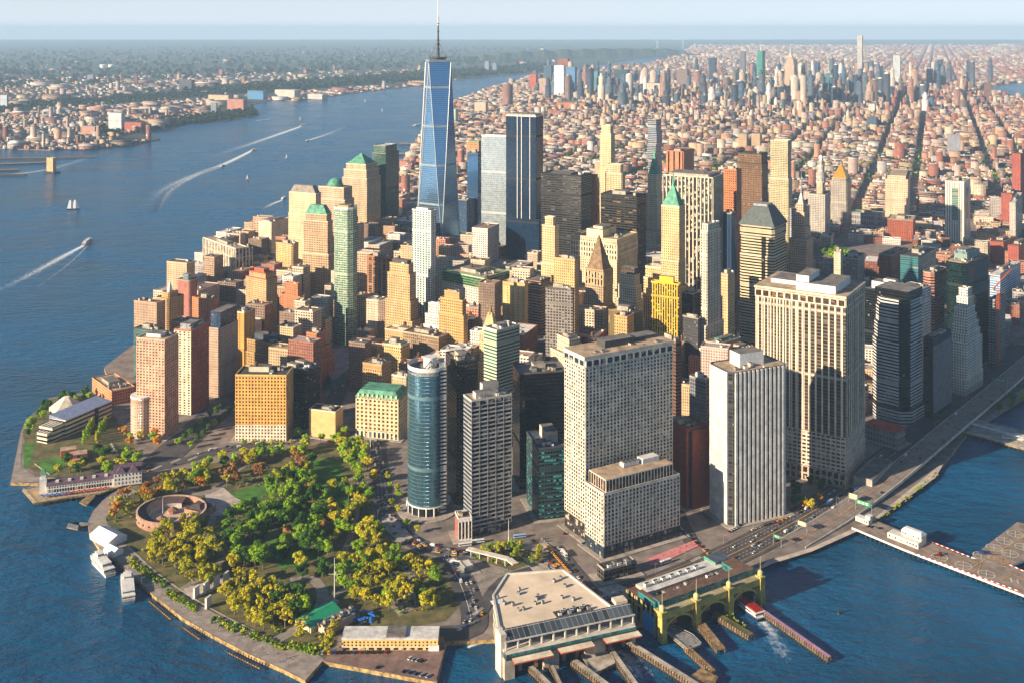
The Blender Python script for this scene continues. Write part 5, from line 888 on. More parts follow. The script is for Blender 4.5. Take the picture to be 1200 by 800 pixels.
def fort():
    c = P(201, 606); root = empty('round_fort', c, R(-25), 'round low brownstone fort with dark ring roof and open courtyard', 'fort')
    n = 56; ro, ri = 34.5, 22
    pt = lambda r, i: (r*math.cos(2*math.pi*i/n), r*math.sin(2*math.pi*i/n)*.92)
    m = MB(); r = MB(); t = MB(); iw = MB()
    for i in range(n):
        a, b = pt(ro, i), pt(ro, i+1); a2, b2 = pt(ro-1.6, i), pt(ro-1.6, i+1); a3, b3 = pt(ri, i), pt(ri, i+1)
        m.face([(*a, 0), (*b, 0), (*b, 9), (*a, 9)]); t.face([(*a, 9), (*b, 9), (*b2, 9), (*a2, 9)]); m.face([(*b2, 7.6), (*a2, 7.6), (*a2, 9), (*b2, 9)])
        if not (4 <= i <= 15):
            r.face([(*a2, 8), (*b2, 8), (*b3, 5.4), (*a3, 5.4)]); iw.face([(*b3, 0), (*a3, 0), (*a3, 5.4), (*b3, 5.4)])
    m.build('wall', SAND, root); t.build('coping', SANDL, root); r.build('ring_roof', SHING, root); iw.build('inner_wall', plain('white_wall', (190, 180, 170), .8), root)
    m = MB(); m.face([(*pt(ri+9, i), .7) for i in range(n)]); m.build('courtyard', plain('courtyard', (196, 166, 150), .9, .2, .2), root)
    m = MB(); m.box(8, 30, 9, 30, 0, 7, 1, 0); m.pyr(10, 26, 12, 26, 7, 10, 0, .3); m.build('gatehouse', [SHING, SAND], root)
    for x, y, s in ((-6, 8, 5), (-2, -12, 5)):
        m = MB(); m.cyl(x, y, s, .7, 3.6, 8, 1, top=False); m.cyl(x, y, s*1.15, 3.6, 6.6, 8, 0, r2=.3); m.build('ticket_booth', [plain('booth_roof', (150, 104, 80), .9), SAND], root)
    m = MB(); m.cyl(-13, 2, .35, .7, 17, 6, r2=.15); m.build('flagpole', M_WHITE, root)
    m = MB()
    for i in range(0, n, 2):
        if i*2*math.pi/n > math.pi: m.bar((*[q*1.004 for q in pt(ro, i)], 4.2), (*[q*1.004 for q in pt(ro, i+.5)], 4.2), .6, 1.4)
    m.build('gun_ports', M_BLACK, root)
fort()
def gable(name, root, mat, x0, x1, y0, y1, zb, ze, zr, matr=None, over=.4):
    m = MB(); ym = (y0+y1)/2; m.box(x0, x1, y0, y1, zb, ze, 0, top=False)
    for x, s in ((x0, 1), (x1, -1)): m.face([(x, y1, ze), (x, y0, ze), (x, ym, zr)][::s], None, 0)
    w = m.build(name, mat, root); m = MB()
    m.face([(x0-over, y0-over, ze-.2), (x1+over, y0-over, ze-.2), (x1+over, ym, zr+.15), (x0-over, ym, zr+.15)]); m.face([(x1+over, y1+over, ze-.2), (x0-over, y1+over, ze-.2), (x0-over, ym, zr+.15), (x1+over, ym, zr+.15)])
    m.build('roof', matr or mat, root); return w
TENT = plain('white_canvas', (226, 224, 222), .7, .1, .2)
for lb, px, py, L_, W_, hh, an in (('largest white gabled marquee on the promenade beside the round fort', 127, 632, 30, 20, 9, -38), ('smaller white marquee attached to the seaward end of the largest', 133, 648, 15, 11, 7, -38)):
    c = P(px, py); root = empty('marquee', c, R(an), lb, 'tent'); gable('wall', root, TENT, -L_/2, L_/2, -W_/2, W_/2, 0, hh*.55, hh)
    m = MB(); [m.box(-L_/2-.15, L_/2+.15, s*W_/2-.15, s*W_/2+.15, hh*.53, hh*.58) for s in (-1, 1)]; m.build('eave_rail', M_WHITE, root)
# white memorial slabs on the promenade
its = []
for i, (x, y) in enumerate(((230, 699), (242, 693), (254, 687), (265, 682), (244, 711))):
    c = P(x, y); root = empty('memorial_slab', c, R(-20), None, 'monument', 'memorial slabs'); m = MB(); m.box(-.9, .9, -3.4, 3.4, .3, 9); m.build('slab', plain('granite', (206, 200, 196), .6, .15, .5), root); m = MB(); m.box(-1.5, 1.5, -4, 4, 0.3, .9); m.build('plinth', CONC, root)
    its.append((root, 'tall white granite slab by the promenade stairs', x))
number(its)
def deck(name, label, pts, z, mat, th=1.6, piles=True, cat='pier', rail=True, edge=None):
    q = [tuple(P(x, y, z))[:2] for x, y in pts]; c = (sum(p[0] for p in q)/len(q), sum(p[1] for p in q)/len(q)); root = empty(name, (*c, 0), 0, label, cat)
    q = [(x-c[0], y-c[1]) for x, y in q]
    if sum(q[i][0]*q[(i+1) % len(q)][1]-q[(i+1) % len(q)][0]*q[i][1] for i in range(len(q))) < 0: q = q[::-1]
    m = MB(); m.prism(q, z-th, z, 1, 0); m.build('deck', [mat, edge or WOODD], root)
    if piles:
        m = MB()
        for i in range(len(q)):
            a, b = Vector(q[i]), Vector(q[(i+1) % len(q)]); k = max(1, int((b-a).length/5))
            for j in range(k):
                p = a+(b-a)*(j+.5)/k; p = p*.97; m.cyl(p.x, p.y, .5, -5, z-th, 6, top=False)
        if len(m.f) > 120: m.build('piles', WOODK, root)
    if rail:
        m = MB()
        for i in range(len(q)): m.bar((*[v*.985 for v in q[i]], z+1.1), (*[v*.985 for v in q[(i+1) % len(q)]], z+1.1), .18)
        m.build('railing', M_WHITE, root)
    return root
def pier_a():
    deck('pier', 'timber pier deck with railings under the long white pier house', [(26, 573), (40, 589), (80, 582), (118, 577), (152, 566), (166, 559), (150, 557), (60, 568)], 1.6, plain('deck_boards', (176, 150, 112), .9, .3, .4))
    a, b = P(47, 580, 1.6), P(166, 565, 1.6); o, an, L_ = frame(a, b, 1.6); root = empty('pier_house', o, an, 'long white two-storey pier house with purple slate roof and clock tower', 'pier building')
    wm = plain('white_clapboard', (216, 212, 204), .7, .12, .4); rm = plain('purple_slate', (92, 70, 84), .8, .25, .3); W_ = 17
    gable('wall', root, wm, 6, L_*.72, 0, W_, 0, 8.5, 12.5, rm)
    gable('head_house', root, wm, L_*.72, L_*1.0, -2, W_+3, 0, 13.5, 19, rm)
    wn = []
    for i in range(24):
        x = 9+i*(L_*.72-12)/23; wn += [(x, -.06, 3, 1.9, 3, 0, PANE), (x, -.06, 6.6, 1.3, 1.7, 0, PANE)]
    for i in range(8):
        x = L_*.74+i*L_*.245/7
        for z in (3, 7, 11): wn.append((x, -2.06, z, 1.4, 2.1, 0, PANE))
    panes(root, wn)
    m = MB(); m.box(-1, 6, 4, 11, 0, 15, 0, 0); m.box(0, 5, 5, 10, 15, 19, 0, 0); m.build('clock_tower', wm, root); m = MB(); m.pyr(-.4, 5.4, 4.6, 10.4, 19, 27, 0, .02); m.build('tower_roof', ROOF['green'], root)
    m = MB(); m.cyl(2.5, 4.9, 0, 0, 0, 3); 
    for i in range(5):
        m = MB(); x = 16+i*L_*.72/6; m.box(x-1.6, x+1.6, 3, 6, 9, 12, 0, 0); m.build('dormer', wm, root)
    for i in range(2):
        m = MB(); x = L_*(.79+i*.13); m.pyr(x-5, x+5, -3, 6, 13.5, 20, 0, .05); m.build('front_gable', rm, root)
    its = []
    for i in range(30):
        col = 'blue' if i < 12 else 'red'; x = 2+i*L_*.024 if i < 12 else 22+(i-12)*L_*.026; u = empty('parasol', local2w(o, an, x, -6-2.5*(i % 2))+(1.6,), 0, None, 'parasol', 'parasols on the pier deck')
        m = MB(); m.cyl(0, 0, .08, 0, 2.4, 5); m.build('pole', M_WHITE, u); m = MB(); m.cyl(0, 0, 1.9, 2.3, 3.2, 8, r2=.1); m.build('canopy', RED if col == 'red' else BLUEP, u); its.append((u, f'{col} parasol on the timber deck of the white pier house', pix(u.location)[0]))
    number(its)
pier_a()
deck('landing_stage', 'small wooden landing stage with sloping gangway beside the timber pier', [(93, 588), (101, 592), (112, 580), (106, 577)], .6, WOODD, 1, True, 'pier', False)
deck('landing_stage', 'grey floating dock with two masts off the promenade', [(78, 617), (91, 620), (93, 611), (104, 612), (104, 614), (94, 615), (92, 613), (80, 612)], .4, M_UNIT, 1, True, 'pier', False)
# museum
def museum():
    a, b = P(77, 512), P(131, 488); o, an, L_ = frame(a, b); root = empty('museum_wing', o, an, 'long white banded museum wing with blue-grey sloping roof by the water', 'museum'); w = 26
    bm = fac((214, 202, 182), 'bk', 30, 5, 1, .42, None, .05); m = MB(); m.box(0, L_, 0, w, 0, 20, top=False); m.build('wall', bm, root); m = MB(); m.face([(0, -.3, 20), (L_, -.3, 20), (L_, w, 23), (0, w, 23)]); m.face([(0, w, 23), (0, -.3, 20), (0, w, 19)]); m.face([(L_, w, 19), (L_, -.3, 20), (L_, w, 23)]); m.build('roof', plain('zinc_roof', (128, 138, 168), .5, .15, .2), root)
    m = MB(); m.box(-18, 0, 2, w-3, 0, 17); m.box(-24, -18, 4, w-6, 0, 12); m.build('end_block', bm, root)
    m = MB(); m.box(L_*.62, L_*.7, -.3, 0, 0, 19.5); m.build('glass_slot', fac((60, 70, 80), 'bk', 2, 4, .9, .9), root)
    c = P(78, 488); root = empty('museum_hall', c, R(20), 'white six-sided museum hall with stepped pyramid roof', 'museum'); m = MB()
    hexa = lambda r: [(r*math.cos(i*math.pi/3), r*math.sin(i*math.pi/3)) for i in range(6)]
    m.prism(hexa(20), 0, 13); m.build('wall', pw((206, 194, 172)), root)
    for i in range(6): m = MB(); m.prism(hexa(20-i*2.9), 13+i*2, 14.6+i*2, 0, 0, True, True); m.prism(hexa(18.5-i*2.9), 14.4+i*2, 15.2+i*2); m.build('roof_tier', pw((222, 212, 192)), root)
    T('brick_hotel_block', 'orange brick block with flat terrace roof behind the museum', 131, 459, 108, 158, 475, 40, fac((206, 140, 96), 'dk', 3.4, 3.6, .45, .5, None, .2), 'tan', units=6, pc=pw((206, 140, 96)))
    for lb, x, y, w_, d_, h_ in (('red brick pavilion with stair terrace beside the sunken lawn', 80, 534, 16, 12, 9), ('lower red brick pavilion with flat roof, right of its twin', 92, 537, 18, 13, 7)):
        c = P(x, y); root = empty('park_pavilion', c, R(25), lb, 'pavilion'); m = MB(); m.box(-w_/2, w_/2, -d_/2, d_/2, 0, h_, 0, 1); m.build('wall', [pw((170, 84, 66)), ROOF['tan']], root); m = MB(); m.box(-w_/2+2, w_/2-2, -d_/2-5, -d_/2, 0, 3); m.build('terrace', pw((196, 140, 120)), root); m = MB(); m.box(-2, 2, -d_/2-.1, -d_/2, 3.2, 6.5); m.build('arch', M_BLACK, root)
museum()
def coastguard():
    a, b = P(400.5, 762), P(513, 762); o, an, L_ = frame(a, b); root = empty('harbour_office', o, an, 'long low yellow-brick harbour office with white roof on the quay', 'office'); w = 17; h = 8.8
    m = MB(); m.box(0, L_, 0, w, 0, h, top=False); m.build('wall', plain('yellow_brick', (214, 182, 116), .85, .15, .3), root); m = MB(); m.box(-.3, L_+.3, -.3, w+.3, h, h+.9); m.build('roof', ROOF['white'], root); m = MB(); m.box(L_*.46, L_*.66, 1, w-1, h+.9, h+2.2); m.build('roof_hatch', ROOF['grey'], root)
    wn = []
    for i in range(24):
        x = 2+i*(L_-4)/23; wn.append((x, -.06, 6.7, 1.3, 1.4, 0, PANEB)); wn.append((x, -.06, 4.3, 1.3, 1.3, 0, PANEB))
    for i in range(11): wn.append((4+i*6.3, -.06, 1.6, 4, 1.7, 0, PANE))
    panes(root, wn); m = MB(); m.box(0, L_, -.5, -.02, 3, 3.25); m.build('canopy_ledge', M_WHITE, root); m = MB(); m.box(L_-7, L_+1, -1.5, 0, 0, 4.6); m.build('entrance_porch', M_WHITE, root)
coastguard()
sheet('quay_apron', [(379, 774), (400, 757), (520, 745), (522, 757), (511, 798)], .5, plain('apron_asphalt', (128, 102, 92), .9, .3, .12))
def rest():
    a, b = P(355, 736), P(376, 738); o, an, L_ = frame(P(356, 737), P(392, 718)); root = empty('restaurant', o, an, 'waterside restaurant with bright green gabled roof and flat kitchen wing', 'restaurant')
    gable('wall', root, pw((206, 190, 160)), 0, L_*.98, -9, 11, 0, 5, 9, plain('green_metal_roof', (40, 160, 112), .5, .1, .3), 1); m = MB(); m.box(6, L_*1.1, -22, -9.5, 0, 6.5, 0, 1); m.build('kitchen_wing', [pw((206, 170, 140)), ROOF['grey']], root)
    for i in range(7): o_ = put('air_unit', root, 10+i*4.5, -15-(i % 2)*3, 6.5, 3)
    m = MB(); m.box(3, 5, -9.1, -9, 1, 4); m.build('door', M_GLASSW, root)
rest()
def terminal():
    E = P(586, 740, 28); Dr = P(738, 708, 28); z = 28; o, an, L_ = frame(E, Dr, 0); root = empty('ferry_terminal', o, an, 'large ferry terminal with wide sand-coloured flat roof and three ferry slips', 'ferry terminal')
    inv = lambda p: ((p[0]-o[0])*math.cos(an)+(p[1]-o[1])*math.sin(an), -(p[0]-o[0])*math.sin(an)+(p[1]-o[1])*math.cos(an))
    poly = [(0, 0), (L_, 0), inv(P(716, 711, z)), inv(P(660, 668, z)), inv(P(594, 673, z)), inv(P(578, 698, z))]
    m = MB(); m.prism(poly, -4, z-.1, top=False); m.build('wall', fac((196, 186, 166), 'bl', 6, 7, .7, .55, None, .05), root); m = MB(); m.face([(x, y, z) for x, y in poly]); m.build('roof', plain('membrane_roof', (218, 198, 172), .9, .16, .035, detail=8), root)
    m = MB()
    for i in range(6):
        a, b = poly[i], poly[(i+1) % 6]; m.bar((*a, z+.4), (*b, z+.4), 1.6, 1.4)
    m.build('parapet', pw((206, 200, 190)), root)
    m = MB(); m.face([(2, .5, z+1.6), (2, -8.5, z-3), (L_-1, -8.5, z-3), (L_-1, .5, z+1.6)]); m.face([(2, .5, z), (L_-1, .5, z), (L_-1, .5, z+1.6), (2, .5, z+1.6)][::-1])
    m.build('solar_roof', fac((130, 130, 136), 'gy', 4.4, 400, .88, 1, None, .0, .15), root)
    m = MB(); m.box(0, L_, -9, -.3, 17, 18.2); m.box(0, L_, -9.4, -8.9, z-3.6, z-2.6); [m.box(1+i*(L_-3)/11, 2.2+i*(L_-3)/11, -9, -8, 18.2, z-3) for i in range(12)]; m.build('upper_deck', pw((206, 196, 180)), root)
    m = MB(); m.box(.5, L_-.5, -12, -2, 12.4, 17, 0, 1); m.build('teal_glass_band', [fac((60, 100, 100), 'tl', 2.4, 4.6, .92, .5, (40, 50, 60), .05, .08), pw((190, 184, 170))], root)
    st = pw((178, 162, 140)); openx = [(8, 32), (44, 66), (83, 106)]; m = MB(); x = 0
    for a, b in openx+[(L_, L_)]: m.box(x, a, -10, 0, -4, 12.4); x = b
    m.build('stone_piers', st, root)
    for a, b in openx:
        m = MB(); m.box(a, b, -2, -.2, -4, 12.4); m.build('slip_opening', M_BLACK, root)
        m = MB(); m.box(a+4, a+7, -7, -4, 0, 7); m.box(b-7, b-4, -7, -4, 0, 7); m.box(a+4, b-4, -6, -5, 7, 8); m.build('loading_ramp', pw((150, 110, 90)), root)
    for a, b in ((5, 36), (42, 70), (80, 110)): m = MB(); m.prism([(a, -19), (b, -19), (b, -10), (a, -10)], 12.6, 13.6, 1, 0, True, True); m.build('canopy', [pw((222, 206, 180)), ORA], root)
    m = MB(); m.box(-1.5, 3, -6, 6, -4, z+1); m.build('corner_tower', pw((206, 196, 176)), root)
    m = MB(); m.box(L_*.44, L_*.72, 3, 12, z-.05, z+.2, 0, 1); m.build('plant_well', [M_BLACK, plain('well_floor', (60, 58, 60), .9)], root)
    rr = random.Random(4)
    for i in range(10): put('air_unit' if i % 2 else 'cooling_tower', root, L_*.47+i*L_*.025, 5+(i % 3)*2.2, z+.2, 2.6)
    for i in range(16): put('air_unit', root, rr.uniform(12, 78), rr.uniform(18, 62), z, rr.uniform(1.5, 2.6), rr.uniform(0, 3), 3)
    m = MB(); m.box(L_-11, L_-1, 2, 10, z, z+3); m.build('stair_tower', pw((206, 190, 166)), root)
    m = MB(); m.box(8, 18, 38, 44, z, z+.35); m.build('roof_patch', M_WHITE, root)
    m = MB(); m.bar((*inv(P(548, 651)), 7), (*inv(P(596, 664)), 7.5), 6, 1); m.bar((*inv(P(596, 664)), 7.5), (*inv(P(604, 671)), 8), 6, 1); 
    for k in range(5): q = inv(P(552+k*10, 652+k*2.8)); m.cyl(q[0], q[1], .5, 0, 7, 6)
    m.build('footbridge', pw((214, 200, 184)), root)
terminal()
def rack(name, label, p, q, w, z, mat=WOODD, cat='fender', top=None, group=None, zb=-4):
    a, b = P(*p, z), P(*q, z); o, an, L_ = frame(a, b); root = empty(name, (*o[:2], 0), an, label, cat, group); m = MB(); m.box(0, L_, -w/2, w/2, z-1.2, z, 0, 1); m.build('walkway', [mat, top or CONC], root)
    m = MB(); n = int(L_/2.6)
    for i in range(n):
        for s in (-1, 1): m.cyl((i+.5)*L_/n, s*(w/2+.3), .45, zb, z+.3, 5)
    m.build('piles', WOODK, root); m = MB(); [m.box(0, L_, s*(w/2+.1)-.25, s*(w/2+.1)+.25, z-3.4+k*1.2, z-2.8+k*1.2) for s in (-1, 1) for k in (0, 1)]; m.build('wales', WOODD, root); return root
for i, (p, q, w) in enumerate((((622, 780), (645, 802), 4), ((646, 778), (657, 802), 3), ((672, 772), (712, 802), 5), ((714, 757), (746, 802), 4), ((735, 750), (820, 803), 5))):
    rack('ferry_rack', 'long timber fender rack reaching out from the ferry terminal, '+['leftmost', 'second from the left', 'third from the left, pale walkway', 'second from the right', 'rightmost and longest'][i], p, q, w, 3.2, group='timber racks of the ferry slips')
deck('work_barge', 'flat grey work barge loaded with a green vehicle between the racks', [(680, 768), (712, 760), (721, 776), (694, 790)], 1.5, CONC, 2, False, 'barge', True)
def maritime():
    a = P(776, 752, -3); a = Vector((a.x, a.y, 0)); b = P(891, 708, -3); o, an, L_ = frame(a, b, 0); Wd = 46; root = empty('ferry_house', o, an, 'ornate ochre and green ferry house with three arched slips and flagpole pylons', 'ferry terminal')
    m = MB(); m.box(0, L_, 8, Wd, -4, 19, 0, 1); m.build('wall', [fac((170, 150, 100), 'bk', 6, 7, .6, .7, (60, 80, 76), .05), plain('brown_roof', (110, 74, 62), .9, .3, .2)], root)
    m = MB(); m.box(-1, L_+1, -1, 9, 14.5, 19.4, 0, 1); m.box(-1.6, L_+1.6, -1.8, 9, 19.4, 20.4, 0, 1); m.build('entablature', [YGRN, pw((170, 156, 120))], root)
    m = MB()
    n = 3; sp = L_/n
    for i in range(n):
        x0, x1 = i*sp+2.5, (i+1)*sp-2.5; r = (x1-x0)/2; pts = [((x0+x1)/2-r*math.cos(math.pi*k/12), 3+(11)*math.sin(math.pi*k/12)) for k in range(13)]
        for k in range(12): m.bar((pts[k][0], 0, pts[k][1]), (pts[k+1][0], 0, pts[k+1][1]), 1.2, 1.6)
        for k in range(1, 12): m.bar((pts[k][0], 0, pts[k][1]), (pts[k][0], 0, 14.6), .5)
    m.build('arch', YGRN, root)
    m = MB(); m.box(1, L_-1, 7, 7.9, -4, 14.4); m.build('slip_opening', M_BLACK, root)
    for i in range(n): m = MB(); x = (i+.5)*sp; m.box(x-3, x+3, 6.6, 7, 4, 11); m.build('slip_panel', pw((176, 110, 96)), root)
    for i in range(n+1):
        x = i*sp; m = MB(); m.box(x-2.4, x+2.4, -2.6, 3, -4, 21, 0, 0); [m.box(x-2.4+k*4.2-.2, x-1.8+k*4.2+.2, -3.1, -2.6, -3, 20) for k in (0, 1)]; m.box(x-2.9, x+2.9, -3.2, 3.4, 20.4, 21.6); m.build('pylon', YGRN, root)
        m = MB(); m.cyl(x, 0, 2.2, 21.6, 24, 10); m.dome(x, 0, 2.4, 24, 2.6, 10, 4); m.cyl(x, 0, .25, 26, 38, 6, r2=.12); m.build('flagpole_lantern', pw((196, 186, 130)), root)
    m = MB(); m.box(2, L_-2, 5, 14, 20.4, 26, 0, 1); m.box(-.5, 4, 8, 30, 20.4, 25, 0, 1); m.box(L_-16, L_-2, 14, 30, 19.4, 25, 0, 1); m.build('glass_gallery', [TEALG, ROOF['brown']], root)
    m = MB(); m.box(9, L_-14, Wd-17, Wd-1, 19, 21, 0, 1); m.build('white_roof', [pw((206, 190, 160)), ROOF['white']], root)
    rr = random.Random(2)
    for i in range(18): put('air_unit' if i % 3 else 'cooling_tower', root, 12+i*4.8, 16+rr.uniform(0, 8), 19.1, rr.uniform(2.6, 4), rr.choice([0, 1.57]))
    for i in range(7): put('cooling_tower', root, 14+i*9, Wd-9, 21, 4, 0)
    m = MB(); m.box(-.45, -.1, 9, 24, -2, 12); m.build('banner', plain('blue_banner', (40, 140, 206), .6, .1, .3), root)
    m = MB(); [m.box(-.8, -.1, y-.5, y+.5, -3, 19) for y in (8.5, 24.5, 34, 45)]; m.box(-.9, -.1, 24, 45, 13, 14); m.build('side_pilasters', YGRN, root)
    m = MB(); m.box(L_*.82, L_*.98, Wd-12, Wd+3, 19, 23, 0, 1); m.build('green_pavilion', [ROOF['green'], ROOF['blue']], root)
maritime()
rack('slip_pier', 'long low pier wall with violet stripe reaching furthest into the harbour', (876, 702), (972, 769), 3.6, 2.6, cat='pier', top=plain('violet_deck', (176, 130, 160), .8, .2, .2))
r_ = rack('slip_pier', 'short slip pier with a bed of bright shrubs at its end', (836, 716), (880, 743), 6, 2.6, cat='pier', top=SOIL)
rack('slip_pier', 'rotting timber slip pier left of the shrub-planted pier', (820, 728), (845, 759), 7, 2.2, cat='pier', top=WOODD)
rack('slip_pier', 'narrow timber catwalk ending in a small square platform', (804, 756), (836, 785), 4, 2.0, cat='pier', top=WOODD)
deck('landing_stage', 'grey lifting ramp platform in the left arched slip', [(778, 738), (790, 733), (812, 744), (822, 754), (806, 762)], 1.4, M_UNIT, 1.2, True, 'pier', True)
deck('landing_stage', 'weathered pile platform at the bottom edge near the long rack', [(808, 792), (822, 782), (842, 792), (834, 806), (812, 806)], 1.6, WOODD, 1.6, True, 'pier', False)
# ---------------------------------------------------------------- heliport
HPD = plain('heliport_deck', (140, 124, 112), .9, .25, .12)
deck('heliport_pier', 'long heliport pier with red and white kerb and painted landing rings', [(998, 617), (1026, 609), (1088, 634), (1136, 653), (1176, 658), (1236, 684), (1226, 707), (1196, 695), (1060, 643)], 2.2, HPD, 1.8, True, 'pier', False, M_WHITE)
deck('heliport_pier', 'square-ended side arm of the heliport with a row of landing rings', [(1138, 652), (1192, 611), (1240, 622), (1240, 640), (1180, 664)], 2.25, HPD, 1.8, True, 'pier', False, M_WHITE)
def ringmark(px, py, r, col, H_=False):
    c = P(px, py, 2.5); m = MB(); n = 28
    for i in range(n):
        a, b = 2*math.pi*i/n, 2*math.pi*(i+1)/n; m.face([(r*math.cos(a), r*math.sin(a), 0), (r*math.cos(b), r*math.sin(b), 0), ((r-.8)*math.cos(b), (r-.8)*math.sin(b), 0), ((r-.8)*math.cos(a), (r-.8)*math.sin(a), 0)][::1])
    for q in ((-r*.9, r*.9, -.35, .35), (-.35, .35, -r*.9, r*.9)): m.face([(q[0], q[2], .02), (q[1], q[2], .02), (q[1], q[3], .02), (q[0], q[3], .02)])
    o = m.build('landing_ring', col, None, c, R(-25)); o['kind'] = 'structure'
for x, y in ((1101, 652), (1129, 662), (1156, 672), (1150, 650), (1165, 641), (1177, 633), (1190, 625), (1184, 648), (1199, 640)): ringmark(x, y, 7.4, LINE)
ringmark(1174, 656, 6.2, YLINE)
c = P(1189, 680, 2.5); m = MB()
for q in ((-3.2, -2, -4, 4), (2, 3.2, -4, 4), (-2, 2, -.6, .6)): m.face([(q[0], q[2], 0), (q[1], q[2], 0), (q[1], q[3], 0), (q[0], q[3], 0)])
tag(m.build('landing_letter', LINE, None, c, R(-20)), kind='structure')
for pts in ([(1076, 640), (1092, 636), (1132, 655), (1116, 662), (1076, 640)], [(1136, 656), (1150, 661), (1146, 668), (1130, 664)], [(1140, 664), (1200, 628)], [(1172, 680), (1186, 672), (1226, 690)]):
    strip('yellow_line', [tuple(P(x, y, 2.4)) for x, y in pts], .9, .12, YLINE, px=False)
m = MB()
for (p, q) in (((1088, 633), (1136, 652)), ((1072, 648), (1196, 693)), ((1180, 660), (1230, 682))):
    a, b = P(*p, 2.2), P(*q, 2.2); n = int((b-a).length/2.5)
    for i in range(n): A, B = a+(b-a)*i/n, a+(b-a)*(i+1)/n; m.bar((A.x, A.y, 2.5), (B.x, B.y, 2.5), .7, .6, m=i % 2)
tag(m.build('safety_kerb', [RED, M_WHITE]), 'red and white striped safety kerb along the heliport pier', 'kerb')
def heli_house():
    a, b = P(1040, 629, 2.2), P(1076, 643, 2.2); o, an, L_ = frame(a, b, 2.2); root = empty('heliport_terminal', o, an, 'small white heliport terminal with stepped roofs on the pier', 'terminal')
    wm = plain('white_cladding', (216, 206, 186), .6, .1, .3); m = MB(); m.box(0, L_, 0, 10, 0, 5, 0, 1); m.build('wall', [wm, M_WHITE], root); m = MB(); m.box(L_*.35, L_*.98, 6, 16, 0, 9, 0, 1); m.build('upper_block', [wm, M_WHITE], root)
    m = MB(); m.pyr(L_*.33, L_, 5.5, 16.5, 9, 11.5, 0, .4, .8); m.build('roof', M_WHITE, root); panes(root, [(2+i*(L_-4)/9, -.06, 2.4, 1.6, 1.8, 0, PANE) for i in range(10)]+[(L_*.4+i*2.6, 5.94, 7, 1.6, 1.5, 0, PANE) for i in range(8)])
    c = P(1012, 611, 2.2); root = empty('gate_house', c, an, 'small white gate house where the heliport pier meets the shore', 'gatehouse'); m = MB(); m.box(-7, 7, -3, 4, 0, 4.2, 0, 1); m.box(2, 7, 0, 6, 4.2, 7, 0, 1); m.build('wall', [wm, M_WHITE], root); panes(root, [(-5+i*2.5, -3.06, 2.2, 1.4, 1.4, 0, PANE) for i in range(5)])
heli_house()
def heli(label, px, py, mat, rz):
    c = P(px, py, 2.4); root = empty('helicopter', c, rz, label, 'helicopter'); m = MB()
    for i in range(8):
        x0, x1 = -2.6+i*.8, -2.6+(i+1)*.8; f = lambda x: .25+1.15*math.sqrt(max(0, 1-((x-.5)/3.3)**2)); m.bar((x0, 0, 1.9), (x1, 0, 1.9), f(x0)*1.5, f(x0)*1.6, w2=f(x1)*1.5)
    m.bar((-2.4, 0, 2.2), (-8, 0, 2.7), .9, .9, w2=.3); m.bar((-7.6, 0, 2.6), (-8.6, 0, 4.3), .25, .9); m.build('fuselage', mat, root)
    m = MB(); m.bar((1.2, 0, 2.35), (3.2, 0, 1.9), 1.5, 1.2, w2=.7); m.build('windscreen', PANE, root)
    for a in range(4): m = MB(); m.bar((.2, 0, 3.7), (.2+6*math.cos(a*1.571+.5), 6*math.sin(a*1.571+.5), 3.6), .4, .08); m.build('rotor_blade', M_BLACK, root)
    m = MB(); m.cyl(.2, 0, .25, 2.9, 3.8, 6); m.build('rotor_mast', M_BLACK, root)
    for s in (-1, 1): m = MB(); m.bar((-2, s*1.2, .15), (2.4, s*1.2, .15), .18); m.bar((-1, s*1.2, .15), (-1, s*.5, 1.2), .14); m.bar((1.2, s*1.2, .15), (1.2, s*.5, 1.2), .14); m.build('skid', M_BLACK, root)
heli('red helicopter parked on a ring of the heliport pier', 1101, 651, RED, .6); heli('dark blue helicopter parked at the inner end of the heliport arm', 1151, 649, plain('navy', (24, 50, 96), .3, .1), 2.4)
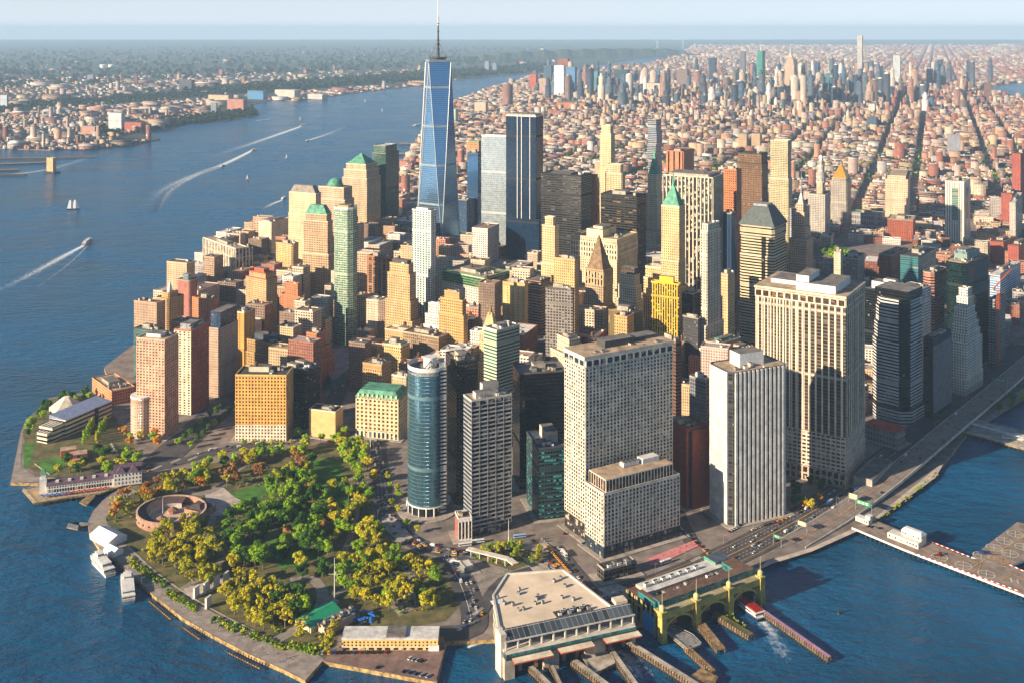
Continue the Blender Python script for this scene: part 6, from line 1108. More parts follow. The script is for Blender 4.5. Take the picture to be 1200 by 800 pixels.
# ---------------------------------------------------------------- elevated highway
DECK = plain('highway_asphalt', (128, 116, 108), .9, .25, .1)
dk = smooth([tuple(P(930, 636)), tuple(P(985, 603, 1)), tuple(P(1030, 570, 4)), tuple(P(1072, 536, 8)), tuple(P(1116, 499, 10)), tuple(P(1160, 463, 10)), tuple(P(1215, 416, 10)), tuple(P(1290, 352, 10))], 6)
def highway():
    root = empty('elevated_highway', dk[0], 0, 'elevated multi-lane highway curving along the riverbank on columns', 'highway'); o = Vector(dk[0]); q = [tuple(Vector(p)-o) for p in dk]; W_ = 25
    A, B = strip_pts(q, W_); m = MB(); e = MB()
    for i in range(len(q)-1):
        m.face([B[i], B[i+1], A[i+1], A[i]]); z = [p[2] for p in q]
        for Sd in (A, B):
            e.bar((*Sd[i][:2], z[i]-.6), (*Sd[i+1][:2], z[i+1]-.6), .8, 3.2)
    m.build('roadway', DECK, root, (0, 0, .75)); e.build('parapet', pw((190, 182, 170)), root)
    m = MB(); 
    for off in (-7.6, -4.2, 4.2, 7.6):
        C1, _ = strip_pts(q, 2*off); C2, _ = strip_pts(q, 2*off+.5)
        for i in range(len(q)-1):
            for k in range(5):
                f0, f1 = k/5, k/5+.08; l = lambda a, b, f: tuple(a[j]+(b[j]-a[j])*f for j in range(3)); m.face([l(C1[i], C1[i+1], f0), l(C1[i], C1[i+1], f1), l(C2[i], C2[i+1], f1), l(C2[i], C2[i+1], f0)])
    m.build('lane_dashes', LINE, root, (0, 0, .82)); m = MB()
    m2, _ = strip_pts(q, 1.2); m3, _ = strip_pts(q, -1.2)
    for i in range(len(q)-1): m.face([m2[i], m2[i+1], m3[i+1], m3[i]])
    m.build('median_stripe', plain('median_ochre', (176, 130, 84), .9, .3, .2), root, (0, 0, .84))
    for i in range(8, len(q), 2):
        m = MB(); p = q[i]; n = Vector((A[i][0]-B[i][0], A[i][1]-B[i][1], 0)).normalized()
        for s in (-9, 9): m.cyl(p[0]+n.x*s, p[1]+n.y*s, .7, -o.z-2, p[2]-1.2, 8)
        m.bar((p[0]-n.x*11, p[1]-n.y*11, p[2]-1.4), (p[0]+n.x*11, p[1]+n.y*11, p[2]-1.4), 1.2); m.build('pier_frame', plain('highway_steel', (120, 126, 130), .7, .2), root)
highway()
# painted lines on the streets
def dashes(pts, off, w=.45, gap=5, ln=.4, mat=LINE, z=.62):
    q = smooth([tuple(P(x, y)) for x, y in pts], 8); A, _ = strip_pts(q, 2*off+w); B, _ = strip_pts(q, 2*off-w); m = MB()
    for i in range(len(q)-1):
        L_ = (Vector(q[i+1])-Vector(q[i])).length; n = max(1, int(L_/gap)); l = lambda a, b, f: (a[0]+(b[0]-a[0])*f, a[1]+(b[1]-a[1])*f, z)
        for k in range(n): m.face([l(A[i], A[i+1], k/n), l(B[i], B[i+1], k/n), l(B[i], B[i+1], (k+ln)/n), l(A[i], A[i+1], (k+ln)/n)])
    tag(m.build('lane_marking', mat), kind='structure')
SS = [(690, 712), (760, 690), (830, 662), (900, 628), (970, 588), (1050, 530)]
for off in (-9, -5, 5, 9): dashes(SS, off)
dashes(SS, 0, .8, 5, 1, YLINE); dashes(SS, -14, .5, 5, 1, YLINE); dashes(SS, 13, .5, 5, 1, YLINE)
WSt = [(215, 516), (262, 474), (318, 420), (366, 372)]
for off in (-12, -8, 8, 12): dashes(WSt, off)
ST_ = [(440, 512), (446, 560), (452, 600), (480, 632), (530, 648), (600, 650)]
for off in (-4, 0, 4): dashes(ST_, off)
dashes([(524, 650), (536, 668), (548, 695), (556, 722)], 3); dashes([(524, 650), (536, 668), (548, 695), (556, 722)], -3, .6, 4, 1)
def zebra(px, py, an, n=8, L_=4, z=.66):
    c = P(px, py); m = MB()
    for i in range(n): x = (i-n/2)*1.7; m.face([(x, -L_/2, 0), (x+.85, -L_/2, 0), (x+.85, L_/2, 0), (x, L_/2, 0)])
    tag(m.build('zebra_crossing', LINE, None, (c.x, c.y, z), R(an)), kind='structure')
for x, y, a in ((184, 548, 60), (206, 540, 60), (226, 537, 60), (250, 526, 60), (440, 517, 0), (396, 519, 80), (446, 590, 10), (462, 612, 30), (510, 643, 80), (528, 655, 0), (592, 655, 80), (640, 660, 80), (690, 706, 40), (704, 700, 40), (560, 716, 60), (816, 655, 40), (470, 632, 60)): zebra(x, y, a)
sheet('terminal_walk', [(880, 672), (900, 657), (950, 642), (1003, 618), (1026, 606), (1100, 546), (1106, 543), (1096, 560), (1040, 600), (1008, 621), (952, 646), (904, 661)], .6, PLAZA)
def gantry(label, px, py, w, h, z0, mat, an=47, back=False):
    c = P(px, py); root = empty('road_sign', (c.x, c.y, 0), R(an-90), label, 'road sign'); m = MB()
    for s in (-w/2-1, w/2+1): m.cyl(s, 0, .3, 0, z0+h, 6)
    m.bar((-w/2-1, 0, z0+h*.5), (w/2+1, 0, z0+h*.5), .5); m.build('gantry', M_STEEL, root); m = MB(); m.box(-w/2, w/2, -.5, -.3, z0, z0+h, bot=True); m.build('sign_panel', mat, root)
    if not back: m = MB(); [m.box(-w*.4+k*w*.27, -w*.4+k*w*.27+w*.2, -.56, -.5, z0+h*f, z0+h*f+h*.14) for k in range(3) for f in (.25, .6)]; m.build('sign_lettering', M_WHITE, root)
gantry('long green overhead road sign above the highway ramp near the heliport', 1012, 602, 15, 4.2, 9, GRNP); gantry('blank beige back of an overhead road sign near the ribbed tower', 940, 624, 8, 4, 7, pw((214, 190, 150)), 47, True)
gantry('small green road sign over the surface street by the water', 911, 640, 6, 3, 8, GRNP); gantry('green and yellow overhead sign far along the elevated highway', 1172, 462, 16, 4, 17, GRNP); gantry('blank cream sign back beside the long green road sign', 1000, 592, 8, 5, 7, pw((214, 190, 150)), 47, True)
T('station_house', 'low grey stone street-front building with red hipped roof', 1051, 507, 1013, 1061, 525, 43, fac((150, 140, 134), 'dk', 4, 6, .4, .5), plain('red_roof', (176, 66, 46), .8, .2), pent=0, units=0, pc=plain('red_roof', (176, 66, 46), .8, .2)).pyramid('hipped_roof', plain('red_roof', (176, 66, 46), .8, .2), 3, .3, 1, None, .9)
T('yard_wall_building', 'low sloped plaza building with long grey wall, right of the massive tower', 1022, 563, 1000, 1046, 575, 52, pw((160, 150, 140)), 'grey', pent=0, units=0)
T('subway_canopy_block', 'low flat black-roofed entrance block under the cream annex', 708, 668, 700, 746, 682, 26, fac((70, 66, 64), 'bk', 4, 4, .8, .7), 'dark', pent=0, units=8)
T('shrine', 'small red brick Georgian corner house with white bay front', 537, 608, 527, 553, 634, 14, fac((176, 90, 62), 'lt', 3.6, 5, .5, .55, None, .2), 'brown', pent=[(.1, .4, .3, .7, 3, pw((206, 180, 150)))], units=0, d=16, pc=M_WHITE, win=[dict(mat=M_WHITE, on='R', bay=3.4, fl=20, ww=.7, wh=.8, dep=.8, spand=True, pane=PANEB)])
t = T('plaza_kiosk', 'small white subway kiosk with barrel roof by the bus stop', 545, 664, 539, 553, 672, 25, M_GLASSW, 'white', pent=0, units=0, par=.4)
T('site_hut', 'pale stone plinth pavilion on the corner by the ferry road', 876, 612, 838, 884, 622, 40, pw((200, 186, 168)), 'tan', pent=0, units=3) if False else None
def crane():
    c = P(1170, 428); root = empty('tower_crane', (c.x, c.y, 0), .4, 'orange tower crane with red jib beside the unfinished tower', 'crane'); h = H-(338-EY)*c.y/F; m = MB(); om = plain('crane_orange', (206, 96, 40), .6, .15)
    for x in (-1.4, 1.4):
        for y in (-1.4, 1.4): m.bar((x, y, 0), (x, y, h), .5)
    k = 0
    while k < h-4: m.bar((-1.4, -1.4, k), (1.4, -1.4, k+4), .35); m.bar((-1.4, -1.4, k+4), (-1.4, 1.4, k), .35); k += 4
    m.build('mast', om, root); m = MB(); m.bar((-10, 0, h), (26, 0, h+26), 1.2, 1.6, w2=.6); m.bar((0, 0, h), (-4, 0, h+12), .5); m.bar((-4, 0, h+12), (26, 0, h+26), .2); m.build('jib', om, root); m = MB(); m.box(-11, -7, -1.5, 1.5, h-2, h+1); m.build('counterweight', CONC, root)
crane()
# right-hand ferry landing
deck('ferry_landing', 'long ferry landing pier with white roofs below the elevated highway', [(1132, 496), (1146, 492), (1230, 512), (1230, 534), (1180, 520), (1150, 511), (1128, 506)], 2, CONC, 1.6, True, 'pier', True)
a, b = P(1140, 496, 7), P(1216, 516, 7); o, an, L_ = frame(a, b, 2); rt = empty('landing_shed', o, an, 'long white-roofed shelter along the ferry landing', 'shelter'); m = MB(); m.box(0, L_, -2.5, 2.5, 4.5, 5.2, 0, 0, True, True); m.build('roof', ROOF['white'], rt); m = MB(); [m.cyl(3+i*(L_-6)/10, s, .25, 0, 4.5, 6) for i in range(11) for s in (-1.8, 1.8)]; m.build('posts', M_STEEL, rt)
sheet('river_walk', [(1140, 494), (1172, 472), (1200, 454), (1240, 430), (1240, 448), (1204, 466), (1160, 494), (1150, 497)], .7, PROM)

for p_, q_, lb in (((176, 700), (202, 722), 'dark timber fender piles on the sea wall beside the bow of the moored ferry'), ((216, 731), (236, 745), 'dark timber fender piles at the middle of the sea wall'), ((268, 760), (306, 779), 'longest row of dark fender piles, near the end of the sea wall')):
    a, b = P(*p_), P(*q_); o, an, L_ = frame(a, b); root = empty('fender_piles', (o[0], o[1]-2.5, 0), an, lb, 'piles'); m = MB(); m.box(0, L_, -.9, -.4, -1, -.4, 0, 0, True, True); m.build('beam', WOODD, root)
    for i in range(int(L_/3)): m = MB(); m.cyl(i*3+1, -.6, .55, -5, 1.6, 7); m.build('pile', WOODK, root)

# pavements with kerbs round the blocks nearest the water
PVL = plain('pavement_slabs', (168, 156, 144), .9, .25, .12)
for f in list(FOOT):
    if f[1] < 1330 and f[5] != 's' and 'pier' not in f[5]:
        q = corners(f, 5.5); m = MB(); m.prism(q, .3, .74); tag(m.build('pavement', PVL), kind='structure')
m = MB(); m.cyl(P(500, 600).x, P(500, 600).y+6, 30, .3, .75, 32); tag(m.build('pavement', PVL), kind='structure')
for pts in ([(446, 606), (462, 606), (484, 630), (470, 636), (452, 622)], [(610, 652), (640, 662), (664, 690), (650, 694), (628, 672)], [(700, 690), (722, 684), (748, 694), (724, 706)], [(574, 640), (640, 636), (654, 646), (600, 644)]): sheet('pavement', pts, .8, PVL, thick=.4)
# ---------------------------------------------------------------- boats and wakes
def hull(m, L_, W_, zb, zt, bow=.3, mi=0, mt=None):
    p = [(-L_/2, -W_*.42), (L_*(.5-bow), -W_/2), (L_*(.5-bow*.4), -W_*.33), (L_/2, 0), (L_*(.5-bow*.4), W_*.33), (L_*(.5-bow), W_/2), (-L_/2, W_*.42)]
    q = [(x*.94, y*.85) for x, y in p]; m.prism(q, zb, zt, mi, mt, True, top_poly=p)
def boat(name, label, p, q, W_, mats, decks, cat='boat', hh=3, seats=None, wl=-3):
    """p stern, q bow in the photograph"""
    a, b = P(*p, -3), P(*q, -3); c = (a+b)/2; d = b-a; L_ = d.length; root = empty(name, (c.x, c.y, -3), math.atan2(d.y, d.x), label, cat, None); m = MB(); hull(m, L_, W_, -1.5, hh, mi=0, mt=1); m.build('hull', [mats[0], mats[1]], root)
    m = MB(); hull(m, L_*1.004, W_*1.01, hh*.55, hh*.8, mi=0); m.build('stripe', mats[2], root); z = hh
    for i, (x0, x1, wf, h) in enumerate(decks):
        m = MB(); m.box(x0*L_, x1*L_, -W_*wf/2, W_*wf/2, z, z+h*.3, 0); m.box(x0*L_+.2, x1*L_-.2, -W_*wf/2+.15, W_*wf/2-.15, z+h*.3, z+h*.75, 1); m.box(x0*L_-.4, x1*L_+.4, -W_*wf/2-.2, W_*wf/2+.2, z+h*.75, z+h, 0, 0, True, True); m.build('cabin_deck', [M_WHITE, PANE], root); z += h
    if seats:
        m = MB(); rr = random.Random(1); [m.box(x, x+.8, -W_*.38, W_*.38, z, z+1.2) for x in [decks[-1][0]*L_+1+i*1.6 for i in range(int((decks[-1][1]-decks[-1][0])*L_/1.6)-1)]]; m.build('seat_rows', seats, root)
    m = MB(); m.cyl(decks[-1][1]*L_-2, 0, .2, z, z+5, 6, r2=.08); m.build('mast', M_WHITE, root); return root
NV = plain('navy_hull', (30, 44, 80), .5, .1)
boat('ferry', 'white sightseeing ferry moored by the white marquee', (130, 676), (108, 651), 11, (M_WHITE, M_UNIT, NV), [(-.42, .3, .86, 3), (-.3, .22, .7, 2.8), (.02, .18, .5, 2.4)], 'ferry')
boat('ferry', 'white sightseeing ferry pointing at the promenade, bow to the quay', (151, 708), (148, 672), 12, (M_WHITE, M_UNIT, NV), [(-.44, .26, .86, 3), (-.38, .2, .8, 2.8), (.0, .16, .5, 2.4)], 'ferry')
boat('ferry', 'white ferry with red seats on deck leaving the right arched slip', (893, 727), (862, 704), 11, (NV, M_WHITE, M_WHITE), [(-.44, .38, .9, 3.2)], 'ferry', seats=RED)
boat('ferry', 'white ferry berthed at the landing pier on the right edge', (1226, 522), (1166, 515), 12, (M_WHITE, M_UNIT, NV), [(-.42, .36, .88, 3), (-.4, .28, .8, 3)], 'ferry')
boat('ferry', 'red and white tour ferry trailing the widest wake in the river', (97, 289), (108, 281), 10, (M_WHITE, RED, RED), [(-.4, .3, .86, 3), (-.3, .2, .7, 2.4)], 'ferry')
for i, (p, q, lb) in enumerate((((293, 178), (300, 175), 'white fast ferry leading the middle long wake upriver'), ((258, 196), (263, 194), 'white speedboat leading the long wake in midstream'), ((350, 149), (358, 146), 'white boat at the head of the farthest long wake'), ((362, 165), (358, 166), 'white boat heading left near the far bank'), ((330, 234), (335, 232), 'small white boat with short wake near the domed tower'), ((484, 148), (494, 146), 'red tug beside the spired skyscraper'))):
    boat('motor_boat', lb, p, q, 8 if i < 5 else 12, (M_WHITE, M_WHITE, RED if i == 5 else NV), [(-.3, .2, .8, 3)], 'boat', hh=2)
def sail(label, px, py, L_, h, rz, masts=1):
    c = P(px, py, -3); root = empty('sailing_boat', (c.x, c.y, -3), rz, label, 'sailboat'); m = MB(); hull(m, L_, L_*.24, -1, 2.2); m.build('hull', WOODK if masts > 1 else M_WHITE, root)
    for i in range(masts):
        x = (i-(masts-1)/2)*L_*.34; m = MB(); m.cyl(x, 0, .3, 2, h, 6, r2=.12); m.build('mast', M_WHITE, root)
        for s in ((-1, 1) if masts == 1 else (-1, .8)):
            m = MB(); z0, z1 = 3.2, h*(.96 if s < 0 else .85); b_ = 1.6; A = [(x+s*.2, 0, z0), (x+s*L_*.3, b_, z0+.5), (x+s*L_*.12 if masts > 1 else x, b_*.4, z1), (x, 0, z1)]
            m.face(A); m.face([(p[0], p[1]-.12, p[2]) for p in A][::-1]); m.build('sail', TENT, root)
sail('two-masted white schooner sailing in the left of the river', 86, 246, 34, 27, .3, 2)
for lb, x, y in (('small sailing boat in midstream, nearest to the green domed tower', 290, 211), ('small sailing boat left of the spired skyscraper, upper one', 336, 186), ('distant sailing boat below the far ferry terminal', 352, 141), ('distant sailing boat near the far bank, midway to the tower', 448, 131), ('tiny sailing boat close left of the spired skyscraper', 428, 120), ('lone marker buoy boat off the arched ferry house', 983, 719)):
    if 'buoy' in lb:
        c = P(x, y, -3); b = empty('marker_buoy', (c.x, c.y, -3), 0, 'lone dark marker buoy floating off the ochre ferry house', 'buoy'); m = MB(); m.cyl(0, 0, 1.5, -.5, 1.2, 10); m.build('float', M_UNITD, b); m = MB(); m.cyl(0, 0, .9, 1.2, 5.5, 6, r2=.2); m.build('tower', M_BLACK, b)
    else: sail(lb, x, y, 12 if y > 170 else 16, 17 if y > 170 else 22, .5)
def wake_mat(name='wake_foam', dens=.75):
    m = bpy.data.materials.new(name); m.use_nodes = True; N, L = nt(m); b = N['Principled BSDF']; b.inputs['Base Color'].default_value = (.75, .8, .84, 1); b.inputs['Roughness'].default_value = .9
    g = N.new('ShaderNodeNewGeometry'); t = N.new('ShaderNodeTexNoise'); t.inputs['Scale'].default_value = .22; t.inputs['Detail'].default_value = 6; t.inputs['Roughness'].default_value = .7; L.new(g.outputs['Position'], t.inputs['Vector'])
    a = N.new('ShaderNodeVertexColor'); a.layer_name = 'Col'; s = N.new('ShaderNodeMath'); s.operation = 'ADD'; L.new(t.outputs[0], s.inputs[0]); sp = N.new('ShaderNodeSeparateColor'); L.new(a.outputs[0], sp.inputs[0]); L.new(sp.outputs[0], s.inputs[1])
    r = N.new('ShaderNodeMapRange'); r.inputs[1].default_value = 1.08-dens*.5; r.inputs[2].default_value = 1.5-dens*.4; L.new(s.outputs[0], r.inputs[0]); L.new(r.outputs[0], b.inputs['Alpha']); return m
FOAM = wake_mat()
def wake(pts, ws, st=.8):
    q = smooth([tuple(P(x, y, -3)) for x, y in pts], 8); n = len(q); W_ = [1.5*(ws[0]+(ws[1]-ws[0])*i/(n-1)) for i in range(n)]; A, B = strip_pts(q, W_); C = [((a[0]+b[0])/2, (a[1]+b[1])/2) for a, b in zip(A, B)]; m = MB(); m.col = []
    for i in range(n-1):
        for E_, k in ((A, 0), (B, 1)):
            v = [(*C[i], -2.9), (*E_[i][:2], -2.9), (*E_[i+1][:2], -2.9), (*C[i+1], -2.9)]; m.face(v if k else v[::-1]); f = st*(1-i/n)**.8; g = st*(1-(i+1)/n)**.8; cc = [f, f*.3, g*.3, g]; cc = cc if k else cc[::-1]; m.col += [(x, x, x, 1) for x in cc]
    tag(m.build('wake', FOAM), kind='stuff')
wake([(100, 287), (70, 303), (30, 325), (-30, 355)], (8, 34)); wake([(108, 283), (80, 310), (40, 340), (10, 362)], (2, 4), .55)
wake([(299, 175), (262, 193), (225, 207), (190, 224), (165, 250)], (14, 50), .85); wake([(262, 194), (230, 206), (200, 224), (185, 250)], (10, 26), .9); wake([(357, 147), (320, 160), (285, 172), (230, 190)], (18, 60), .8); wake([(360, 165), (385, 157), (410, 146)], (14, 40), .7); wake([(330, 235), (318, 240), (306, 247)], (8, 22), .8); wake([(300, 142), (318, 139), (335, 135)], (14, 26), .6)
wake([(894, 728), (900, 735), (908, 748), (920, 768), (930, 780)], (8, 16), .6); wake([(735, 770), (738, 780), (752, 792), (770, 800)], (16, 24), .6); wake([(724, 762), (734, 770), (728, 786)], (6, 14), .7); wake([(10, 205), (60, 198), (120, 180), (140, 175)], (30, 60), .5); wake([(548, 758), (565, 752), (585, 752)], (3, 5), .7)
# ventilation tower and old piers by the far bank
t = T('vent_tower', 'square tan ventilation tower standing in the river on its own pier', 62, 186, 54.5, 66, 202.5, 60, plain('vent_brick', (190, 154, 112), .9, .2), 'tan', pent=0, units=0, pc=pw((190, 154, 112)), foot=False); m = MB(); m.box(-t.w*.9, t.w*.9, -t.d*.9, t.d*.8, -5, 2); m.build('base_pier', WOODK, t.root)
for i, (p, q, w) in enumerate((((-20, 186), (108, 184), 18), ((-20, 193), (56, 190), 30), ((-20, 200), (22, 198.5), 24), ((-20, 205), (32, 204), 10))): rack('old_pier', 'dark timber pier on the far bank left of the vent tower, '+['farthest', 'second farthest', 'third farthest', 'nearest'][i], p, q, w, 1.6, WOODK, 'pier', WOODD)
for i, (p, q, w) in enumerate((((540, 170), (468, 168), 26), ((500, 180), (467, 180), 34), ((500, 187), (467, 187.5), 22), ((500, 199), (468, 199.5), 14))): rack('river_pier', 'pale river pier between the green glass tower and spired skyscraper, '+['farthest', 'second farthest', 'third farthest', 'nearest'][i], p, q, w, 2.4, WOODK, 'pier', CONC)
# ---------------------------------------------------------------- trees
def leaf_mat(name, c1, c2):
    m = bpy.data.materials.new(name); m.use_nodes = True; N, L = nt(m); b = N['Principled BSDF']; b.inputs['Roughness'].default_value = .7; b.inputs['Specular IOR Level'].default_value = .2
    g = N.new('ShaderNodeNewGeometry'); t = N.new('ShaderNodeTexNoise'); t.inputs['Scale'].default_value = .22; t.inputs['Detail'].default_value = 3; L.new(g.outputs['Position'], t.inputs['Vector']); oi = N.new('ShaderNodeObjectInfo')
    a = N.new('ShaderNodeMath'); a.operation = 'ADD'; L.new(g.outputs['Random Per Island'], a.inputs[0]); L.new(oi.outputs['Random'], a.inputs[1]); a2 = N.new('ShaderNodeMath'); a2.operation = 'ADD'; L.new(a.outputs[0], a2.inputs[0]); L.new(t.outputs[0], a2.inputs[1])
    r = N.new('ShaderNodeMapRange'); r.inputs[1].default_value = .7; r.inputs[2].default_value = 2.2; L.new(a2.outputs[0], r.inputs[0]); mx = N.new('ShaderNodeMix'); mx.data_type = 'RGBA'; mx.inputs[6].default_value = (*lin(c1), 1); mx.inputs[7].default_value = (*lin(c2), 1); L.new(r.outputs[0], mx.inputs[0]); L.new(mx.outputs[2], b.inputs['Base Color'])
    tr = N.new('ShaderNodeBsdfTranslucent'); L.new(mx.outputs[2], tr.inputs[0]); ms = N.new('ShaderNodeMixShader'); ms.inputs[0].default_value = .22; L.new(b.outputs[0], ms.inputs[1]); L.new(tr.outputs[0], ms.inputs[2]); L.new(ms.outputs[0], N['Material Output'].inputs['Surface']); return m
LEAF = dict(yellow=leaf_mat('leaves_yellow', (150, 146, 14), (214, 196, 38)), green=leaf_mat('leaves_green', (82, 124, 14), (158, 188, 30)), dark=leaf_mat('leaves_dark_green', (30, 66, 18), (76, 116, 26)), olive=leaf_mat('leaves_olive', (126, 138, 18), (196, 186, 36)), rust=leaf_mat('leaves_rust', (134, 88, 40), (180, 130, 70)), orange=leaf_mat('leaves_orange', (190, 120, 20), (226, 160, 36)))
BARK = plain('bark', (120, 104, 84), .95, .4, .8)
def leaves(rr, lobes, n, s):
    m = MB()
    for i in range(n):
        l = lobes[rr.randrange(len(lobes))]; v = Vector((rr.gauss(0, 1), rr.gauss(0, 1), rr.gauss(0, 1))).normalized(); r = rr.uniform(.55, 1.05); p = Vector(l[:3])+Vector((v.x*l[3], v.y*l[3], v.z*l[3]*.8))*r
        nn = (v+Vector((rr.gauss(0, .5), rr.gauss(0, .5), rr.gauss(0, .5)+.3))).normalized(); a = nn.orthogonal().normalized(); b = nn.cross(a); an = rr.uniform(0, 6.28); a, b = a*math.cos(an)+b*math.sin(an), b*math.cos(an)-a*math.sin(an); q = s*rr.uniform(.6, 1.3)
        m.face([p-a*q-b*q*.6, p+a*q*.9-b*q*.7, p+a*q+b*q*.6, p-a*q*.7+b*q*.8])
    return m
CROWNS = {}
def crown(kind, shape):
    if (kind, shape) in CROWNS: return CROWNS[kind, shape]
    rr = random.Random(shape*17+3); lob = []
    if shape < 5:
        for i in range(11):
            a = rr.uniform(0, 6.28); r = rr.uniform(.6, 4.2); lob.append((r*math.cos(a), r*math.sin(a), 7.2+rr.uniform(-2.2, 3.6)-(r*.35), rr.uniform(1.5, 2.6)))
        m = leaves(rr, lob, 1400, .45)
    elif shape == 5:                                     # airy autumn crown
        for i in range(15):
            a = rr.uniform(0, 6.28); r = rr.uniform(.8, 5.0); lob.append((r*math.cos(a), r*math.sin(a), 7.6+rr.uniform(-2, 3.2)-(r*.2), rr.uniform(.9, 1.7)))
        m = leaves(rr, lob, 950, .42)
    elif shape == 6:                                     # columnar
        for i in range(9): lob.append((rr.uniform(-.7, .7), rr.uniform(-.7, .7), 2.5+i*1.35, 1.9-abs(i-3)*.17))
        m = leaves(rr, lob, 480, .5)
    else:                                                # shrub
        for i in range(6): a = rr.uniform(0, 6.28); r = rr.uniform(0, 1.8); lob.append((r*math.cos(a), r*math.sin(a), rr.uniform(.8, 1.5), rr.uniform(.8, 1.2)))
        m = leaves(rr, lob, 170, .38)
    me = m.mesh('crown', LEAF[kind]); CROWNS[kind, shape] = me; return me
def trunk_mesh(shape):
    rr = random.Random(shape); m = MB(); h = 5.2 if shape != 6 else 3
    m.cyl(0, 0, .42, 0, h, 7, r2=.26, top=False)
    for i in range(4 if shape < 6 else 2): a = i*1.57+rr.uniform(-.4, .4); m.bar((0, 0, h-1.4+i*.3), (2.2*math.cos(a), 2.2*math.sin(a), h+2.4), .3, w2=.1)
    return m.mesh('trunk', BARK)
TRUNKS = [trunk_mesh(i) for i in range(7)]
CN = dict(yellow='yellow', green='bright green', dark='dark green', olive='olive', rust='rust brown', orange='orange')
TREES = []
def grove(place, poly, n, kinds, size=(.8, 1.2), mind=7.2, seed=0, shape=None, line=None):
    rr = random.Random(seed+len(place)); q = px_poly(poly); pts = []; xs = [p[0] for p in q]; ys = [p[1] for p in q]; items = []
    if line:
        for a, b, k in line:
            A, B = P(*a), P(*b)
            for i in range(k): p = A+(B-A)*(i+.5)/k; pts.append((p.x+rr.uniform(-1, 1), p.y+rr.uniform(-1, 1)))
    else:
        for t in range(4000):
            if len(pts) >= n: break
            p = (rr.uniform(min(xs), max(xs)), rr.uniform(min(ys), max(ys)))
            if inpoly(p, q) and all((p[0]-o[0])**2+(p[1]-o[1])**2 > mind**2 for o in pts): pts.append(p)
    names = [k for k in kinds]
    for x, y in pts:
        k = rr.choice(names); s = rr.uniform(*size)*(1.22 if shape is None and not line else 1); sh = shape if shape is not None else (5 if k in ('yellow', 'orange', 'rust') and rr.random() < .6 else rr.randrange(5))
        TREES.append((x, y, k, s, s*rr.uniform(.9, 1.15), sh, rr.uniform(0, 6.28), f'{CN[k]} tree {place}'))
Y_, G_, D_, O_, B_ = 'yellow', 'green', 'dark', 'olive', 'rust'
grove('between the round fort and the white pier house', [(130, 600), (152, 580), (200, 562), (238, 556), (236, 575), (196, 582), (160, 600), (140, 616)], 24, [Y_, Y_, 'orange', B_, O_], (.75, 1.05))
grove('in the grove right below the round fort', [(164, 646), (182, 630), (230, 614), (250, 612), (256, 640), (256, 664), (236, 674), (212, 684)], 30, [Y_, Y_, O_, O_], (.85, 1.2))
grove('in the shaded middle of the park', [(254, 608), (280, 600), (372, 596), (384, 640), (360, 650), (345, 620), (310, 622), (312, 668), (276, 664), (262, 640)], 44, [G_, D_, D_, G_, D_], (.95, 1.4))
grove('on the rise north of the park plaza', [(306, 592), (316, 575), (338, 552), (364, 534), (368, 572), (376, 590)], 27, [G_, G_, O_, D_, B_], (.95, 1.35))
grove('along the path below the golden brick building', [(258, 560), (282, 545), (318, 540), (310, 560), (284, 570), (268, 574)], 10, [B_, B_, O_, Y_], (.8, 1.1), 7)
grove('at the park edge facing the golden brick building', [(228, 552), (280, 538), (340, 530), (362, 522), (360, 534), (312, 540), (260, 550)], 15, [G_, G_, O_, D_], (.85, 1.15))
grove('left of the path to the plaza', [(206, 566), (214, 556), (240, 550), (256, 556), (240, 572), (224, 574)], 8, [G_, D_, O_], (.8, 1.1))
grove('in the grove beside the seaside promenade stairs', [(270, 690), (288, 672), (318, 690), (348, 716), (342, 732), (322, 744), (300, 738), (276, 722), (262, 706)], 28, [Y_, Y_, Y_, O_], (.8, 1.15))
grove('in the dark clump behind the green-roofed restaurant', [(322, 712), (334, 694), (352, 690), (364, 706), (358, 724), (340, 728)], 6, [D_, D_, G_], (1, 1.3), 9)
grove('by the park edge opposite the cream mansard block', [(392, 526), (424, 520), (438, 560), (434, 600), (414, 604), (418, 560)], 26, [O_, G_, G_, Y_], (.85, 1.2))
grove('between the right lawn and the curving street', [(384, 600), (412, 606), (446, 622), (452, 642), (424, 640), (398, 648)], 15, [Y_, O_, G_], (.9, 1.25))
grove('around the war memorial plaza', [(404, 706), (416, 676), (440, 660), (468, 650), (484, 664), (506, 660), (514, 684), (510, 718), (480, 726), (440, 716)], 34, [Y_, Y_, O_, Y_, G_], (.8, 1.15))
grove('beside the quay by the restaurant terrace', [(340, 752), (352, 742), (360, 756), (380, 758), (392, 742), (398, 752), (386, 764)], 5, [Y_, Y_], (.8, 1), 9)
grove('along the shore left of the museum', [(28, 520), (32, 498), (58, 470), (84, 463), (106, 463), (104, 472), (70, 476), (46, 498), (40, 524)], 18, [D_, D_, G_], (.75, 1))
grove('beside the sunken lawn', [(62, 556), (66, 545), (90, 541), (98, 552), (90, 560)], 6, [O_, Y_, D_], (.8, 1.1), 7)
grove('behind the white pier house', [(106, 548), (112, 530), (140, 528), (164, 540), (164, 548), (128, 560)], 11, [G_, O_, D_], (.85, 1.15))
grove('in the twin poplar rows by the museum', [(0, 0)], 0, [G_, O_], (1, 1.25), shape=6, line=[((97, 523), (110, 500), 7), ((112, 523), (124, 500), 7)])
grove('at the foot of the pink brick tower', [(140, 515), (150, 505), (190, 514), (186, 524), (150, 524)], 7, ['orange', Y_, 'orange', G_], (.7, .95), 7)
grove('in the median of the shaded avenue', [(0, 0)], 0, [D_, D_, G_], (.65, .9), line=[((206, 524), (262, 478), 9), ((220, 528), (286, 470), 10), ((300, 440), (330, 408), 5)])
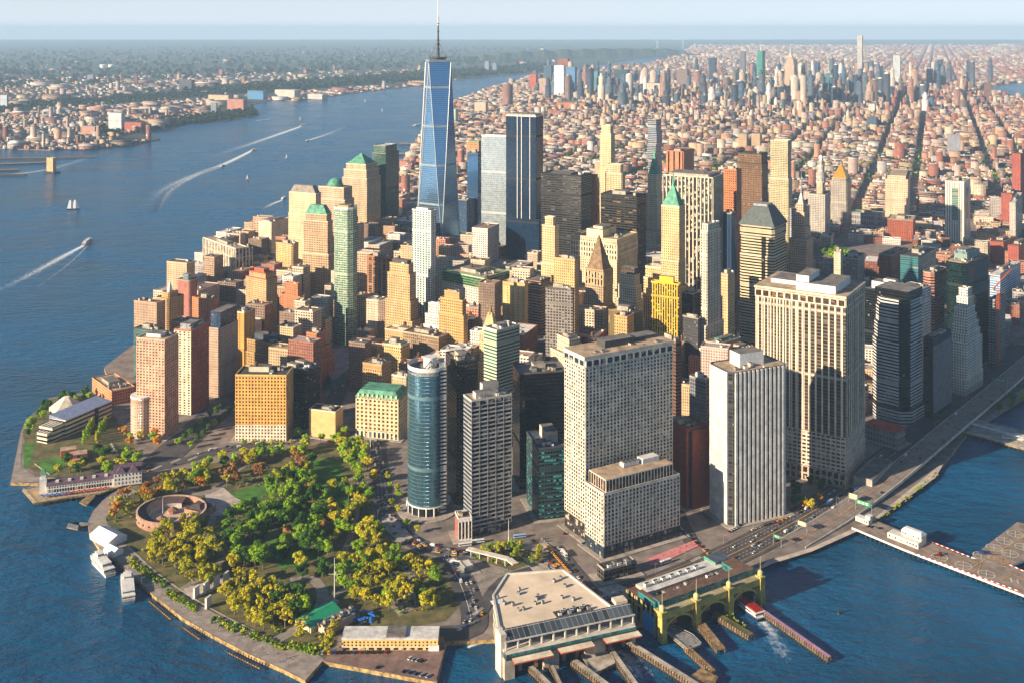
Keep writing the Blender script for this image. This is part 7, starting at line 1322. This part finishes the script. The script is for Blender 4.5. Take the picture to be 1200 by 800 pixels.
grove('in front of the golden brick building', [(0, 0)], 0, [O_, G_, Y_], (.5, .7), line=[((280, 521), (346, 521), 6)])
grove('beside the sandy vent building', [(344, 520), (352, 508), (362, 512), (362, 522), (396, 520), (404, 512)], 4, [G_, G_], (.8, 1.1), 9)
grove('in the triangular garden by the bus stops', [(552, 656), (566, 646), (606, 640), (606, 648), (580, 654)], 8, [G_, O_], (.5, .7), 7)
grove('in rows on the plaza beside the ferry terminal', [(0, 0)], 0, [O_, G_], (.55, .75), line=[((600, 658), (612, 640), 5), ((624, 665), (634, 645), 5)])
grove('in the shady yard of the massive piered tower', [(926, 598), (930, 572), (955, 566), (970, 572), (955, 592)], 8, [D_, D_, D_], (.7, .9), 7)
grove('at the sunny corner near the white ribbed tower', [(933, 600), (944, 590), (962, 586), (958, 596), (942, 604)], 3, ['orange', Y_], (.65, .85), 6)
grove('on the river walk beyond the landing pier', [(1164, 487), (1180, 474), (1200, 460), (1200, 470), (1176, 488)], 6, [D_, G_], (.7, .9), 8)
grove('on the lawn right of the tall white flagpole', [(398, 690), (396, 650), (448, 636), (462, 650), (430, 668), (412, 690)], 9, [Y_, O_, G_], (.85, 1.15), 9)
grove('between the shaded park middle and the flagpole path', [(336, 620), (376, 612), (388, 650), (376, 680), (340, 676), (326, 660)], 16, [G_, D_, O_, B_], (.85, 1.2), 8)
grove('along the inner park paths near the right lawn', [(372, 580), (404, 570), (416, 604), (384, 608)], 7, [G_, D_, O_], (.85, 1.1), 8)
grove('on the pavement below the curved mirror tower', [(452, 560), (470, 566), (474, 606), (500, 622), (492, 628), (462, 608)], 8, [G_, O_], (.5, .7), 7)
grove('beside the grove stairs and the round fort path', [(222, 684), (262, 664), (276, 668), (268, 682), (232, 696)], 6, [Y_, O_], (.8, 1), 8)
def plant():
    TREES.sort(key=lambda t: t[0]**2+t[1]**2); items = []; far_ = MB()
    for x, y, k, s, sz, sh, rz, lb in TREES[:300]:
        root = empty('tree', (x, y, .3), rz, None, 'tree', 'trees of the park and streets'); root.scale = (s, s, sz)
        link('trunk', TRUNKS[min(sh, 6)], root); link('crown', crown(k, sh), root); items.append((root, lb, pix((x, y, 0))[0]))
    number(items, 'from left'); keys = list(LEAF)
    for x, y, k, s, sz, sh, rz, lb in TREES[300:]:       # the rest, farthest off, as one mass
        M4 = Matrix.Translation((x, y, .3)) @ Matrix.Rotation(rz, 4, 'Z') @ Matrix.Diagonal((s, s, sz, 1))
        for me, mi in ((crown(k, sh), keys.index(k)), (TRUNKS[min(sh, 6)], len(keys))):
            o = len(far_.v); far_.v += [tuple(M4 @ v.co) for v in me.vertices]
            for q in me.polygons: far_.f.append(tuple(i+o for i in q.vertices)); far_.mi.append(mi); far_.uv += [(0, 0)]*len(q.vertices)
    tag(far_.build('street_trees', [LEAF[k] for k in keys]+[BARK]), kind='stuff')
plant()
# shrubs in the beds along the promenade, and greenery too small to count
def bushes():
    rr = random.Random(9)
    def scat(name, polys, n, kinds, s=(.8, 1.6), z=.3):
        for kd in kinds:
            m = MB()
            for pl in polys:
                q = px_poly(pl); xs = [p[0] for p in q]; ys = [p[1] for p in q]; c = 0
                while c < n:
                    p = (rr.uniform(min(xs), max(xs)), rr.uniform(min(ys), max(ys)))
                    if not inpoly(p, q): continue
                    c += 1; k = rr.uniform(*s); l = leaves(rr, [(p[0], p[1], z+k*.6, k*.9)], 12, k*.55); o = len(m.v); m.v += l.v; m.f += [tuple(i+o for i in f) for f in l.f]; m.uv += l.uv; m.mi += l.mi
            tag(m.build(name, LEAF[kd]), kind='stuff')
    scat('garden_shrubbery', [[(152, 652), (196, 684), (192, 690), (148, 660)], [(196, 690), (232, 710), (228, 716), (192, 696)], [(250, 722), (336, 756), (332, 762), (246, 730)], [(340, 752), (372, 760), (366, 766), (338, 760)]], 45, [G_, D_, O_])
    scat('lawn_shrubbery', [[(120, 604), (150, 578), (240, 552), (250, 560), (160, 602), (132, 622)], [(270, 560), (360, 526), (380, 600), (300, 600)], [(165, 646), (256, 612), (262, 660), (220, 684)], [(266, 690), (290, 672), (350, 716), (330, 748)], [(260, 606), (384, 600), (380, 640), (270, 668)], [(420, 690), (452, 656), (512, 680), (500, 722), (440, 715)]], 60, [D_, O_])
    scat('terrace_planting', [[(346, 760), (376, 752), (392, 752), (388, 764), (366, 768)], [(842, 721), (856, 716), (874, 734), (864, 740)], [(552, 655), (612, 641), (634, 655), (600, 664)], [(1030, 607), (1098, 552), (1100, 556), (1034, 611)]], 30, [G_, O_], (.6, 1.1), .6)
    scat('distant_street_trees', [[(1163, 206), (1170, 188), (1186, 182), (1200, 196), (1196, 210)], [(1070, 282), (1076, 262), (1098, 266), (1100, 282)], [(975, 290), (1000, 300), (990, 310), (960, 296)], [(1070, 292), (1110, 290), (1110, 300), (1075, 302)]], 130, [D_, G_], (3, 5.5), 4)
    scat('avenue_trees', [[(300, 455), (330, 424), (336, 426), (306, 460)], [(386, 376), (410, 330), (420, 332), (398, 378)], [(545, 238), (534, 200), (538, 166), (546, 170), (552, 236)], [(440, 300), (480, 270), (486, 290), (450, 318)], [(330, 330), (344, 312), (352, 324), (336, 340)]], 45, [D_, G_], (2, 4), 3)
    rr2 = random.Random(21); m = MB()                    # yard and street trees scattered through the low districts uptown
    for kd, cnt in ((D_, 2600), (G_, 900)):
        m = MB()
        for i in range(cnt):
            py = rr2.uniform(105, 215); D = F*H/(py-EY); px = rr2.uniform(560, 1210); x = D*(px-600)/F
            if not inpoly((x, D), MAN): continue
            k = rr2.uniform(3.5, 6); l = leaves(rr2, [(x, D, 9+k, k)], 7, k*.62); o = len(m.v); m.v += l.v; m.f += [tuple(i+o for i in f) for f in l.f]; m.uv += l.uv; m.mi += l.mi
        tag(m.build('uptown_street_trees', LEAF[kd]), kind='stuff')
    m = MB()                                             # the wooded ridge and bands across the river
    for i in range(5200):
        q = rr2.random(); px = rr2.uniform(-40, 640)
        if q < .55: py = 128-px*.075+rr2.gauss(0, 2.2)
        elif q < .75: px = rr2.uniform(110, 330); py = 171-px*.13+rr2.gauss(0, 3)
        else: py = rr2.uniform(56, 104-px*.05)
        D = F*H/(py-EY); x = D*(px-600)/F
        if not inpoly((x, D), NJW): continue
        k = rr2.uniform(7, 12)*(1 if D < 8000 else 2.2); l = leaves(rr2, [(x, D, k*.8, k)], 9, k*.7); o = len(m.v); m.v += l.v; m.f += [tuple(i+o for i in f) for f in l.f]; m.uv += l.uv; m.mi += l.mi
    tag(m.build('far_shore_woods', leaf_mat('leaves_far_woods', (18, 36, 22), (40, 58, 32))), kind='stuff')
bushes()
def far_hills():
    m = MB(); n = 40; top = []
    for i in range(n+1):
        t = i/n; px = 560+260*t; D = 15500+3500*t; x = D*(px-600)/F; h = (70+70*math.sin(t*3.1)**.6+18*math.sin(i*1.7))*(1 if t < .93 else .35); top.append((x, D, h))
    for i in range(n):
        a, b = top[i], top[i+1]; m.face([(a[0]+60, a[1]-350, 0), (b[0]+60, b[1]-350, 0), (b[0], b[1], b[2]), (a[0], a[1], a[2])]); m.face([a, b, (b[0]-400, b[1]+2500, b[2]*.5), (a[0]-400, a[1]+2500, a[2]*.5)])
    tag(m.build('hills', plain('cliff_woods', (70, 84, 66), 1, .4, .004)), kind='structure')
    m = MB(); rr = random.Random(8)
far_hills()
def bridge():
    a, b = P(770, 57), P(800, 56.5); root = empty('suspension_bridge', (a.x, a.y, 0), 0, 'far grey suspension bridge tower and deck at the river narrows', 'bridge'); v = b-a; m = MB()
    for t in (0, 1): m.bar((v.x*t-10, v.y*t, -3), (v.x*t-10, v.y*t, 185), 12); m.bar((v.x*t+20, v.y*t, -3), (v.x*t+20, v.y*t, 185), 12); m.bar((v.x*t-10, v.y*t, 170), (v.x*t+20, v.y*t, 170), 14)
    m.build('tower', pw((170, 176, 184)), root); m = MB(); m.bar((-300, 0, 65), (v.x+250, v.y, 65), 22, 12); m.build('deck', pw((160, 166, 174)), root)
bridge()
for i, x in enumerate((121, 131)):
    c = P(x, 80); root = empty('storage_tank', (c.x, c.y, 0), 0, ('left' if i == 0 else 'right')+' one of 2 white storage tanks on the far plain', 'tank'); m = MB(); m.cyl(0, 0, 42, 0, 38, 20); m.build('shell', M_WHITE, root); m = MB(); m.dome(0, 0, 42, 38, 8, 20, 3); m.build('roof', M_WHITE, root)
# ---------------------------------------------------------------- vehicles, lamps, people
TYRE = plain('tyre', (22, 22, 24), .9, .1); CGL = plain('car_glass', (20, 26, 32), .08, .05)
def car_mesh(paint, kind='car'):
    m = MB()
    if kind == 'car':
        p = [(-2.25, -.82), (-2.1, -.9), (2.0, -.9), (2.3, -.66), (2.3, .66), (2.0, .9), (-2.1, .9), (-2.25, .82)]; m.prism(p, .32, .86, 0, 0, True, True, [(x*.97, y*.97) for x, y in p])
        m.prism([(-1.75, -.78), (1.0, -.78), (1.0, .78), (-1.75, .78)], .86, 1.42, 1, 0, True, False, [(-1.25, -.62), (.3, -.62), (.3, .62), (-1.25, .62)])
        ws = ((-1.4, .33), (1.4, .33))
    elif kind == 'van':
        m.prism([(-2.6, -1), (2.6, -1), (2.6, 1), (-2.6, 1)], .4, 1.3, 0, 0, True, True); m.prism([(-2.6, -.98), (2.1, -.98), (2.1, .98), (-2.6, .98)], 1.3, 2.3, 0, 0, True, False, [(-2.55, -.92), (1.5, -.92), (1.5, .92), (-2.55, .92)]); m.box(1.9, 2.15, -.8, .8, 1.35, 1.9, 1); ws = ((-1.6, .4), (1.7, .4))
    else:
        m.box(-6, 6, -1.27, 1.27, .4, 1.5, 0, 0, True, True); m.box(-5.95, 5.95, -1.24, 1.24, 1.5, 2.45, 1); m.box(-6, 6, -1.27, 1.27, 2.45, 3.0, 0, 0, True, True); m.box(-3, -.5, -.7, .7, 3, 3.25, 0); ws = ((-3.8, .5), (3.8, .5))
    for x, r in ws:
        for s in (-1, 1):
            y0 = s*(.95 if kind == 'car' else 1.05 if kind == 'van' else 1.3); n = 8; q = [(x+r*math.cos(6.283*i/n), r+r*math.sin(6.283*i/n)) for i in range(n)]; m.face([(a, y0, b) for a, b in q][::-s], None, 2)
            for i in range(n): a, b = q[i], q[(i+1) % n]; m.face([(a[0], y0, a[1]), (b[0], y0, b[1]), (b[0], y0-s*.25, b[1]), (a[0], y0-s*.25, a[1])], None, 2)
    return m.mesh(kind, [paint, CGL, TYRE])
def cp(n, c): return plain('paint_'+n, c, .28, .06, .5)
PAINT = dict(yellow=YEL, white=cp('white', (214, 214, 212)), black=cp('black', (20, 20, 22)), silver=cp('silver', (150, 152, 156)), red=cp('red', (150, 24, 24)), blue=cp('blue', (30, 60, 120)))
CM = {k: car_mesh(v) for k, v in PAINT.items()}; VAN = car_mesh(PAINT['white'], 'van'); BUS = {'white': car_mesh(PAINT['white'], 'bus'), 'blue-white': car_mesh(cp('busblue', (150, 176, 206)), 'bus')}
CARS = []
def veh(x, y, z, rz, col, place, kind='car'):
    me = CM[col] if kind == 'car' else VAN if kind == 'van' else BUS[col]; n = 'taxi' if col == 'yellow' and kind == 'car' else kind
    o = link(n if n != 'car' else 'parked_car' if 'park' in place else 'car', me, None, (x, y, z), rz); tag(o, None, n, 'vehicles on the streets and quays'); CARS.append((o, f"{col} {n} {place}", pix((x, y, z))[0])); return o
CW = ['white', 'white', 'black', 'black', 'silver', 'silver', 'red', 'blue', 'yellow']
def traffic(pts, offs, n, place, z=.72, seed=1, cols=CW, px=True, t0=0, t1=1):
    rr = random.Random(seed); q = smooth([tuple(P(x, y)) for x, y in pts], 8) if px else pts; seg = [(Vector(q[i]), Vector(q[i+1])) for i in range(len(q)-1)]; ln = [(b-a).length for a, b in seg]; tot = sum(ln); used = []
    for i in range(n*4):
        if len(used) >= n: break
        s = rr.uniform(t0, t1)*tot; of = rr.choice(offs)
        if any(abs(s-u) < 7 and of == o for u, o in used): continue
        used.append((s, of)); k = 0
        while k < len(ln)-1 and s > ln[k]: s -= ln[k]; k += 1
        a, b = seg[k]; d = (b-a).normalized(); p = a+d*s; nrm = Vector((-d.y, d.x, 0)); p = p+nrm*of; veh(p.x, p.y, (p.z if not px else 0)+z, math.atan2(d.y, d.x)+(math.pi if of > 0 else 0), rr.choice(cols), place, 'van' if rr.random() < .08 and 'white' in cols else 'car')
def row(p, q, n, place, rz=None, cols=CW, z=.72, seed=2):
    rr = random.Random(seed); A, B = P(*p), P(*q); d = B-A; an = math.atan2(d.y, d.x) if rz is None else rz
    for i in range(n): t = A+d*(i+.5)/n; veh(t.x, t.y, z, an+rr.uniform(-.05, .05), rr.choice(cols), place)
row((374, 766), (456, 765), 11, 'parked along the front of the yellow-brick harbour office', R(90), seed=5); row((478, 772), (496, 776), 4, 'parked in the middle of the quay apron', R(60)); row((470, 787), (505, 794), 5, 'parked near the outer edge of the quay apron', R(55), ['black', 'silver', 'blue', 'red']); row((440, 780), (446, 786), 1, 'parked alone on the quay apron', R(40), ['black'])
row((640, 640), (667, 671), 12, 'queuing in the taxi line beside the ferry terminal', None, ['yellow']); row((652, 640), (686, 688), 7, 'on the street right of the taxi line', None)
traffic(ST_, (-7, -4, -1, 2, 5), 60, 'on the street curving past the curved mirror tower', seed=3); traffic(ST_[3:], (-5, -1, 3), 16, 'on the street in front of the brick corner house', seed=4, cols=['yellow', 'yellow', 'white', 'black', 'silver', 'red'])
traffic([(524, 650), (536, 668), (548, 695), (556, 722), (545, 740)], (-6, -2, 2, 6), 18, 'on the side street left of the ferry terminal', seed=6)
traffic(SS, (-12, -7, -3, 3, 7), 44, 'on the surface road along the water', seed=7); traffic(WSt, (-14, -10, 10, 14), 24, 'on the wide shaded avenue by the brick towers', seed=8); traffic([(150, 556), (210, 541), (262, 527), (330, 516), (410, 508)], (-6, -2, 2, 6), 26, 'on the street north of the park', seed=9)
traffic([(372, 500), (392, 470), (404, 430), (394, 410)], (-7, -3, 3, 7), 14, 'on the ramp bending under the teal wall', seed=12); traffic(dk, (-9, -6, 6, 9), 30, 'on the elevated highway', .85, 10, ['white', 'black', 'silver', 'red', 'yellow', 'black'], False, .1, .85)
row((852, 624), (886, 606), 12, 'in the front row beside the white ribbed tower', R(100), ['red', 'white', 'white', 'black', 'silver']); row((880, 622), (930, 605), 10, 'parked along the kerb below the white ribbed tower', None); row((130, 520), (138, 533), 6, 'parked near the twin poplar rows', None, ['white', 'white', 'silver'])
row((470, 742), (500, 738), 7, 'parked behind the yellow-brick harbour office', R(70)); row((536, 740), (560, 728), 5, 'parked on the corner left of the ferry terminal', R(30), ['white', 'silver', 'blue', 'black']); row((1016, 619), (1034, 622), 4, 'parked on the heliport pier beside the gate house', R(20), ['black', 'black', 'silver'], 2.3)
row((796, 618), (832, 652), 8, 'on the shaded side street below the red brick tower', None)
for x, y, an, c, lb in ((545, 640, 15, 'white', 'at the stop in front of the brick corner house'), (560, 636, 15, 'white', 'pulling away from the brick corner house'), (609, 630, 15, 'blue-white', 'right of the grey spandrel tower base'), (536, 661, -20, 'white', 'beside the white subway kiosk'), (1004, 575, 47, 'blue-white', 'parked under the massive piered tower, lower one'), (1013, 567, 47, 'blue-white', 'parked under the massive piered tower, upper one'), (972, 590, 47, 'blue-white', 'on the surface road near the shady yard'), (661, 650, 110, 'white', 'on the street right of the taxi line'), (780, 660, 33, 'white', 'beside the pink paved plaza')):
    c_ = P(x, y); veh(c_.x, c_.y, .75, R(an), c, lb, 'bus')
traffic([(640, 660), (672, 672), (700, 700), (716, 716)], (-5, -1, 3), 14, 'on the crossing between the ferry terminal and the cream annex', seed=14)
traffic([(600, 640), (660, 628), (700, 612)], (-3, 2), 8, 'on the shaded street left of the cream slab tower', seed=15)
number(CARS, 'from left')
# street lamps
def lamp_mesh():
    m = MB(); m.cyl(0, 0, .16, 0, 9, 6, r2=.1); m.bar((0, 0, 9), (2.2, 0, 9.5), .14); m.bar((1.8, 0, 9.45), (2.9, 0, 9.5), .4, .2); return m
LPM = lamp_mesh().mesh('street_lamp', M_STEEL); its = []
def lamps(pts, n, off, place, px=True, z=.3):
    q = smooth([tuple(P(x, y)) for x, y in pts], 6) if px else pts; A, _ = strip_pts(q, 2*off)
    for i in range(n):
        k = int((i+.5)*(len(q)-1)/n); o = link('street_lamp', LPM, None, (A[k][0], A[k][1], A[k][2]+z), math.atan2(q[k][1]-A[k][1], q[k][0]-A[k][0])); tag(o, None, 'street lamp', 'street lamps'); its.append((o, 'slim grey street lamp '+place, pix(o.location)[0]))
lamps(SS, 9, 17, 'along the surface road by the water'); lamps(dk, 8, 12, 'on the parapet of the elevated highway', False, .7); lamps(ST_, 8, -11, 'on the street curving past the mirror tower'); lamps(WSt, 7, 20, 'on the wide shaded avenue'); lamps([(160, 684), (220, 728), (300, 768), (345, 788)], 8, 0, 'along the sea wall of the promenade')
number(its, 'from left')
c = P(392, 706); root = empty('flagpole', (c.x, c.y, .3), 0, 'very tall white flagpole with yardarm on the park path', 'flagpole'); m = MB(); m.cyl(0, 0, .5, 0, 38, 8, r2=.18); m.build('pole', M_WHITE, root); m = MB(); m.bar((-5, 0, 24), (5, 0, 24), .25); m.build('yardarm', M_WHITE, root); m = MB(); m.cyl(0, 0, 4, 0, .8, 12); m.build('plinth', CONC, root)
c = P(434, 535); root = empty('flagpole', (c.x, c.y, .3), 0, 'white monument flagpole before the cream mansard block', 'flagpole'); m = MB(); m.cyl(0, 0, .45, 2, 30, 8, r2=.15); m.build('pole', M_WHITE, root); m = MB(); m.cyl(0, 0, 1.6, 0, 2.4, 10); m.build('plinth', CONC, root)
c = P(596, 641); root = empty('flagpole', (c.x, c.y, .3), 0, 'tall pale flagpole in the garden by the bus stops', 'flagpole'); m = MB(); m.cyl(0, 0, .5, 0, 26, 8, r2=.15); m.build('pole', M_WHITE, root); m = MB(); m.cyl(0, 0, 1.4, 0, .6, 10); m.build('plinth', CONC, root)
def slab(): 
    D = P(405, 420); root = empty('highway_garage', (P(405, 430).x, P(405, 430).y, 0), R(50), 'low teal-walled garage with wide purple-grey roof over the tunnel mouth', 'garage'); o = root.location
    q = [P(x, y, 14)-o for x, y in ((388, 408), (445, 402), (450, 430), (432, 426), (416, 426), (390, 446), (384, 436))]; c, s = math.cos(-R(50)), math.sin(-R(50)); q = [(v.x*c-v.y*s, v.x*s+v.y*c) for v in q]
    if sum(q[i][0]*q[(i+1) % len(q)][1]-q[(i+1) % len(q)][0]*q[i][1] for i in range(len(q))) < 0: q = q[::-1]
    m = MB(); m.prism(q, 0, 14, top=False); m.build('wall', plain('teal_wall', (74, 136, 146), .7, .2, .1), root); m = MB(); m.face([(*p, 13.8) for p in q]); m.build('roof', plain('garage_roof', (128, 118, 128), .9, .2, .1), root)
slab()
# ---------------------------------------------------------------- people on the promenade
def person_mesh(top, leg):
    m = MB(); sk = plain('skin', (190, 140, 110), .7); hair = plain('hair', (50, 36, 28), .9); N_ = 8
    ring = lambda cx, cy, rx, ry: [(cx+rx*math.cos(6.283*i/N_), cy+ry*math.sin(6.283*i/N_)) for i in range(N_)]
    def lim(r, mi):
        for (a, b) in zip(r, r[1:]): m.prism(ring(*a[:2], a[3], a[4]), a[2], b[2], mi, top=False, top_poly=ring(*b[:2], b[3], b[4]))
    for s, f in ((-1, .16), (1, -.16)): lim([(f*1.2, s*.11, 0, .1, .06), (f, s*.11, .1, .065, .06), (f*.5, s*.1, .48, .075, .07), (0, s*.09, .88, .1, .09)], 1)
    lim([(0, 0, .84, .12, .17), (0, 0, 1.05, .11, .15), (.02, 0, 1.32, .12, .2), (0, 0, 1.46, .06, .09)], 0); lim([(0, 0, 1.45, .055, .055), (.02, 0, 1.54, .07, .065), (.02, 0, 1.63, .1, .08)], 2); lim([(.02, 0, 1.63, .1, .08), (.01, 0, 1.72, .085, .075), (.01, 0, 1.76, .03, .03)], 3)
    for s in (-1, 1): m.bar((0, s*.22, 1.4), (.04*s, s*.27, 1.12), .09, m=0, w2=.075); m.bar((.04*s, s*.27, 1.12), (.1, s*.26, .86), .07, m=2, w2=.05)
    return m.mesh('person', [top, leg, sk, hair])
TOPS = [('red', (160, 30, 30)), ('white', (214, 214, 210)), ('blue', (40, 70, 140)), ('black', (26, 26, 28)), ('yellow', (210, 170, 50))]; PM = [(n, person_mesh(plain('shirt_'+n, c, .9), plain('trousers', (46, 50, 66), .9))) for n, c in TOPS]; its = []
def crowd(poly, n, place, z, seed):
    rr = random.Random(seed); q = px_poly(poly); xs = [p[0] for p in q]; ys = [p[1] for p in q]; k = 0
    while k < n:
        p = (rr.uniform(min(xs), max(xs)), rr.uniform(min(ys), max(ys)))
        if not inpoly(p, q): continue
        k += 1; nm, me = PM[rr.randrange(5)]; o = link('person', me, None, (*p, z), rr.uniform(0, 6.28)); o.scale = (1, 1, rr.uniform(.94, 1.06)); tag(o, None, 'person', 'people out walking'); its.append((o, f'person in {nm} top walking on {place}', pix((*p, z))[0]))
crowd([(162, 666), (200, 692), (290, 742), (350, 770), (346, 786), (290, 760), (180, 692)], 96, 'the sea-wall promenade', .13, 1); crowd([(242, 580), (262, 573), (290, 592), (250, 602)], 24, 'the pale plaza by the round fort', .22, 2); crowd([(216, 690), (266, 676), (272, 680), (226, 702)], 16, 'the memorial plaza', .34, 3); crowd([(545, 690), (595, 672), (640, 662), (590, 668)], 24, 'the paving before the ferry terminal', .38, 4); crowd([(430, 545), (436, 545), (448, 600), (442, 602)], 20, 'the pavement by the curving street', .45, 5); crowd([(760, 658), (812, 636), (816, 640), (766, 662)], 14, 'the pink paved plaza', .57, 6)
number(its, 'from left')
its = []
rr = random.Random(6)
for i in range(22):
    c = P(rr.uniform(414, 440), rr.uniform(714, 732)); u = empty('parasol', (c.x, c.y, .1), 0, None, 'parasol', 'blue parasols of the restaurant garden'); m = MB(); m.cyl(0, 0, .08, 0, 2.4, 5); m.build('pole', M_WHITE, u); m = MB(); m.cyl(0, 0, 1.9, 2.3, 3.2, 8, r2=.1); m.build('canopy', BLUEP, u); its.append((u, 'blue parasol in the garden right of the green-roofed restaurant', pix(u.location)[0]))
number(its, 'from left')
# ---------------------------------------------------------------- air
def haze():
    mb = MB(); mb.box(-44990, 44990, -250, 44990, -12, 560, bot=True)
    m = bpy.data.materials.new('haze'); m.use_nodes = True; N, L = nt(m); N.remove(N['Principled BSDF'])
    v = N.new('ShaderNodeVolumePrincipled'); v.inputs['Color'].default_value = (.5, .74, 1.0, 1); v.inputs['Density'].default_value = 3.6e-5; v.inputs['Anisotropy'].default_value = 0
    L.new(v.outputs[0], N['Material Output'].inputs['Volume'])
    o = mb.build('haze', m); tag(o, kind='stuff')
haze()
